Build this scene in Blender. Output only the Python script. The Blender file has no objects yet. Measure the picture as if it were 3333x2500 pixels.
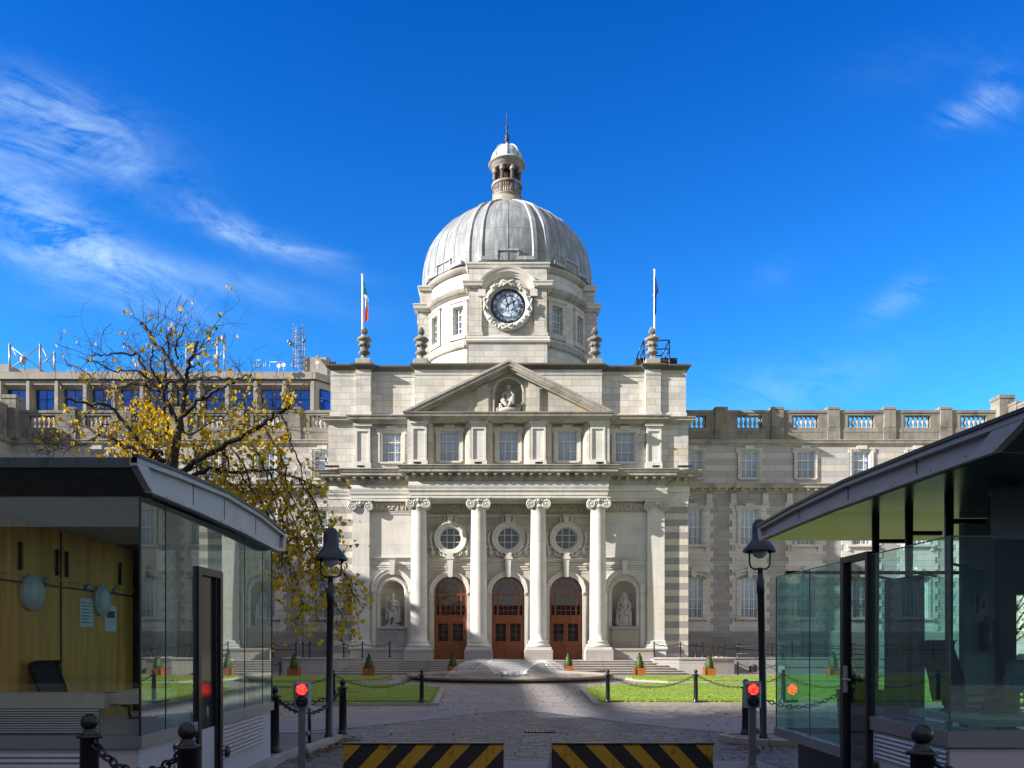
import bpy, math, random
from mathutils import Vector, Matrix
from math import sin, cos, pi, radians, sqrt, atan2
R = random.Random(7)
SC = bpy.context.scene
COL = SC.collection
F, PX, PY, H = 1750.0, 1080.0, 1388.0, 2.1     # lens in reference pixels, vanishing point, eye height
def fx(D, d): return (D-PX)*d/F
def fz(D, d): return H-(D-PY)*d/F
CX = 0.586                                     # axis of the domed building

# ------------------------------------------------------------------ mesh builder
class MB:
    def __init__(s): s.v=[]; s.f=[]; s.m=[]; s.sm=[]; s.mi=0; s.smooth=False
    def face(s, pts, sm=None):
        n=len(s.v); s.v+= [tuple(p) for p in pts]; s.f.append(tuple(range(n,n+len(pts)))); s.m.append(s.mi); s.sm.append(s.smooth if sm is None else sm)
    def add(s, vs, fs, sm=None):
        n=len(s.v); s.v+=[tuple(p) for p in vs]
        for f in fs: s.f.append(tuple(i+n for i in f)); s.m.append(s.mi); s.sm.append(s.smooth if sm is None else sm)
    def box(s,x0,x1,y0,y1,z0,z1):
        v=[(x0,y0,z0),(x1,y0,z0),(x1,y1,z0),(x0,y1,z0),(x0,y0,z1),(x1,y0,z1),(x1,y1,z1),(x0,y1,z1)]
        s.add(v,[(0,3,2,1),(4,5,6,7),(0,1,5,4),(1,2,6,5),(2,3,7,6),(3,0,4,7)],False)
    def bbox(s,x0,x1,y0,y1,z0,z1,b=.02):
        # box whose upright corners and top rim are chamfered
        P=[(x0+b,y0),(x1-b,y0),(x1,y0+b),(x1,y1-b),(x1-b,y1),(x0+b,y1),(x0,y1-b),(x0,y0+b)]
        cx,cy=(x0+x1)/2,(y0+y1)/2
        def ins(p): return (p[0]+(b if p[0]<cx else -b), p[1]+(b if p[1]<cy else -b))
        v=[(x,y,z0) for x,y in P]+[(x,y,z1-b) for x,y in P]+[(*ins(p),z1) for p in P]
        f=[tuple(reversed(range(8))),tuple(range(16,24))]
        for k in (0,8):
            for i in range(8): j=(i+1)%8; f.append((k+i,k+j,k+8+j,k+8+i))
        s.add(v,f,False)
    def prism_y(s,poly,y0,y1):      # poly in (x,z), ccw seen from -y
        n=len(poly); v=[(x,y0,z) for x,z in poly]+[(x,y1,z) for x,z in poly]
        f=[tuple(range(n)),tuple(reversed(range(n,2*n)))]
        for i in range(n): j=(i+1)%n; f.append((i,i+n,j+n,j))
        s.add(v,f,False)
    def prism_x(s,poly,x0,x1):      # poly in (y,z)
        n=len(poly); v=[(x0,y,z) for y,z in poly]+[(x1,y,z) for y,z in poly]
        f=[tuple(reversed(range(n))),tuple(range(n,2*n))]
        for i in range(n): j=(i+1)%n; f.append((i,j,j+n,i+n))
        s.add(v,f,False)
    def prism_z(s,poly,z0,z1):      # poly in (x,y) ccw
        n=len(poly); v=[(x,y,z0) for x,y in poly]+[(x,y,z1) for x,y in poly]
        f=[tuple(reversed(range(n))),tuple(range(n,2*n))]
        for i in range(n): j=(i+1)%n; f.append((i,j,j+n,i+n))
        s.add(v,f,False)
    def lathe(s,prof,c=(0,0,0),seg=24,a0=0,a1=2*pi,sm=True,rf=None):
        full=abs(a1-a0-2*pi)<1e-6; N=seg if full else seg+1; v=[]; f=[]
        for r,z in prof:
            for k in range(N):
                a=a0+(a1-a0)*k/seg; q=r*(rf(a,z) if rf else 1); v.append((c[0]+q*cos(a),c[1]+q*sin(a),c[2]+z))
        for i in range(len(prof)-1):
            for k in range(seg):
                k2=(k+1)%N; f.append((i*N+k,i*N+k2,(i+1)*N+k2,(i+1)*N+k))
        s.add(v,f,sm)
    def disc(s,c,r,seg=24,axis='y',n=1):
        p=[]
        for k in range(seg):
            a=2*pi*k/seg
            p.append((c[0]+r*cos(a),c[1],c[2]+r*sin(a)) if axis=='y' else (c[0]+r*cos(a),c[1]+r*sin(a),c[2]) if axis=='z' else (c[0],c[1]+r*cos(a),c[2]+r*sin(a)))
        s.face(p,False)
    def tube(s,pts,rad,seg=6,cap=True,sm=True):
        pts=[Vector(p) for p in pts]; n=len(pts)
        if not hasattr(rad,'__len__'): rad=[rad]*n
        v=[]; f=[]; prev=None
        for i,p in enumerate(pts):
            t=(pts[min(i+1,n-1)]-pts[max(i-1,0)])
            if t.length<1e-9: t=Vector((0,0,1))
            t.normalize()
            if prev is None:
                u=t.orthogonal().normalized()
            else:
                u=prev-t*prev.dot(t)
                u=u.normalized() if u.length>1e-6 else t.orthogonal().normalized()
            prev=u; w=t.cross(u)
            for k in range(seg):
                a=2*pi*k/seg; v.append(p+(u*cos(a)+w*sin(a))*rad[i])
        for i in range(n-1):
            for k in range(seg):
                k2=(k+1)%seg; f.append((i*seg+k,i*seg+k2,(i+1)*seg+k2,(i+1)*seg+k))
        if cap and seg>2: f.append(tuple(reversed(range(seg)))); f.append(tuple(range((n-1)*seg,n*seg)))
        s.add(v,f,sm)
    def ell(s,c,r,seg=12,rings=8,rot=None):
        v=[];f=[]
        for i in range(rings+1):
            th=pi*i/rings
            for k in range(seg):
                a=2*pi*k/seg; p=Vector((r[0]*sin(th)*cos(a),r[1]*sin(th)*sin(a),r[2]*cos(th)))
                if rot is not None: p=rot@p
                v.append((c[0]+p.x,c[1]+p.y,c[2]+p.z))
        for i in range(rings):
            for k in range(seg):
                k2=(k+1)%seg; f.append((i*seg+k,(i+1)*seg+k,(i+1)*seg+k2,i*seg+k2))
        s.add(v,f,True)
    def ring_y(s,c,r0,r1,y0,y1,seg=32,a0=0,a1=2*pi):   # flat ring facing -y with thickness
        n=seg+1; v=[];f=[]
        for k in range(n):
            a=a0+(a1-a0)*k/seg
            for r,y in((r0,y0),(r1,y0),(r1,y1),(r0,y1)): v.append((c[0]+r*cos(a),y,c[2]+r*sin(a)))
        for k in range(seg):
            for j in range(4): j2=(j+1)%4; f.append((k*4+j,k*4+j2,k*4+4+j2,k*4+4+j))
        f.append((0,1,2,3)); f.append(((n-1)*4+3,(n-1)*4+2,(n-1)*4+1,(n-1)*4))
        s.add(v,f,False)
    def arcsweep(s,c,prof,a0,a1,seg=32,ez=1.0):   # profile of (radius, y) round an axis along y
        v=[];f=[];m=len(prof)
        for k in range(seg+1):
            a=a0+(a1-a0)*k/seg
            for r,y in prof: v.append((c[0]+r*cos(a),c[1]+y,c[2]+r*sin(a)*ez))
        for k in range(seg):
            for j in range(m-1): f.append((k*m+j,k*m+j+1,k*m+m+j+1,k*m+m+j))
        s.add(v,f,False)
    def cornice(s,path,prof,closed=False):
        n=len(path); P=[Vector(p) for p in path]; nor=[]
        seglist=range(n if closed else n-1)
        for i in seglist:
            d=(P[(i+1)%n]-P[i]).normalized(); nor.append(Vector((d.y,-d.x)))
        def off(i,o):
            if closed: a,b=nor[i-1],nor[i]
            else: a=nor[max(i-1,0)]; b=nor[min(i,len(nor)-1)]
            m=a+b
            k=1+a.dot(b)
            if k<1e-3: return P[i]+a*o
            return P[i]+m*(o/k)
        v=[];f=[];L=len(prof)
        for o,z in prof:
            for i in range(n): q=off(i,o); v.append((q.x,q.y,z))
        for j in range(L-1):
            for i in seglist:
                i2=(i+1)%n; f.append((j*n+i,j*n+i2,(j+1)*n+i2,(j+1)*n+i))
        s.add(v,f,False)
        if not closed:
            for i in (0,n-1): s.face([v[j*n+i] for j in range(L)],False)
    def wall(s,x0,x1,z0,z1,y,ops,depth=.3):
        """front face toward -y with openings; op=(x0,x1,z0,z1,rise): rise>0 segment arch, 'o' circle"""
        xs=sorted({x0,x1,*[o[0] for o in ops],*[o[1] for o in ops]}); zs=sorted({z0,z1,*[o[2] for o in ops],*[o[3] for o in ops]})
        xs=[x for x in xs if x0-1e-6<=x<=x1+1e-6]; zs=[z for z in zs if z0-1e-6<=z<=z1+1e-6]
        for a,b in zip(xs,xs[1:]):
            for c,d in zip(zs,zs[1:]):
                mx,mz=(a+b)/2,(c+d)/2
                if any(o[0]<mx<o[1] and o[2]<mz<o[3] for o in ops): continue
                s.face([(a,y,c),(b,y,c),(b,y,d),(a,y,d)],False)
        for o in ops:
            a,b,c,d,r=o; Y=y+depth
            if r=='o':
                cx,cz,q=(a+b)/2,(c+d)/2,(b-a)/2; N=32
                pts=[(cx+q*cos(2*pi*k/N+pi/4),cz+q*sin(2*pi*k/N+pi/4)) for k in range(N+1)]
                cor=[(a,d),(a,c),(b,c),(b,d)]
                for k in range(N):
                    p,p2=pts[k],pts[k+1]
                    s.face([(p[0],y,p[1]),(p[0],Y,p[1]),(p2[0],Y,p2[1]),(p2[0],y,p2[1])],True)
                sidecor=[((b,d),(a,d)),((a,d),(a,c)),((a,c),(b,c)),((b,c),(b,d))]
                for q4 in range(4):
                    seg=pts[q4*8:q4*8+9]; (ca,cb)=sidecor[q4]
                    poly=[ca]+[p for p in seg]+[cb]; h=len(seg)//2
                    for k in range(8):
                        s.face([(seg[k][0],y,seg[k][1]),(seg[k+1][0],y,seg[k+1][1]),((ca if k<4 else cb)[0],y,(ca if k<4 else cb)[1])],False)
                    mdl=seg[4]; s.face([(mdl[0],y,mdl[1]),(cb[0],y,cb[1]),(ca[0],y,ca[1])],False)
                continue
            s.face([(a,y,c),(a,Y,c),(a,Y,d-(r or 0)),(a,y,d-(r or 0))],False)
            s.face([(b,y,c),(b,y,d-(r or 0)),(b,Y,d-(r or 0)),(b,Y,c)],False)
            s.face([(a,y,c),(b,y,c),(b,Y,c),(a,Y,c)],False)
            if not r: s.face([(a,y,d),(a,Y,d),(b,Y,d),(b,y,d)],False)
            else:
                pts=arc(a,b,d,r,16)
                for k in range(16):
                    p,p2=pts[k],pts[k+1]
                    s.face([(p[0],y,p[1]),(p[0],Y,p[1]),(p2[0],Y,p2[1]),(p2[0],y,p2[1])],True)
                    s.face([(p[0],y,p[1]),(p2[0],y,p2[1]),((a if k<8 else b),y,d)],False)
                s.face([(pts[8][0],y,pts[8][1]),(b,y,d),(a,y,d)],False)
    def xf(s,fn): s.v=[tuple(fn(*p)) for p in s.v]; return s
    def build(s,name,mats,parent=None,loc=None,rotz=0,origin=None):
        me=bpy.data.meshes.new(name)
        ox,oy,oz=(0,0,0)
        if origin is not None: ox,oy,oz=origin
        elif parent is not None and loc is None: ox,oy,oz=wloc(parent)
        me.from_pydata([(x-ox,y-oy,z-oz) for x,y,z in s.v],[],s.f)
        if not isinstance(mats,(list,tuple)): mats=[mats]
        for m in mats: me.materials.append(m)
        me.polygons.foreach_set('material_index',s.m); me.polygons.foreach_set('use_smooth',s.sm); me.update()
        o=bpy.data.objects.new(name,me); COL.objects.link(o)
        if parent is not None: o.parent=parent
        if loc is not None: o.location=loc
        elif origin is not None and parent is None: o.location=origin
        o.rotation_euler.z=rotz
        return o
def wloc(o):
    p=Vector((0,0,0))
    while o is not None: p+=o.location; o=o.parent
    return p
def arc(a,b,top,rise,n):
    w=(b-a)/2; Rr=(w*w+rise*rise)/(2*rise); cz=top-Rr; t=math.asin(min(1,w/Rr))
    if rise>w: t=pi-t
    cx=(a+b)/2
    return [(cx+Rr*sin(-t+2*t*k/n),cz+Rr*cos(-t+2*t*k/n)) for k in range(n+1)]
def tag(o,label=None,cat=None,group=None,kind=None):
    if label: o['label']=label
    if cat: o['category']=cat
    if group: o['group']=group
    if kind: o['kind']=kind
    return o
def thing(name,loc,label,cat,group=None,kind=None):
    o=bpy.data.objects.new(name,None); COL.objects.link(o); o.location=loc; o.empty_display_size=.3
    return tag(o,label,cat,group,kind)
def copy_tree(o,parent=None):
    c=o.copy(); COL.objects.link(c); c.parent=parent
    for ch in list(o.children): copy_tree(ch,c)
    return c
def remesh(o,vox,smooth=2):
    m=o.modifiers.new('r','REMESH'); m.mode='VOXEL'; m.voxel_size=vox; m.use_smooth_shade=True
    if smooth: q=o.modifiers.new('s','SMOOTH'); q.iterations=smooth; q.factor=.5
    dg=bpy.context.evaluated_depsgraph_get(); me=bpy.data.meshes.new_from_object(o.evaluated_get(dg)); o.modifiers.clear()
    old=o.data; o.data=me; me.name=old.name; bpy.data.meshes.remove(old); return o
def text_mb(txt,size,ext=.01):
    cu=bpy.data.curves.new('t','FONT'); cu.body=txt; cu.size=size; cu.align_x='CENTER'; cu.align_y='CENTER'; cu.extrude=ext; cu.resolution_u=2
    o=bpy.data.objects.new('t',cu); COL.objects.link(o); dg=bpy.context.evaluated_depsgraph_get(); dg.update()
    me=bpy.data.meshes.new_from_object(o.evaluated_get(dg)); mb=MB()
    mb.add([v.co[:] for v in me.vertices],[tuple(p.vertices) for p in me.polygons],False)
    bpy.data.objects.remove(o); bpy.data.curves.remove(cu); bpy.data.meshes.remove(me); return mb   # text in xy plane

# ------------------------------------------------------------------ materials
class G:
    def __init__(s,name):
        s.m=bpy.data.materials.new(name); s.m.use_nodes=True; s.nt=s.m.node_tree; s.b=s.nt.nodes['Principled BSDF']; s.out=s.nt.nodes['Material Output']
    def n(s,t,ins=None,**pr):
        q=s.nt.nodes.new(t)
        for k,v in pr.items(): setattr(q,k,v)
        for k,v in (ins or {}).items(): s.set(q,k,v)
        return q
    def set(s,q,k,v):
        i=q.inputs[k]
        if isinstance(v,bpy.types.NodeSocket): s.nt.links.new(v,i)
        elif isinstance(v,bpy.types.Node): s.nt.links.new(v.outputs[0],i)
        else:
            try: i.default_value=v
            except Exception: i.default_value=(*v,1)
    def P(s,**k):
        for a,b in k.items(): s.set(s.b,a.replace('_',' '),b)
        return s.m
    def mth(s,op,a,b=0,c=0): return s.n('ShaderNodeMath',{0:a,1:b,2:c},operation=op).outputs[0]
    def mix(s,f,a,b,bt='MIX'):
        q=s.n('ShaderNodeMix',data_type='RGBA',blend_type=bt); s.set(q,0,f); s.set(q,6,a); s.set(q,7,b); return q.outputs[2]
    def ramp(s,f,p0,p1,c0=(0,0,0,1),c1=(1,1,1,1)):
        q=s.n('ShaderNodeValToRGB',{0:f}); e=q.color_ramp.elements; e[0].position=p0; e[1].position=p1; e[0].color=c0; e[1].color=c1; return q.outputs[0]
    def noise(s,vec,scale,detail=4,rough=.55):
        return s.n('ShaderNodeTexNoise',{'Vector':vec,'Scale':scale,'Detail':detail,'Roughness':rough}).outputs[0]
    def pos(s):
        g=s.n('ShaderNodeNewGeometry'); sp=s.n('ShaderNodeSeparateXYZ',{0:g.outputs['Position']}); return g.outputs['Position'],sp.outputs[0],sp.outputs[1],sp.outputs[2]
    def comb(s,x,y,z): return s.n('ShaderNodeCombineXYZ',{0:x,1:y,2:z}).outputs[0]
    def bump(s,h,st=.4,d=.02):
        return s.n('ShaderNodeBump',{'Strength':st,'Distance':d,'Height':h}).outputs[0]
def c4(c): return (*c,1) if len(c)==3 else c
def mul(c,k): return tuple(x*k for x in c[:3])
def stone(name,c1,c2,bw=1.15,bh=.45,mort=.006,stain=.35,drum=None,band=None,rough=.85,dark=(.10,.095,.085),zoff=0.0,joints=.5,streak=.3,pbump=.35,tinty=.9):
    g=G(name); p,x,y,z=g.pos()
    if drum:
        u=g.mth('MULTIPLY',g.mth('ARCTAN2',g.mth('SUBTRACT',x,drum[0]),g.mth('SUBTRACT',drum[1],y)),drum[2])
    else: u=g.mth('ADD',x,y)
    uv=g.comb(u,g.mth('ADD',z,zoff),0)
    br=g.n('ShaderNodeTexBrick',{'Vector':uv,'Color1':c4(c1),'Color2':c4(c2),'Mortar':c4(mul(c1,.55)),'Scale':1.0,'Mortar Size':mort,'Mortar Smooth':.3,'Bias':-.2,'Brick Width':bw,'Row Height':bh},offset=.5)
    col=br.outputs[0]
    if bw<20:   # every block its own tone, some warmer, some greyer
        row=g.mth('FLOOR',g.mth('DIVIDE',g.mth('ADD',z,zoff),bh)); cu=g.mth('FLOOR',g.mth('ADD',g.mth('DIVIDE',u,bw),g.mth('MULTIPLY',g.mth('ABSOLUTE',g.mth('MODULO',row,2.0)),.5)))
        wn_=g.n('ShaderNodeTexWhiteNoise',{'Vector':g.comb(cu,row,1.5)},noise_dimensions='3D')
        tint=g.n('ShaderNodeValToRGB',{0:wn_.outputs['Value']}); e=tint.color_ramp.elements; e[0].position=0; e[0].color=(.80,.80,.84,1); e[1].position=1; e[1].color=(1.06,1.06,1.06,1)
        for ps,cc in ((.2,(.90,.90,.92,1)),(.5,(1,1,1,1)),(.84,(1.03,1.02,1.0,1)),(.93,(.98,.88,.70,1))): q=e.new(ps); q.color=cc
        col=g.mix(tinty,col,tint.outputs[0],'MULTIPLY')
    if band:
        z0,h,ca,cb=band
        b=g.mth('GREATER_THAN',g.mth('MODULO',g.mth('DIVIDE',g.mth('SUBTRACT',z,z0),h),2.0),1.0)
        br2=g.n('ShaderNodeTexBrick',{'Vector':uv,'Color1':c4(ca),'Color2':c4(cb),'Mortar':c4(mul(ca,.6)),'Scale':1.0,'Mortar Size':mort,'Mortar Smooth':.3,'Bias':0.0,'Brick Width':bw,'Row Height':bh},offset=.5)
        col=g.mix(b,col,br2.outputs[0])
    n1=g.noise(p,.9,6,.6)
    st=g.mth('MULTIPLY',g.ramp(n1,.48,.78),stain)
    col=g.mix(st,col,c4(dark))
    n2=g.noise(g.comb(g.mth('MULTIPLY',u,2.2),g.mth('MULTIPLY',z,.22),0),1.6,5,.65)
    col=g.mix(g.mth('MULTIPLY',g.ramp(n2,.5,.8),streak),col,c4(mul(dark,1.6)))
    n3=g.noise(p,11,4,.6)
    col=g.mix(.22,col,g.mix(n3,(.25,.24,.22,1),(1.3,1.28,1.2,1)),'MULTIPLY') if False else g.mix(g.mth('MULTIPLY',g.ramp(n3,.35,.75),.18),col,c4(mul(c1,.72)))
    hgt=g.mth('ADD',g.mth('MULTIPLY',br.outputs[1],-joints),g.mth('MULTIPLY',g.noise(p,26,4,.7),.5))
    g.P(Base_Color=col,Roughness=rough,Normal=g.bump(hgt,pbump,.015))
    return g.m
def plain(name,col,rough=.6,metal=0,var=.12,scale=6,bump=0,**kw):
    g=G(name); p,x,y,z=g.pos(); n=g.noise(p,scale,4,.6)
    c=g.mix(g.ramp(n,.3,.75),c4(mul(col,1-var)),c4(mul(col,1+var)))
    g.P(Base_Color=c,Roughness=rough,Metallic=metal,**kw)
    if bump: g.P(Normal=g.bump(g.noise(p,scale*5,3,.6),bump,.01))
    return g.m
M={}
PORT=(.60,.55,.45); PORT2=(.50,.465,.40)
M['ashlar']=stone('limestone_ashlar',(.64,.62,.57),(.51,.49,.44),1.3,.45,mort=.018,stain=.36,streak=.34)
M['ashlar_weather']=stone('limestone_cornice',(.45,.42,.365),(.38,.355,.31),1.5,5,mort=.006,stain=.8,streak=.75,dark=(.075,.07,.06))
M['smooth']=stone('limestone_smooth',(.665,.65,.60),(.625,.605,.56),3.1,1.5,tinty=.45,mort=.008,stain=.24,streak=.28,joints=.25)
M['carved']=stone('carved_limestone',(.61,.59,.54),(.58,.56,.515),60,60,mort=0,stain=.3,streak=.2,joints=0)
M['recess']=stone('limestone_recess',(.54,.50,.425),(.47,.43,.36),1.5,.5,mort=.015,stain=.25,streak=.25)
M['banded']=stone('banded_ashlar',(.62,.575,.49),(.53,.50,.44),1.4,.448,mort=.012,stain=.15,band=(.9,.448,(.27,.265,.26),(.32,.31,.305)),tinty=.45,streak=.15,zoff=-.9+.448*3)
M['wingband']=stone('wing_banded_ashlar',(.56,.545,.53),(.49,.475,.46),1.5,.46,mort=.015,stain=.12,band=(14.1,.46,(.395,.385,.375),(.43,.42,.41)),streak=.15,zoff=-14.1+.46*40)
M['rubble']=stone('grey_granite_ashlar',(.37,.36,.36),(.30,.295,.30),1.2,.46,mort=.015,stain=.2,streak=.15)
M['wingpale']=stone('wing_pale_ashlar',(.61,.59,.565),(.54,.525,.505),1.3,.46,mort=.012,stain=.15,streak=.15)
M['plinthgrey']=stone('plinth_granite',(.30,.29,.29),(.25,.245,.245),1.6,.5,mort=.014,stain=.2,streak=.2)
M['granite']=stone('silver_granite',(.40,.38,.36),(.34,.325,.31),3,.7,stain=.15,streak=.1,pbump=.5)
M['balus']=stone('weathered_balustrade_stone',(.29,.27,.23),(.235,.22,.19),2.2,2,mort=.004,stain=.9,streak=.9,dark=(.05,.048,.042))
M['coping']=stone('dark_coping_stone',(.12,.115,.10),(.10,.095,.085),2.2,9,mort=.004,stain=.6,streak=.4,dark=(.04,.04,.036))
M['drum']=stone('drum_ashlar',(.65,.635,.585),(.55,.53,.485),1.3,.45,mort=.016,stain=.25,streak=.28,drum=(CX,67.5,6.8))
M['concrete']=stone('modern_concrete',(.40,.365,.32),(.37,.34,.30),2.63,3,mort=.004,stain=.45,streak=.45)
def lead(name,c):
    g=G(name); p,x,y,z=g.pos()
    an=g.mth('ARCTAN2',g.mth('SUBTRACT',x,CX),g.mth('SUBTRACT',67.5,y))
    n=g.noise(g.comb(g.mth('MULTIPLY',an,16),g.mth('MULTIPLY',z,.35),0),1.5,6,.65)
    n2=g.noise(p,1.2,6,.65)
    c_=g.mix(g.ramp(n,.42,.72),c4(mul(c,.92)),c4(mul(c,1.9)))
    c_=g.mix(g.mth('MULTIPLY',g.ramp(n2,.4,.8),.5),c_,c4(mul(c,.55)))
    zz=g.mth('FRACT',g.mth('DIVIDE',z,1.75)); ln=g.mth('LESS_THAN',zz,.025)
    c_=g.mix(g.mth('MULTIPLY',ln,.6),c_,c4(mul(c,.4)))
    g.P(Base_Color=c_,Roughness=.62,Metallic=.0,Normal=g.bump(g.mth('ADD',n2,g.mth('MULTIPLY',n,.5)),.3,.03)); return g.m
M['lead']=lead('dome_lead',(.22,.235,.25)); M['leadrib']=lead('dome_lead_rib',(.30,.315,.335)); M['leadtop']=lead('cupola_lead',(.42,.46,.50))
M['copper']=plain('dark_iron_finial',(.05,.045,.04),.5,.3)
M['lantern']=stone('rusty_lantern_stone',(.40,.365,.315),(.32,.285,.24),.7,.4,stain=.85,streak=.7,dark=(.08,.045,.028))
M['lanternd']=plain('brown_lantern_columns',(.13,.085,.065),.8,0,.4,5)
M['white']=plain('white_window_paint',(.78,.76,.70),.5,0,.05)
M['cream']=plain('cream_window_paint',(.70,.66,.55),.5,0,.06)
M['dark']=plain('dark_interior',(.02,.02,.022),.9)
M['iron']=plain('black_painted_iron',(.012,.013,.016),.32,0,.3,9,bump=.15)
M['steelgrey']=plain('grey_galvanised_steel',(.33,.34,.36),.45,.5,.1)
def curtain(name,c):
    g=G(name); p,x,y,z=g.pos(); n=g.noise(g.comb(g.mth('MULTIPLY',x,26),0,g.mth('MULTIPLY',z,.5)),1,2)
    g.P(Base_Color=g.mix(n,c4(mul(c,.78)),c4(mul(c,1.0))),Roughness=.9); return g.m
M['curtain']=curtain('net_curtain',(.80,.90,1.0))
def glass(name,tint,f0,rough=0.0,gl=(1,1,1),sky_sheen=0.0):
    # thin sheet: mirror share from Schlick's law with |cos| so that either side of the sheet reads the same
    g=G(name); g.nt.nodes.remove(g.b)
    ge=g.n('ShaderNodeNewGeometry'); dt=g.n('ShaderNodeVectorMath',{0:ge.outputs['Normal'],1:ge.outputs['Incoming']},operation='DOT_PRODUCT').outputs['Value']
    k=g.mth('POWER',g.mth('SUBTRACT',1.0,g.mth('MINIMUM',g.mth('ABSOLUTE',dt),1.0)),4.0); fr=g.mth('ADD',f0,g.mth('MULTIPLY',k,1-f0))
    tr=g.n('ShaderNodeBsdfTransparent',{'Color':c4(tint)}); go=g.n('ShaderNodeBsdfGlossy',{'Roughness':rough,'Color':c4(gl)})
    mx=g.n('ShaderNodeMixShader',{0:fr,1:tr.outputs[0],2:go.outputs[0]})
    if sky_sheen:  # patchy pale film stands in for sky brightness scattered and mirrored by the glass
        n=g.noise(ge.outputs['Position'],2.3,5,.6); df=g.n('ShaderNodeBsdfDiffuse',{'Color':c4(mul(gl,.75))}); mx=g.n('ShaderNodeMixShader',{0:g.mth('MULTIPLY',g.ramp(n,.3,.8,(.5,.5,.5,1)),sky_sheen),1:mx.outputs[0],2:df.outputs[0]})
    g.nt.links.new(mx.outputs[0],g.out.inputs[0]); return g.m
M['pane']=glass('window_glass',(.92,.95,1.0),.045)
M['panedark']=glass('door_glass',(.35,.38,.42),.08)
M['hutglassr']=glass('teal_booth_glass',(.56,.88,.85),.20,0,(.78,1,.97),.07)
M['hutglass']=glass('green_tinted_glass',(.70,.90,.86),.26,0,(.9,1,.98),.06)
M['hutglassf']=glass('booth_front_glass',(.93,.97,.92),.05)
M['mirror']=plain('blue_mirror_glazing',(.045,.14,.46),.06,.95,.03)
def wood(name,c,s=1.0):
    g=G(name); p,x,y,z=g.pos()
    n=g.noise(g.comb(g.mth('MULTIPLY',g.mth('ADD',x,y),9),0,g.mth('MULTIPLY',z,.7)),s,5,.6)
    g.P(Base_Color=g.mix(g.ramp(n,.3,.72),c4(mul(c,.62)),c4(mul(c,1.25))),Roughness=.38,Normal=g.bump(n,.1,.01)); return g.m
M['doorwood']=wood('varnished_door_wood',(.25,.07,.018)); M['planter']=wood('planter_wood',(.33,.115,.03)); M['panel']=wood('oak_veneer_panel',(.78,.36,.05),.7)
M['brass']=plain('brass',(.7,.5,.2),.25,.9)
M['bark']=plain('dark_bark',(.045,.036,.028),.9,0,.35,14,bump=.6)
M['twig']=plain('twig_bark',(.05,.038,.03),.9,0,.3,14)

M['panelstone']=stone('inscription_ground',(.40,.35,.28),(.38,.33,.265),60,60,mort=0,stain=.3,streak=.2,joints=0)
M['statuestone']=stone('statue_stone',(.42,.40,.365),(.40,.38,.35),60,60,mort=0,stain=.75,streak=.6,dark=(.10,.097,.09),joints=0)
# ------------------------------------------------------------------ camera, light, sky
cam=bpy.data.cameras.new('camera'); co=bpy.data.objects.new('camera',cam); COL.objects.link(co); SC.camera=co
co.location=(0,0,H); co.rotation_euler=(radians(90),0,0); cam.sensor_width=36; cam.lens=36*F/2212
cam.shift_x=(1106-PX)/2212; cam.shift_y=(PY-829.5)/2212; cam.clip_start=.1; cam.clip_end=3000
SUNV=Vector((1,.33,-.48)).normalized()
sl=bpy.data.lights.new('sun','SUN'); sl.energy=5.0; sl.angle=radians(.53); sl.color=(1,.938,.855)
so=bpy.data.objects.new('sun',sl); COL.objects.link(so); so.location=(-60,-20,60); so.rotation_euler=SUNV.to_track_quat('-Z','Y').to_euler()
SUNEL=math.asin(-SUNV.z); SUNROT=atan2(-SUNV.x,-SUNV.y)
W=bpy.data.worlds.new('World'); SC.world=W; W.use_nodes=True; nt=W.node_tree; nt.nodes.clear()
def wn(t,ins=None,**pr):
    q=nt.nodes.new(t)
    for k,v in pr.items(): setattr(q,k,v)
    for k,v in (ins or {}).items():
        if isinstance(v,bpy.types.NodeSocket): nt.links.new(v,q.inputs[k])
        else: q.inputs[k].default_value=v
    return q
def wm(op,a,b=0.0,c=0.0): return wn('ShaderNodeMath',{0:a,1:b,2:c},operation=op).outputs[0]
sky=wn('ShaderNodeTexSky',sky_type='NISHITA'); sky.sun_disc=False; sky.sun_elevation=SUNEL; sky.sun_rotation=SUNROT; sky.altitude=0; sky.air_density=1.0; sky.dust_density=.25; sky.ozone_density=3.0
hs0=wn('ShaderNodeHueSaturation',{'Hue':.5,'Saturation':1.25,'Value':1.0,'Color':sky.outputs[0]})
hs=wn('ShaderNodeMix',data_type='RGBA',blend_type='MULTIPLY'); hs.inputs[0].default_value=1; nt.links.new(hs0.outputs[0],hs.inputs[6]); 
tc=wn('ShaderNodeTexCoord'); sp=wn('ShaderNodeSeparateXYZ',{0:tc.outputs['Generated']})
X,Y,Z=sp.outputs
yy=wm('MAXIMUM',Y,.05)
U=wm('DIVIDE',X,yy); V=wm('DIVIDE',Z,yy)     # direction on the sky as slopes
ang=radians(24)
a_=wm('ADD',wm('MULTIPLY',U,cos(ang)),wm('MULTIPLY',V,-sin(ang))); b_=wm('ADD',wm('MULTIPLY',U,sin(ang)),wm('MULTIPLY',V,cos(ang)))
def wno(vec,s,d=7,r=.6,dist=0.0): return wn('ShaderNodeTexNoise',{'Vector':vec,'Scale':s,'Detail':d,'Roughness':r,'Distortion':dist}).outputs[0]
vA=wn('ShaderNodeCombineXYZ',{0:wm('MULTIPLY',U,2.0),1:wm('MULTIPLY',wm('ADD',V,wm('MULTIPLY',U,.30)),6.5),2:.3}).outputs[0]
nA=wno(vA,2.6,10,.66,1.1)
vB=wn('ShaderNodeCombineXYZ',{0:wm('MULTIPLY',U,1.0),1:wm('MULTIPLY',V,1.6),2:1.7}).outputs[0]
nB=wno(vB,11,10,.7,1.2)
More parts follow.
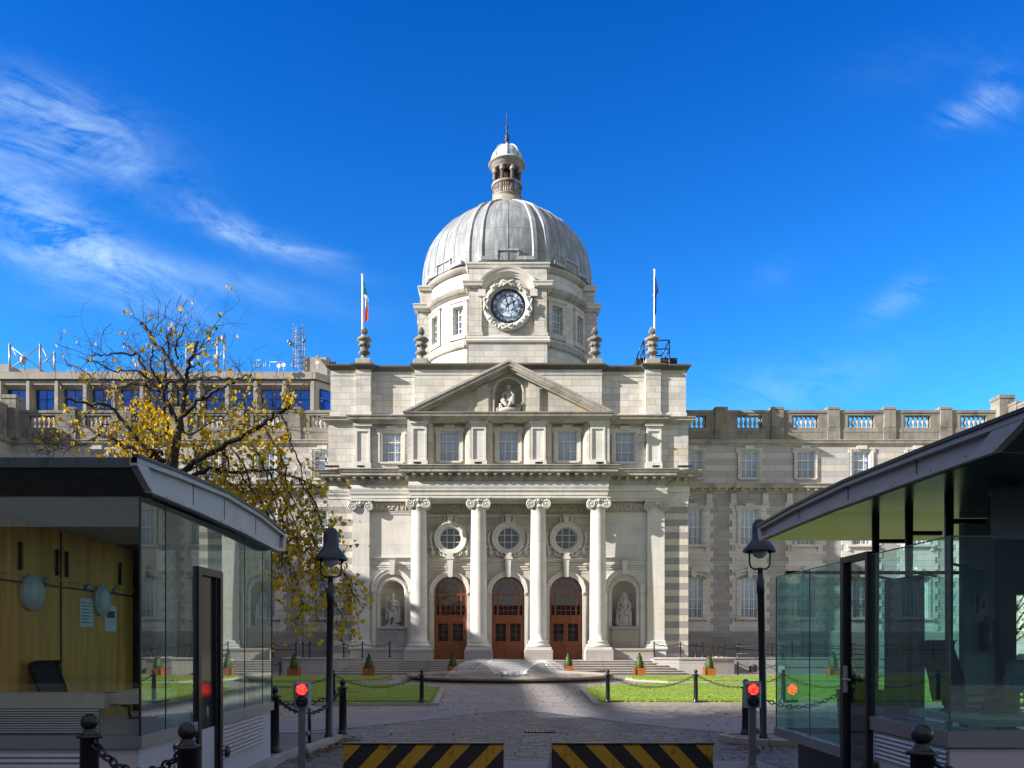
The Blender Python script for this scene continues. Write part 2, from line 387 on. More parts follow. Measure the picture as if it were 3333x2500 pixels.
def blob(u,v,su,sv,tilt):
    du=wm('SUBTRACT',U,u); dv=wm('SUBTRACT',V,v)
    p=wm('ADD',wm('MULTIPLY',du,cos(tilt)),wm('MULTIPLY',dv,sin(tilt))); q=wm('SUBTRACT',wm('MULTIPLY',dv,cos(tilt)),wm('MULTIPLY',du,sin(tilt)))
    e=wm('ADD',wm('POWER',wm('ABSOLUTE',wm('DIVIDE',p,su)),2.0),wm('POWER',wm('ABSOLUTE',wm('DIVIDE',q,sv)),2.0))
    return wm('EXPONENT',wm('MULTIPLY',e,-1.0))
def sk(D,y): return ((D-PX)/F,(PY-y)/F)
CL=[(sk(60,235),.13,.040,-.32,.95),(sk(200,300),.085,.030,-.45,1.0),(sk(90,335),.10,.022,-.3,.6),(sk(10,400),.075,.04,-.5,.8),(sk(150,515),.085,.038,-.5,1.35),(sk(230,565),.10,.022,-.45,.85),(sk(50,550),.07,.016,-.3,.7),
    (sk(545,512),.095,.014,-.33,1.15),(sk(470,470),.05,.016,-.6,.75),(sk(645,541),.045,.005,-.12,.8),(sk(420,590),.16,.016,-.22,.42),(sk(350,640),.2,.04,-.1,.3),(sk(2105,235),.042,.016,.35,.95),(sk(2160,205),.028,.030,.8,.75),
    (sk(1940,645),.045,.016,.55,.75),(sk(1700,840),.14,.03,.25,.42),(sk(1680,590),.03,.018,.3,.15),(sk(2050,130),.14,.03,.2,.08)]
tot=None
for (uv,su,sv,t,k) in CL:
    b=wm('MULTIPLY',blob(uv[0],uv[1],su,sv,t),k); tot=b if tot is None else wm('ADD',tot,b)
wisp=wm('ADD',wm('MULTIPLY',nA,.68),wm('MULTIPLY',nB,.32))
den=wm('MULTIPLY',tot,wn('ShaderNodeMapRange',{0:wisp,1:.40,2:.76,3:0.0,4:1.0}).outputs[0])
den=wm('MINIMUM',wm('MULTIPLY',den,.48),.56)
den=wm('MULTIPLY',den,wn('ShaderNodeMapRange',{0:Y,1:.1,2:.3,3:0.0,4:1.0}).outputs[0])
tg=wn('ShaderNodeMapRange',{0:Z,1:0.02,2:.62,3:0.0,4:1.0}).outputs[0]
tm_=wn('ShaderNodeMix',data_type='RGBA'); nt.links.new(tg,tm_.inputs[0]); tm_.inputs[6].default_value=(.80,1.55,1.70,1); tm_.inputs[7].default_value=(.08,.98,1.95,1); nt.links.new(tm_.outputs[2],hs.inputs[7])
zg=wn('ShaderNodeMapRange',{0:Z,1:0.02,2:.8,3:1.1,4:.62}).outputs[0]
hs2=wn('ShaderNodeVectorMath',{0:hs.outputs[2]},operation='SCALE'); nt.links.new(zg,hs2.inputs[3])
cm=wn('ShaderNodeMix',data_type='RGBA'); nt.links.new(den,cm.inputs[0]); nt.links.new(hs2.outputs[0],cm.inputs[6]); cm.inputs[7].default_value=(5.6,7.3,8.0,1)
# added fill light: whiter, brighter sky behind and above the viewer, out of view
rear_fill=wn('ShaderNodeMapRange',{0:wm('SUBTRACT',Y,wm('MULTIPLY',Z,.9)),1:.16,2:-.55,3:0.0,4:.85},interpolation_type='SMOOTHSTEP').outputs[0]
fill_mix=wn('ShaderNodeMix',data_type='RGBA'); nt.links.new(rear_fill,fill_mix.inputs[0]); nt.links.new(cm.outputs[2],fill_mix.inputs[6]); fill_mix.inputs[7].default_value=(3.0,2.8,2.8,1)
bg=wn('ShaderNodeBackground',{'Color':fill_mix.outputs[2],'Strength':.081}); ow=wn('ShaderNodeOutputWorld'); nt.links.new(bg.outputs[0],ow.inputs[0])
vs=SC.view_settings; SC.display_settings.display_device='sRGB'; vs.view_transform='Standard'; vs.look='None'; vs.gamma=1; vs.exposure=1.08; vs.use_curve_mapping=False
SC.cycles.max_bounces=8; SC.cycles.transparent_max_bounces=24; SC.cycles.caustics_reflective=False; SC.cycles.caustics_refractive=False

# ------------------------------------------------------------------ ground
def cobble(name,c1,c2,bw,bh,rot=0.0,mort=.014,warp=.05):
    g=G(name); p,x,y,z=g.pos()
    xx=g.mth('ADD',g.mth('MULTIPLY',x,cos(rot)),g.mth('MULTIPLY',y,sin(rot))); yy=g.mth('SUBTRACT',g.mth('MULTIPLY',y,cos(rot)),g.mth('MULTIPLY',x,sin(rot)))
    w=g.noise(p,1.7,3); w2=g.noise(p,.5,2)
    yw=g.mth('ADD',yy,g.mth('MULTIPLY',g.mth('SUBTRACT',w,.5),warp*4)); rw=g.mth('FLOOR',g.mth('DIVIDE',yw,bh))
    wv=g.n('ShaderNodeTexWhiteNoise',{'W':rw},noise_dimensions='1D').outputs['Value']; wx=g.noise(g.comb(g.mth('MULTIPLY',xx,1.6),rw,0),1,2)
    uv=g.comb(g.mth('ADD',xx,g.mth('ADD',g.mth('MULTIPLY',wv,bw*3),g.mth('MULTIPLY',wx,bw*1.3))),yw,0)
    br=g.n('ShaderNodeTexBrick',{'Vector':uv,'Color1':c4(c1),'Color2':c4(c2),'Mortar':c4((.018,.017,.017)),'Scale':1.0,'Mortar Size':mort,'Mortar Smooth':.6,'Bias':-.1,'Brick Width':bw,'Row Height':bh},offset=.43)
    vor=g.n('ShaderNodeTexVoronoi',{'Vector':g.n('ShaderNodeVectorMath',{0:uv,1:(1/bw*.9,1/bh*.9,1)},operation='MULTIPLY').outputs[0],'Scale':1.0}).outputs['Color']
    col=g.mix(.5,br.outputs[0],g.mix(g.n('ShaderNodeSeparateColor',{0:vor}).outputs[0],c4(mul(c1,.35)),c4(mul(c2,1.7))))
    col=g.mix(g.mth('MULTIPLY',br.outputs[1],.9),col,c4((.016,.015,.015)))
    n=g.noise(p,.35,5); col=g.mix(g.mth('MULTIPLY',g.ramp(n,.35,.7),.4),col,c4(mul(c1,.55)))
    h=g.mth('ADD',g.mth('MULTIPLY',br.outputs[1],-1.3),g.mth('MULTIPLY',g.noise(p,14,4,.6),.9))
    g.P(Base_Color=col,Roughness=.42,Normal=g.bump(h,1.0,.06)); return g.m
M['cobble']=cobble('granite_setts',(.072,.076,.085),(.235,.238,.245),.34,.16,mort=.03)
M['cobble2']=cobble('courtyard_setts',(.26,.235,.195),(.36,.325,.27),.30,.14,radians(38))
M['flag']=stone('flagstones',(.33,.295,.27),(.26,.24,.225),1,1,stain=.2)   # replaced by plan-mapped version below
def flagm(name,c1,c2,bw,bh,mort=.012,dirt=.35):
    g=G(name); p,x,y,z=g.pos(); yw=g.mth('ADD',y,g.mth('MULTIPLY',g.noise(g.comb(g.mth('MULTIPLY',x,.7),g.mth('MULTIPLY',y,.1),0),1,1),.3)); rw=g.mth('FLOOR',g.mth('DIVIDE',yw,bh))
    wv=g.n('ShaderNodeTexWhiteNoise',{'W':rw},noise_dimensions='1D').outputs['Value']; wx=g.noise(g.comb(g.mth('MULTIPLY',x,.6),rw,0),1,2)
    uv=g.comb(g.mth('ADD',x,g.mth('ADD',g.mth('MULTIPLY',wv,bw*3),g.mth('MULTIPLY',wx,bw*.9))),yw,0)
    br=g.n('ShaderNodeTexBrick',{'Vector':uv,'Color1':c4(c1),'Color2':c4(c2),'Mortar':c4(mul(c1,.13)),'Scale':1.0,'Mortar Size':mort,'Mortar Smooth':.2,'Bias':-.1,'Brick Width':bw,'Row Height':bh},offset=.41)
    n=g.noise(p,.8,6,.65); col=g.mix(g.mth('MULTIPLY',g.ramp(n,.4,.72),dirt),br.outputs[0],c4(mul(c1,.5)))
    n2=g.noise(p,9,5,.7); col=g.mix(g.mth('MULTIPLY',g.ramp(n2,.4,.7),.25),col,c4(mul(c2,.6)))
    g.P(Base_Color=col,Roughness=.7,Normal=g.bump(g.mth('ADD',g.mth('MULTIPLY',br.outputs[1],-.6),g.mth('MULTIPLY',n2,.5)),.5,.02)); return g.m
M['flag']=flagm('flagstones',(.31,.285,.27),(.23,.215,.205),.95,.62,.02)
M['slab']=flagm('smooth_paving',(.25,.24,.25),(.22,.215,.225),3.2,1.4,.006,.3)
M['pave']=flagm('concrete_pavement',(.20,.185,.18),(.17,.16,.155),1.2,.9,.006,.4)
M['kerb']=stone('kerb_granite',(.40,.36,.33),(.33,.30,.28),1.0,3,stain=.25,streak=0,pbump=.5)
g=G('lawn_grass'); p,x,y,z=g.pos()
n1=g.noise(p,1.1,6,.7); n2=g.noise(p,36,3,.7); n3=g.noise(p,5,4,.7)
c=g.mix(g.ramp(n1,.36,.64),(.17,.28,.018,1),(.33,.46,.035,1)); c=g.mix(g.ramp(n2,.35,.7),g.mix(.5,c,(.07,.13,.01,1)),c); c=g.mix(g.mth('MULTIPLY',g.ramp(n3,.45,.8),.5),c,(.18,.26,.035,1))
g.P(Base_Color=c,Roughness=.9,Normal=g.bump(g.mth('ADD',n2,n3),.9,.05)); M['grass']=g.m

mb=MB()
mb.face([(-900,-300,0),(900,-300,0),(900,1500,0),(-900,1500,0)])
o=mb.build('ground',M['cobble']); tag(o,kind='structure')
def sheet(name,poly,z,mat,th=None):
    mb=MB()
    if th: mb.prism_z(poly,z-th,z)
    else: mb.face([(x,y,z) for x,y in poly])
    o=mb.build(name,mat); tag(o,kind='structure'); return o
# courtyard paving
def rib(y,s):   # inner road edge, arc through the picture's V line
    return s
inner=[(-9.5,14.2),(-7.2,16.8),(-5.6,18.4),(-3.6,19.9),(-1.7,22.3),(-.6,24.0),(.5,24.9),(1.4,24.2),(2.3,22.8),(4.2,19.9),(5.6,18.6),(7.4,17.0),(9.9,14.2)]
outer=[(-13,17.0),(-9.6,19.3),(-6.2,21.2),(-4.6,22.8),(-3.0,24.6),(-1.9,25.6),(-.6,26.5),(.55,26.8),(1.7,26.5),(3.0,25.6),(4.1,24.6),(5.6,22.8),(7.2,21.2),(10.6,19.3),(14,17.0)]
sheet('courtyard_cobbles',[(-60,17),(-13,17)]+outer[1:-1]+[(14,17),(60,17),(60,27.2),(-60,27.2)],.004,M['cobble2'])
sheet('paved_band',outer+list(reversed(inner)),.008,M['slab'])
sheet('path',[(-60,27.1),(60,27.1),(60,60),(-60,60)],.004,M['flag'])
sheet('centre_path',[(-2.9,26.0),(-1.9,25.65),(-.6,26.55),(.55,26.85),(1.7,26.55),(3.0,25.65),(4.05,26.0),(4.05,27.3),(-2.9,27.3)],.006,M['flag'])
for (a,b) in ((-2.15,.05),(.62,2.0)): pass
sheet('concrete_strip',[(-2.6,13.0),(4.6,13.0),(4.6,14.35),(-2.6,14.35)],.008,M['slab'])
sheet('concrete_apron',[(-.05,9),(.85,9),(.85,13.0),(-.05,13.0)],.0085,M['slab'])
# lawns with stone edging
def lawn(poly,edge=.26):
    mb=MB(); cx=sum(p[0] for p in poly)/len(poly)
    P=[Vector(p) for p in poly]; n=len(P); nor=[]
    for i in range(n): d=(P[(i+1)%n]-P[i]).normalized(); nor.append(Vector((d.y,-d.x)))
    out=[P[i]+(nor[i-1]+nor[i])*(edge/(1+nor[i-1].dot(nor[i]))) for i in range(n)]
    k=MB(); k.prism_z([tuple(p) for p in out],-.02,.10); o=k.build('lawn_edging',M['kerb']); tag(o,kind='structure')
    # grass: gently uneven fan grid over the polygon
    mb.prism_z(poly,.0,.15)
    o=mb.build('lawn',M['grass']); tag(o,kind='structure')
def rl(s,poly):
    q=[(CX-.05+s*x,y) for x,y in poly]
    return q if s>0 else list(reversed(q))
near=[(2.85,27.1),(60,27.1),(60,39.2),(8.5,39.2),(6.0,38.6),(4.6,37.4),(3.2,35.0)]
far=[(6.7,45.9),(6.9,43.6),(8.2,42.0),(10.5,41.6),(60,41.6),(60,47.6),(7.0,47.6)]
for s in (1,-1): lawn(rl(s,near)); lawn(rl(s,far),.14)
# pavements at the gate
pl=[(-14,6.0),(-3.92,6.0),(-3.92,14.4),(-3.62,16.2),(-3.5,17.4),(-3.62,17.75),(-3.9,17.85),(-14,17.85)]
sheet('pavement',pl,.10,M['pave'],.12)
pr=[(15,17.75),(5.15,17.75),(4.9,17.6),(4.82,17.3),(4.95,16.9),(5.5,16.5),(7,16.2),(15,16.0)]
sheet('pavement_right',pr,.10,M['pave'],.12)
def kerbline(pts,w=.17):
    k=MB(); P=[Vector(p) for p in pts]; n=len(P)
    for i in range(n-1):
        L=(P[i+1]-P[i]).length; m=max(1,int(L/.9)); d=(P[i+1]-P[i])/m; nn=Vector((d.y,-d.x)).normalized()
        for j in range(m):
            a=P[i]+d*j+d.normalized()*.006; b=P[i]+d*(j+1)-d.normalized()*.006
            q=[a,b,b-nn*w,a-nn*w]
            k.prism_z([tuple(v) for v in reversed([q[0],q[3],q[2],q[1]])] if False else [tuple(q[3]),tuple(q[0]),tuple(q[1]),tuple(q[2])][::-1] if False else [tuple(v) for v in (q[0],q[1],q[2],q[3])],-.02,.125)
    o=k.build('kerb',M['kerb']); tag(o,kind='structure')
kerbline([(-3.80,6.0),(-3.80,14.4),(-3.50,16.2),(-3.38,17.4),(-3.50,17.8)])
kerbline([(-3.50,17.97),(-14,17.97)])
kerbline([(15,17.87),(5.1,17.87)]); kerbline([(5.0,17.82),(4.74,17.6),(4.70,17.25),(4.85,16.82),(5.45,16.40),(7,16.08),(14,15.9)])
# drain grates
mb=MB()
for i in range(9): mb.box(.62+i*.075,.665+i*.075,18.9,19.2,.004,.02)
mb.box(.58,1.29,18.86,18.9,.004,.022); mb.box(.58,1.29,19.2,19.24,.004,.022)
tag(mb.build('drain_grate',M['iron'],origin=(.93,19.05,0)),'small black iron drain grate set in the cobbles ahead of the gate','drain grate')
mb=MB()
for i in range(30): mb.box(5.15-.02*i+.0,5.35-.02*i,13.2+.11*i-2.4,13.24+.11*i-2.4,.012,.03)
mb.prism_z([(5.1,10.7),(5.4,10.7),(4.8,14.0),(4.5,14.0)],.002,.012)
tag(mb.build('channel_drain',M['steelgrey'],origin=(4.9,12.5,0)),'long slotted steel channel drain in the cobbles by the right booth','channel drain')
# fallen leaves
mb=MB(); Q=random.Random(3)
def leaf(mb,c,s,a,tilt):
    u=Vector((cos(a),sin(a),Q.uniform(-.3,.3)*tilt)); w=Vector((-sin(a),cos(a),Q.uniform(-.3,.3)*tilt)); c=Vector(c)
    mb.face([c-u*s,c+w*s*.6-u*.2*s,c+u*s,c-w*s*.6-u*.2*s])
for i in range(1500):
    k=Q.random()
    if k<.42: x,y,z=Q.uniform(3.8,24),Q.uniform(27.4,39),.165
    elif k<.50: x,y,z=-Q.uniform(2.6,24),Q.uniform(27.4,39),.165
    elif k<.60: x,y,z=Q.uniform(8,24),Q.uniform(42,47),.165
    elif k<.72: t=Q.random(); x,y,z=-3.66+.35*t+Q.gauss(0,.10)+.12,14.2+t*3.6,.02+.03*Q.random()
    elif k<.8: x,y,z=Q.uniform(4.6,7),Q.uniform(15.6,16.6),.02
    else: x,y,z=Q.uniform(-7,9),Q.uniform(14,26),.02
    mb.mi=Q.choice((0,0,1)); leaf(mb,(x,y,z),Q.uniform(.03,.075),Q.uniform(0,6.3),1)
o=mb.build('fallen_leaves',[plain('dry_leaf',(.22,.115,.03),.8),plain('dry_brown_leaf',(.10,.05,.02),.8)])
tag(o,'dry brown autumn leaves scattered over the lawns and along the kerbs','leaves',kind='stuff')

# grass blades that roughen the lawns and their edges
mb=MB(); Q=random.Random(8)
def blade(x,y,z,h):
    a=Q.uniform(0,6.28); w=Q.uniform(.008,.016); dx,dy=cos(a)*w,sin(a)*w; lx,ly=Q.gauss(0,.4)*h,Q.gauss(0,.4)*h
    mb.mi=Q.choice((0,0,1)); mb.face([(x-dx,y-dy,z),(x+dx,y+dy,z),(x+lx,y+ly,z+h)],False)
for s in (1,-1):
    for poly in (rl(s,near),rl(s,far)):
        n=len(poly)
        for i in range(n):
            p,q=Vector(poly[i]),Vector(poly[(i+1)%n])
            if abs(p.x)>40 and abs(q.x)>40: continue
            L=min((q-p).length,26); base=p if abs(p.x)<abs(q.x) else q; oth=q if base is p else p; d_=(oth-base).normalized()
            for k in range(int(L*75)):
                t=Q.random()*L; v=base+d_*t; blade(v.x+Q.gauss(0,.035),v.y+Q.gauss(0,.035),.13,Q.uniform(.03,.085))
    for k in range(9000):
        x=CX-.05+s*Q.uniform(3.2,22); y=27.15+Q.random()**1.6*8
        if abs(x-CX+.05)<2.9+.05*(y-27): continue
        blade(x,y,.145,Q.uniform(.02,.05))
o=mb.build('grass_blades',[plain('grass_blade',(.20,.34,.02),.8),plain('grass_blade_pale',(.34,.44,.06),.8)]); tag(o,'short grass blades over the lawns and along their edges','grass',kind='stuff')
# ------------------------------------------------------------------ windows
def make_window(w,h,cols,rows,rise=0.0,mat='white',fw=.075,mw=.042,var=0,cur=True):
    def top(x):
        if rise<=0: return h
        Rr=(w*w/4+rise*rise)/(2*rise); return h-Rr+sqrt(max(0,Rr*Rr-x*x))
    mb=MB()
    N=12 if rise>0 else 1
    xs=[-w/2+w*k/N for k in range(N+1)]
    mb.box(-w/2,-w/2+fw,0,.08,0,top(-w/2)); mb.box(w/2-fw,w/2,0,.08,0,top(w/2))
    mb.box(-w/2+fw,w/2-fw,0,.09,0,fw*1.1)
    for a,b in zip(xs,xs[1:]): mb.prism_y([(a,top(a)-fw),(b,top(b)-fw),(b,top(b)),(a,top(a))],.001,.081)
    for i in range(1,cols):
        x=-w/2+w*i/cols; mb.box(x-mw/2,x+mw/2,.02,.06,fw,top(x)-fw*.6)
    for j in range(1,rows):
        z=(h-rise*.6)*j/rows; t=mw*1.6 if j==rows//2+rows%2 and rows>2 else mw; mb.box(-w/2+fw,w/2-fw,.022,.058,z-t/2,z+t/2)
    o=mb.build('window',M[mat],loc=(0,0,0))
    p=MB(); pts=[(-w/2,0),(w/2,0)]+[(x,top(x)) for x in reversed(xs)]
    p.face([(x,.045,z) for x,z in pts]); q=p.build('glass_pane',M['pane'],o,loc=(0,0,0))
    c=MB(); Q=random.Random(var+11); nn=54; prev=None; gap=Q.uniform(-.08,.08)
    for k in range(nn+1):
        x=-w/2+w*k/nn; f=.5+.5*sin(k*2.1+1.3*sin(k*.7+var)); y=.12+.05*f
        dx=.03*sin(k*1.3+var)
        cur_=(min(max(x,-w/2),w/2),y)
        if prev:
            xm=lambda q,b:q+(dx if b and abs(q)<w/2-.06 else 0)
            c.face([(xm(prev[0],1),prev[1],0),(xm(cur_[0],1),cur_[1],0),(cur_[0],cur_[1]+.02,top(cur_[0])),(prev[0],prev[1]+.02,top(prev[0]))],True)
        prev=cur_
    c.build('curtain',M['curtain'],o,loc=(0,0,0))
    return o
PROTOS={}
def put_window(key,args,parent,loc,rotz=0,var=0):
    k=(key,var)
    if k not in PROTOS: o=make_window(*args,var=var); PROTOS[k]=o
    else: o=copy_tree(PROTOS[k])
    o.parent=parent; o.location=Vector(loc)-wloc(parent); o.rotation_euler.z=rotz
    return o

# ------------------------------------------------------------------ the domed building
B=thing('government_building',(CX,57.0,0),'long pale limestone palace with a grey lead dome, clock, columned portico and two side wings','building')
def bx(mb,name,mat,sub=None): return mb.xf(lambda x,y,z:(x+CX,y,z)).build(name,mat,sub or B)
ZT=.9                                  # terrace level
YD,YS,YC,YF=57.75,56.95,57.05,55.42        # door wall, side bay, corner, portico frieze
DX=(-4.12,0,4.12); COLX=(-6.18,-2.06,2.06,6.18); YCOL=55.95
# --- main walls
mb=MB()
ops=[]
for x in DX:
    ops.append((x-1.17,x+1.17,ZT,6.82,1.17)); ops.append((x-.80,x+.80,9.53-.80,9.53+.80,'o'))
mb.wall(-6.75,6.75,ZT,12.0,YD,ops,.45)
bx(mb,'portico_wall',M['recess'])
for s in (-1,1):
    mb=MB(); a,b=(s*9.75,s*6.72); a,b=min(a,b),max(a,b); n=s*8.13
    mb.wall(a,b,ZT,12.6,YS,[(n-.86,n+.86,3.25,6.45,.86)],.02)
    mb.face([(s*6.72,YS,ZT),(s*6.72,YD+.1,ZT),(s*6.72,YD+.1,12.6),(s*6.72,YS,12.6)])
    mb.box(min(s*9.7,s*10.95),max(s*9.7,s*10.95),YS+.02,YS+.3,ZT,12.6)
    bx(mb,'side_bay_wall',M['smooth'])
for s in (-1,1): mb=MB(); mb.box(min(s*10.9,s*12.67),max(s*10.9,s*12.67),YC,61.2,ZT-1,11.98); bx(mb,'corner_wall',M['banded'])
# niche hollows (half cylinder with quarter dome)
for s in (-1,1):
    mb=MB(); n=s*8.13; r=.86; zs=6.45-.86; cy=YS+.02
    mb.lathe([(r,3.25),(r,zs)]+[(r*cos(t*pi/16),zs+r*sin(t*pi/16)) for t in range(1,9)],(n,cy,0),20,0,pi)
    mb.face([(n+r*cos(pi*k/20),cy+r*sin(pi*k/20),3.25) for k in range(21)])
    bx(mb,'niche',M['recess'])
# arches round the niches and the doors
mb=MB()
for s in (-1,1):
    n=s*8.13; c=(n,YS,5.6)
    P_=[(.86,0),(.86,-.05),(.98,-.09),(1.02,-.05),(1.08,-.05),(1.08,0)]
    mb.arcsweep(c,P_,0,pi,28)
    for k in (-1,1): mb.box(n+k*.97-.11,n+k*.97+.11,YS-.06,YS+.01,3.2,5.6)
    P2=[(1.12,0),(1.12,-.16),(1.2,-.20),(1.36,-.22),(1.42,-.26),(1.46,-.26),(1.46,0)]
    mb.arcsweep((n,YS,5.78),P2,0,pi,32)
    for k in (-1,1): mb.box(n+k*1.28-.15,n+k*1.28+.15,YS-.17,YS+.005,ZT,5.6); mb.box(n+k*1.28-.2,n+k*1.28+.2,YS-.23,YS+.004,5.6,5.78)
    mb.prism_y([(n-.14,6.85),(n+.14,6.85),(n+.21,7.85),(n-.21,7.85)],YS-.36,YS)
    for (hw,dz,pr) in ((1.35,7.25,.06),(1.4,7.38,.1),(1.4,7.55,.05)): mb.box(n-hw,n+hw,YS-pr,YS+.003,dz,dz+.09)
for x in DX:
    P_=[(1.17,.05),(1.17,-.03),(1.25,-.06),(1.4,-.08),(1.45,-.14),(1.52,-.14),(1.52,0)]
    mb.arcsweep((x,YD,5.65),P_,0,pi,32)
    for k in (-1,1): mb.box(x+k*1.34-.165,x+k*1.34+.165,YD-.06,YD+.004,ZT,5.5); mb.box(x+k*1.34-.2,x+k*1.34+.2,YD-.12,YD+.006,5.5,5.66)
    mb.prism_y([(x-.15,6.75),(x+.15,6.75),(x+.24,8.5),(x-.24,8.5)],YD-.3,YD)
    for dz,pr in ((7.28,.05),(7.45,.09),(7.62,.05)):
        mb.box(x-1.5,x-.25,YD-pr,YD+.003,dz,dz+.09); mb.box(x+.25,x+1.5,YD-pr,YD+.003,dz,dz+.09)
    # oculus surround, scrolls and festoons
    P3=[(.80,.0),(.80,-.06),(.9,-.12),(1.0,-.13),(1.08,-.2),(1.17,-.2),(1.2,-.1),(1.2,0)]
    mb.arcsweep((x,YD,9.53),P3,0,2*pi,40)
    mb.prism_y([(x-.15,10.55),(x+.15,10.55),(x+.24,11.2),(x-.24,11.2)],YD-.3,YD)
    mb.prism_y([(x-.35,8.02),(x+.35,8.02),(x+.28,8.15),(x+.12,8.33),(x-.12,8.33),(x-.28,8.15)],YD-.34,YD)
    for k in (-1,1):
        mb.tube([(x+k*(.25+.25*t+.0),YD-.12,8.2+.1*t) for t in (0,.5,1)],.07,6)
        pts=[(x+k*(1.28+.22*sin(t*.5)*(1-t/9)),YD-.12,10.0-1.7*t/9+.0) for t in range(10)]
        mb.tube(pts,[.05+.07*abs(sin(i*1.9)) for i in range(10)],7)
        for t in range(14):
            a=t*.55; r=.22*(1-t/16); 
        mb.tube([(x+k*(.62+.24*(1-t/18)*cos(t*.5)),YD-.13,8.38+.24*(1-t/18)*sin(t*.5)) for t in range(16)],.055,6)
        for t in range(9): mb.ell((x+k*(.75+.10*t),YD-.08,8.5+.13*((t*t)%5)-.1),(.12,.08,.10),8,5)
        for t in range(4): mb.ell((x+k*(.33+.07*(t%2)),YD-.12,10.72+.1*t),(.09,.08,.08),7,5)
bx(mb,'stone_ornament',M['carved'])
# string courses
mb=MB()
PR=[(0,7.86),(.08,7.9),(.08,7.98),(.16,8.0),(.2,8.06),(0,8.1)]
for a,b,y in ((-9.7,-6.72,YS),(6.72,9.7,YS),(-6.7,6.7,YD)): mb.cornice([(a,y),(b,y)],PR)
PR=[(0,11.08),(.05,11.1),(.07,11.2),(0,11.22)]
for a,b,y in ((-9.7,-6.72,YS),(6.72,9.7,YS),(-6.7,6.7,YD)): mb.cornice([(a,y),(b,y)],PR)
bx(mb,'string_course',M['smooth'])
# inscription
INS=(('INCEPTVM',-8.15,YS),('EDWARDI VII',-4.12,YD),('AN IV - AN I',0,YD),('GEORGII V',4.12,YD),('PERFECTVM',8.15,YS))
for t,x,y in INS:
    p=MB(); p.box(x-1.45,x+1.45,y-.045,y+.004,11.27,11.98); po=bx(p,'inscription_panel',M['panelstone'])
    tm=text_mb(t,.62,.03); w=max(v[0] for v in tm.v)-min(v[0] for v in tm.v); k=min(1.15,2.5/w)
    tm.xf(lambda a,b,c:(x+a*k,y-.075-c,11.62+b*1.05)); tm.xf(lambda a,b,c:(a+CX,b,c)); tm.build('lettering',M['smooth'],po)
# --- columns and pilasters
def volutes(mb,x,y,z,r,wd,front):
    for k in (-1,1):
        cx=x+k*wd
        a=[(cx+r*cos(2*pi*i/20),z+r*sin(2*pi*i/20)) for i in range(20)]
        mb.prism_y(a,y-front,y+front*.9)
        pts=[]
        for i in range(46):
            t=i/45; q=(r*.96)*(1-t)**.75+.02; an=pi/2-k*t*2*pi*2.3; pts.append((cx+q*cos(an),y-front-.015,z+q*sin(an)))
        mb.tube(pts,[.052*(1-.5*i/45) for i in range(46)],6)
        mb.ell((cx,y-front-.02,z),(.07,.06,.07),8,6)
    mb.box(x-wd,x+wd,y-front+.05,y+front*.85,z+.06,z+r*.97)
    for i in range(7): mb.ell((x-.42+.14*i,y-front+.02,z+.1+.02*abs(i-3)),(.065,.07,.12),7,5)
    mb.ell((x,y-front-.05,z+r*.75),(.13,.1,.12),8,6)
    for k in (-1,1): mb.ell((x+k*.2,y-front-.03,z+r*.7),(.1,.07,.07),7,5)
    h=z+r
    mb.box(x-wd-.22,x+wd+.22,y-front-.02,y+front,h-.02,h+.08); mb.box(x-wd-.28,x+wd+.28,y-front-.08,y+front+.05,h+.08,h+.16)
for x in COLX:
    mb=MB()
    shaft=[(.575-.001*i if i<5 else .57-.07*((i-5)/15)**1.6,2.28+(11.36-2.28)*i/20) for i in range(21)]
    mb.lathe([(.62,2.2),(.62,2.28)]+shaft+[(.53,11.38),(.53,11.45),(.5,11.48),(.5,11.8)],(x,YCOL,0),40)
    mb.lathe([(.70,1.79),(.80,1.82),(.83,1.90),(.80,1.98),(.70,2.0),(.66,2.05),(.67,2.1),(.70,2.13),(.71,2.17),(.66,2.21),(.6,2.24)],(x,YCOL,0),40)
    mb.box(x-.86,x+.86,YCOL-.86,YCOL+.86,1.62,1.79)
    c=bx(mb,'column',M['smooth'])
    mb=MB(); mb.bbox(x-.96,x+.96,YCOL-.96,YCOL+1.0,ZT,1.62,.025); bx(mb,'plinth',M['granite'],c)
    mb=MB(); volutes(mb,x,YCOL,11.60,.30,.52,.5); bx(mb,'capital',M['carved'],c)
for s in (-1,1):
    x=s*10.33; mb=MB(); mb.box(x-.60,x+.60,YS-.27,YS+.2,2.25,11.95)
    for hw,z0,z1 in ((.72,ZT+.1,1.62),(.82,1.62,1.8),(.78,1.8,2.0),(.70,2.0,2.25)): mb.bbox(x-hw,x+hw,YS-.27-(hw-.6),YS+.1,z0,z1,.05)
    c=bx(mb,'pilaster',M['smooth'])
    mb=MB(); volutes(mb,x,YS-.1,11.60,.30,.56,.30); bx(mb,'capital',M['carved'],c)
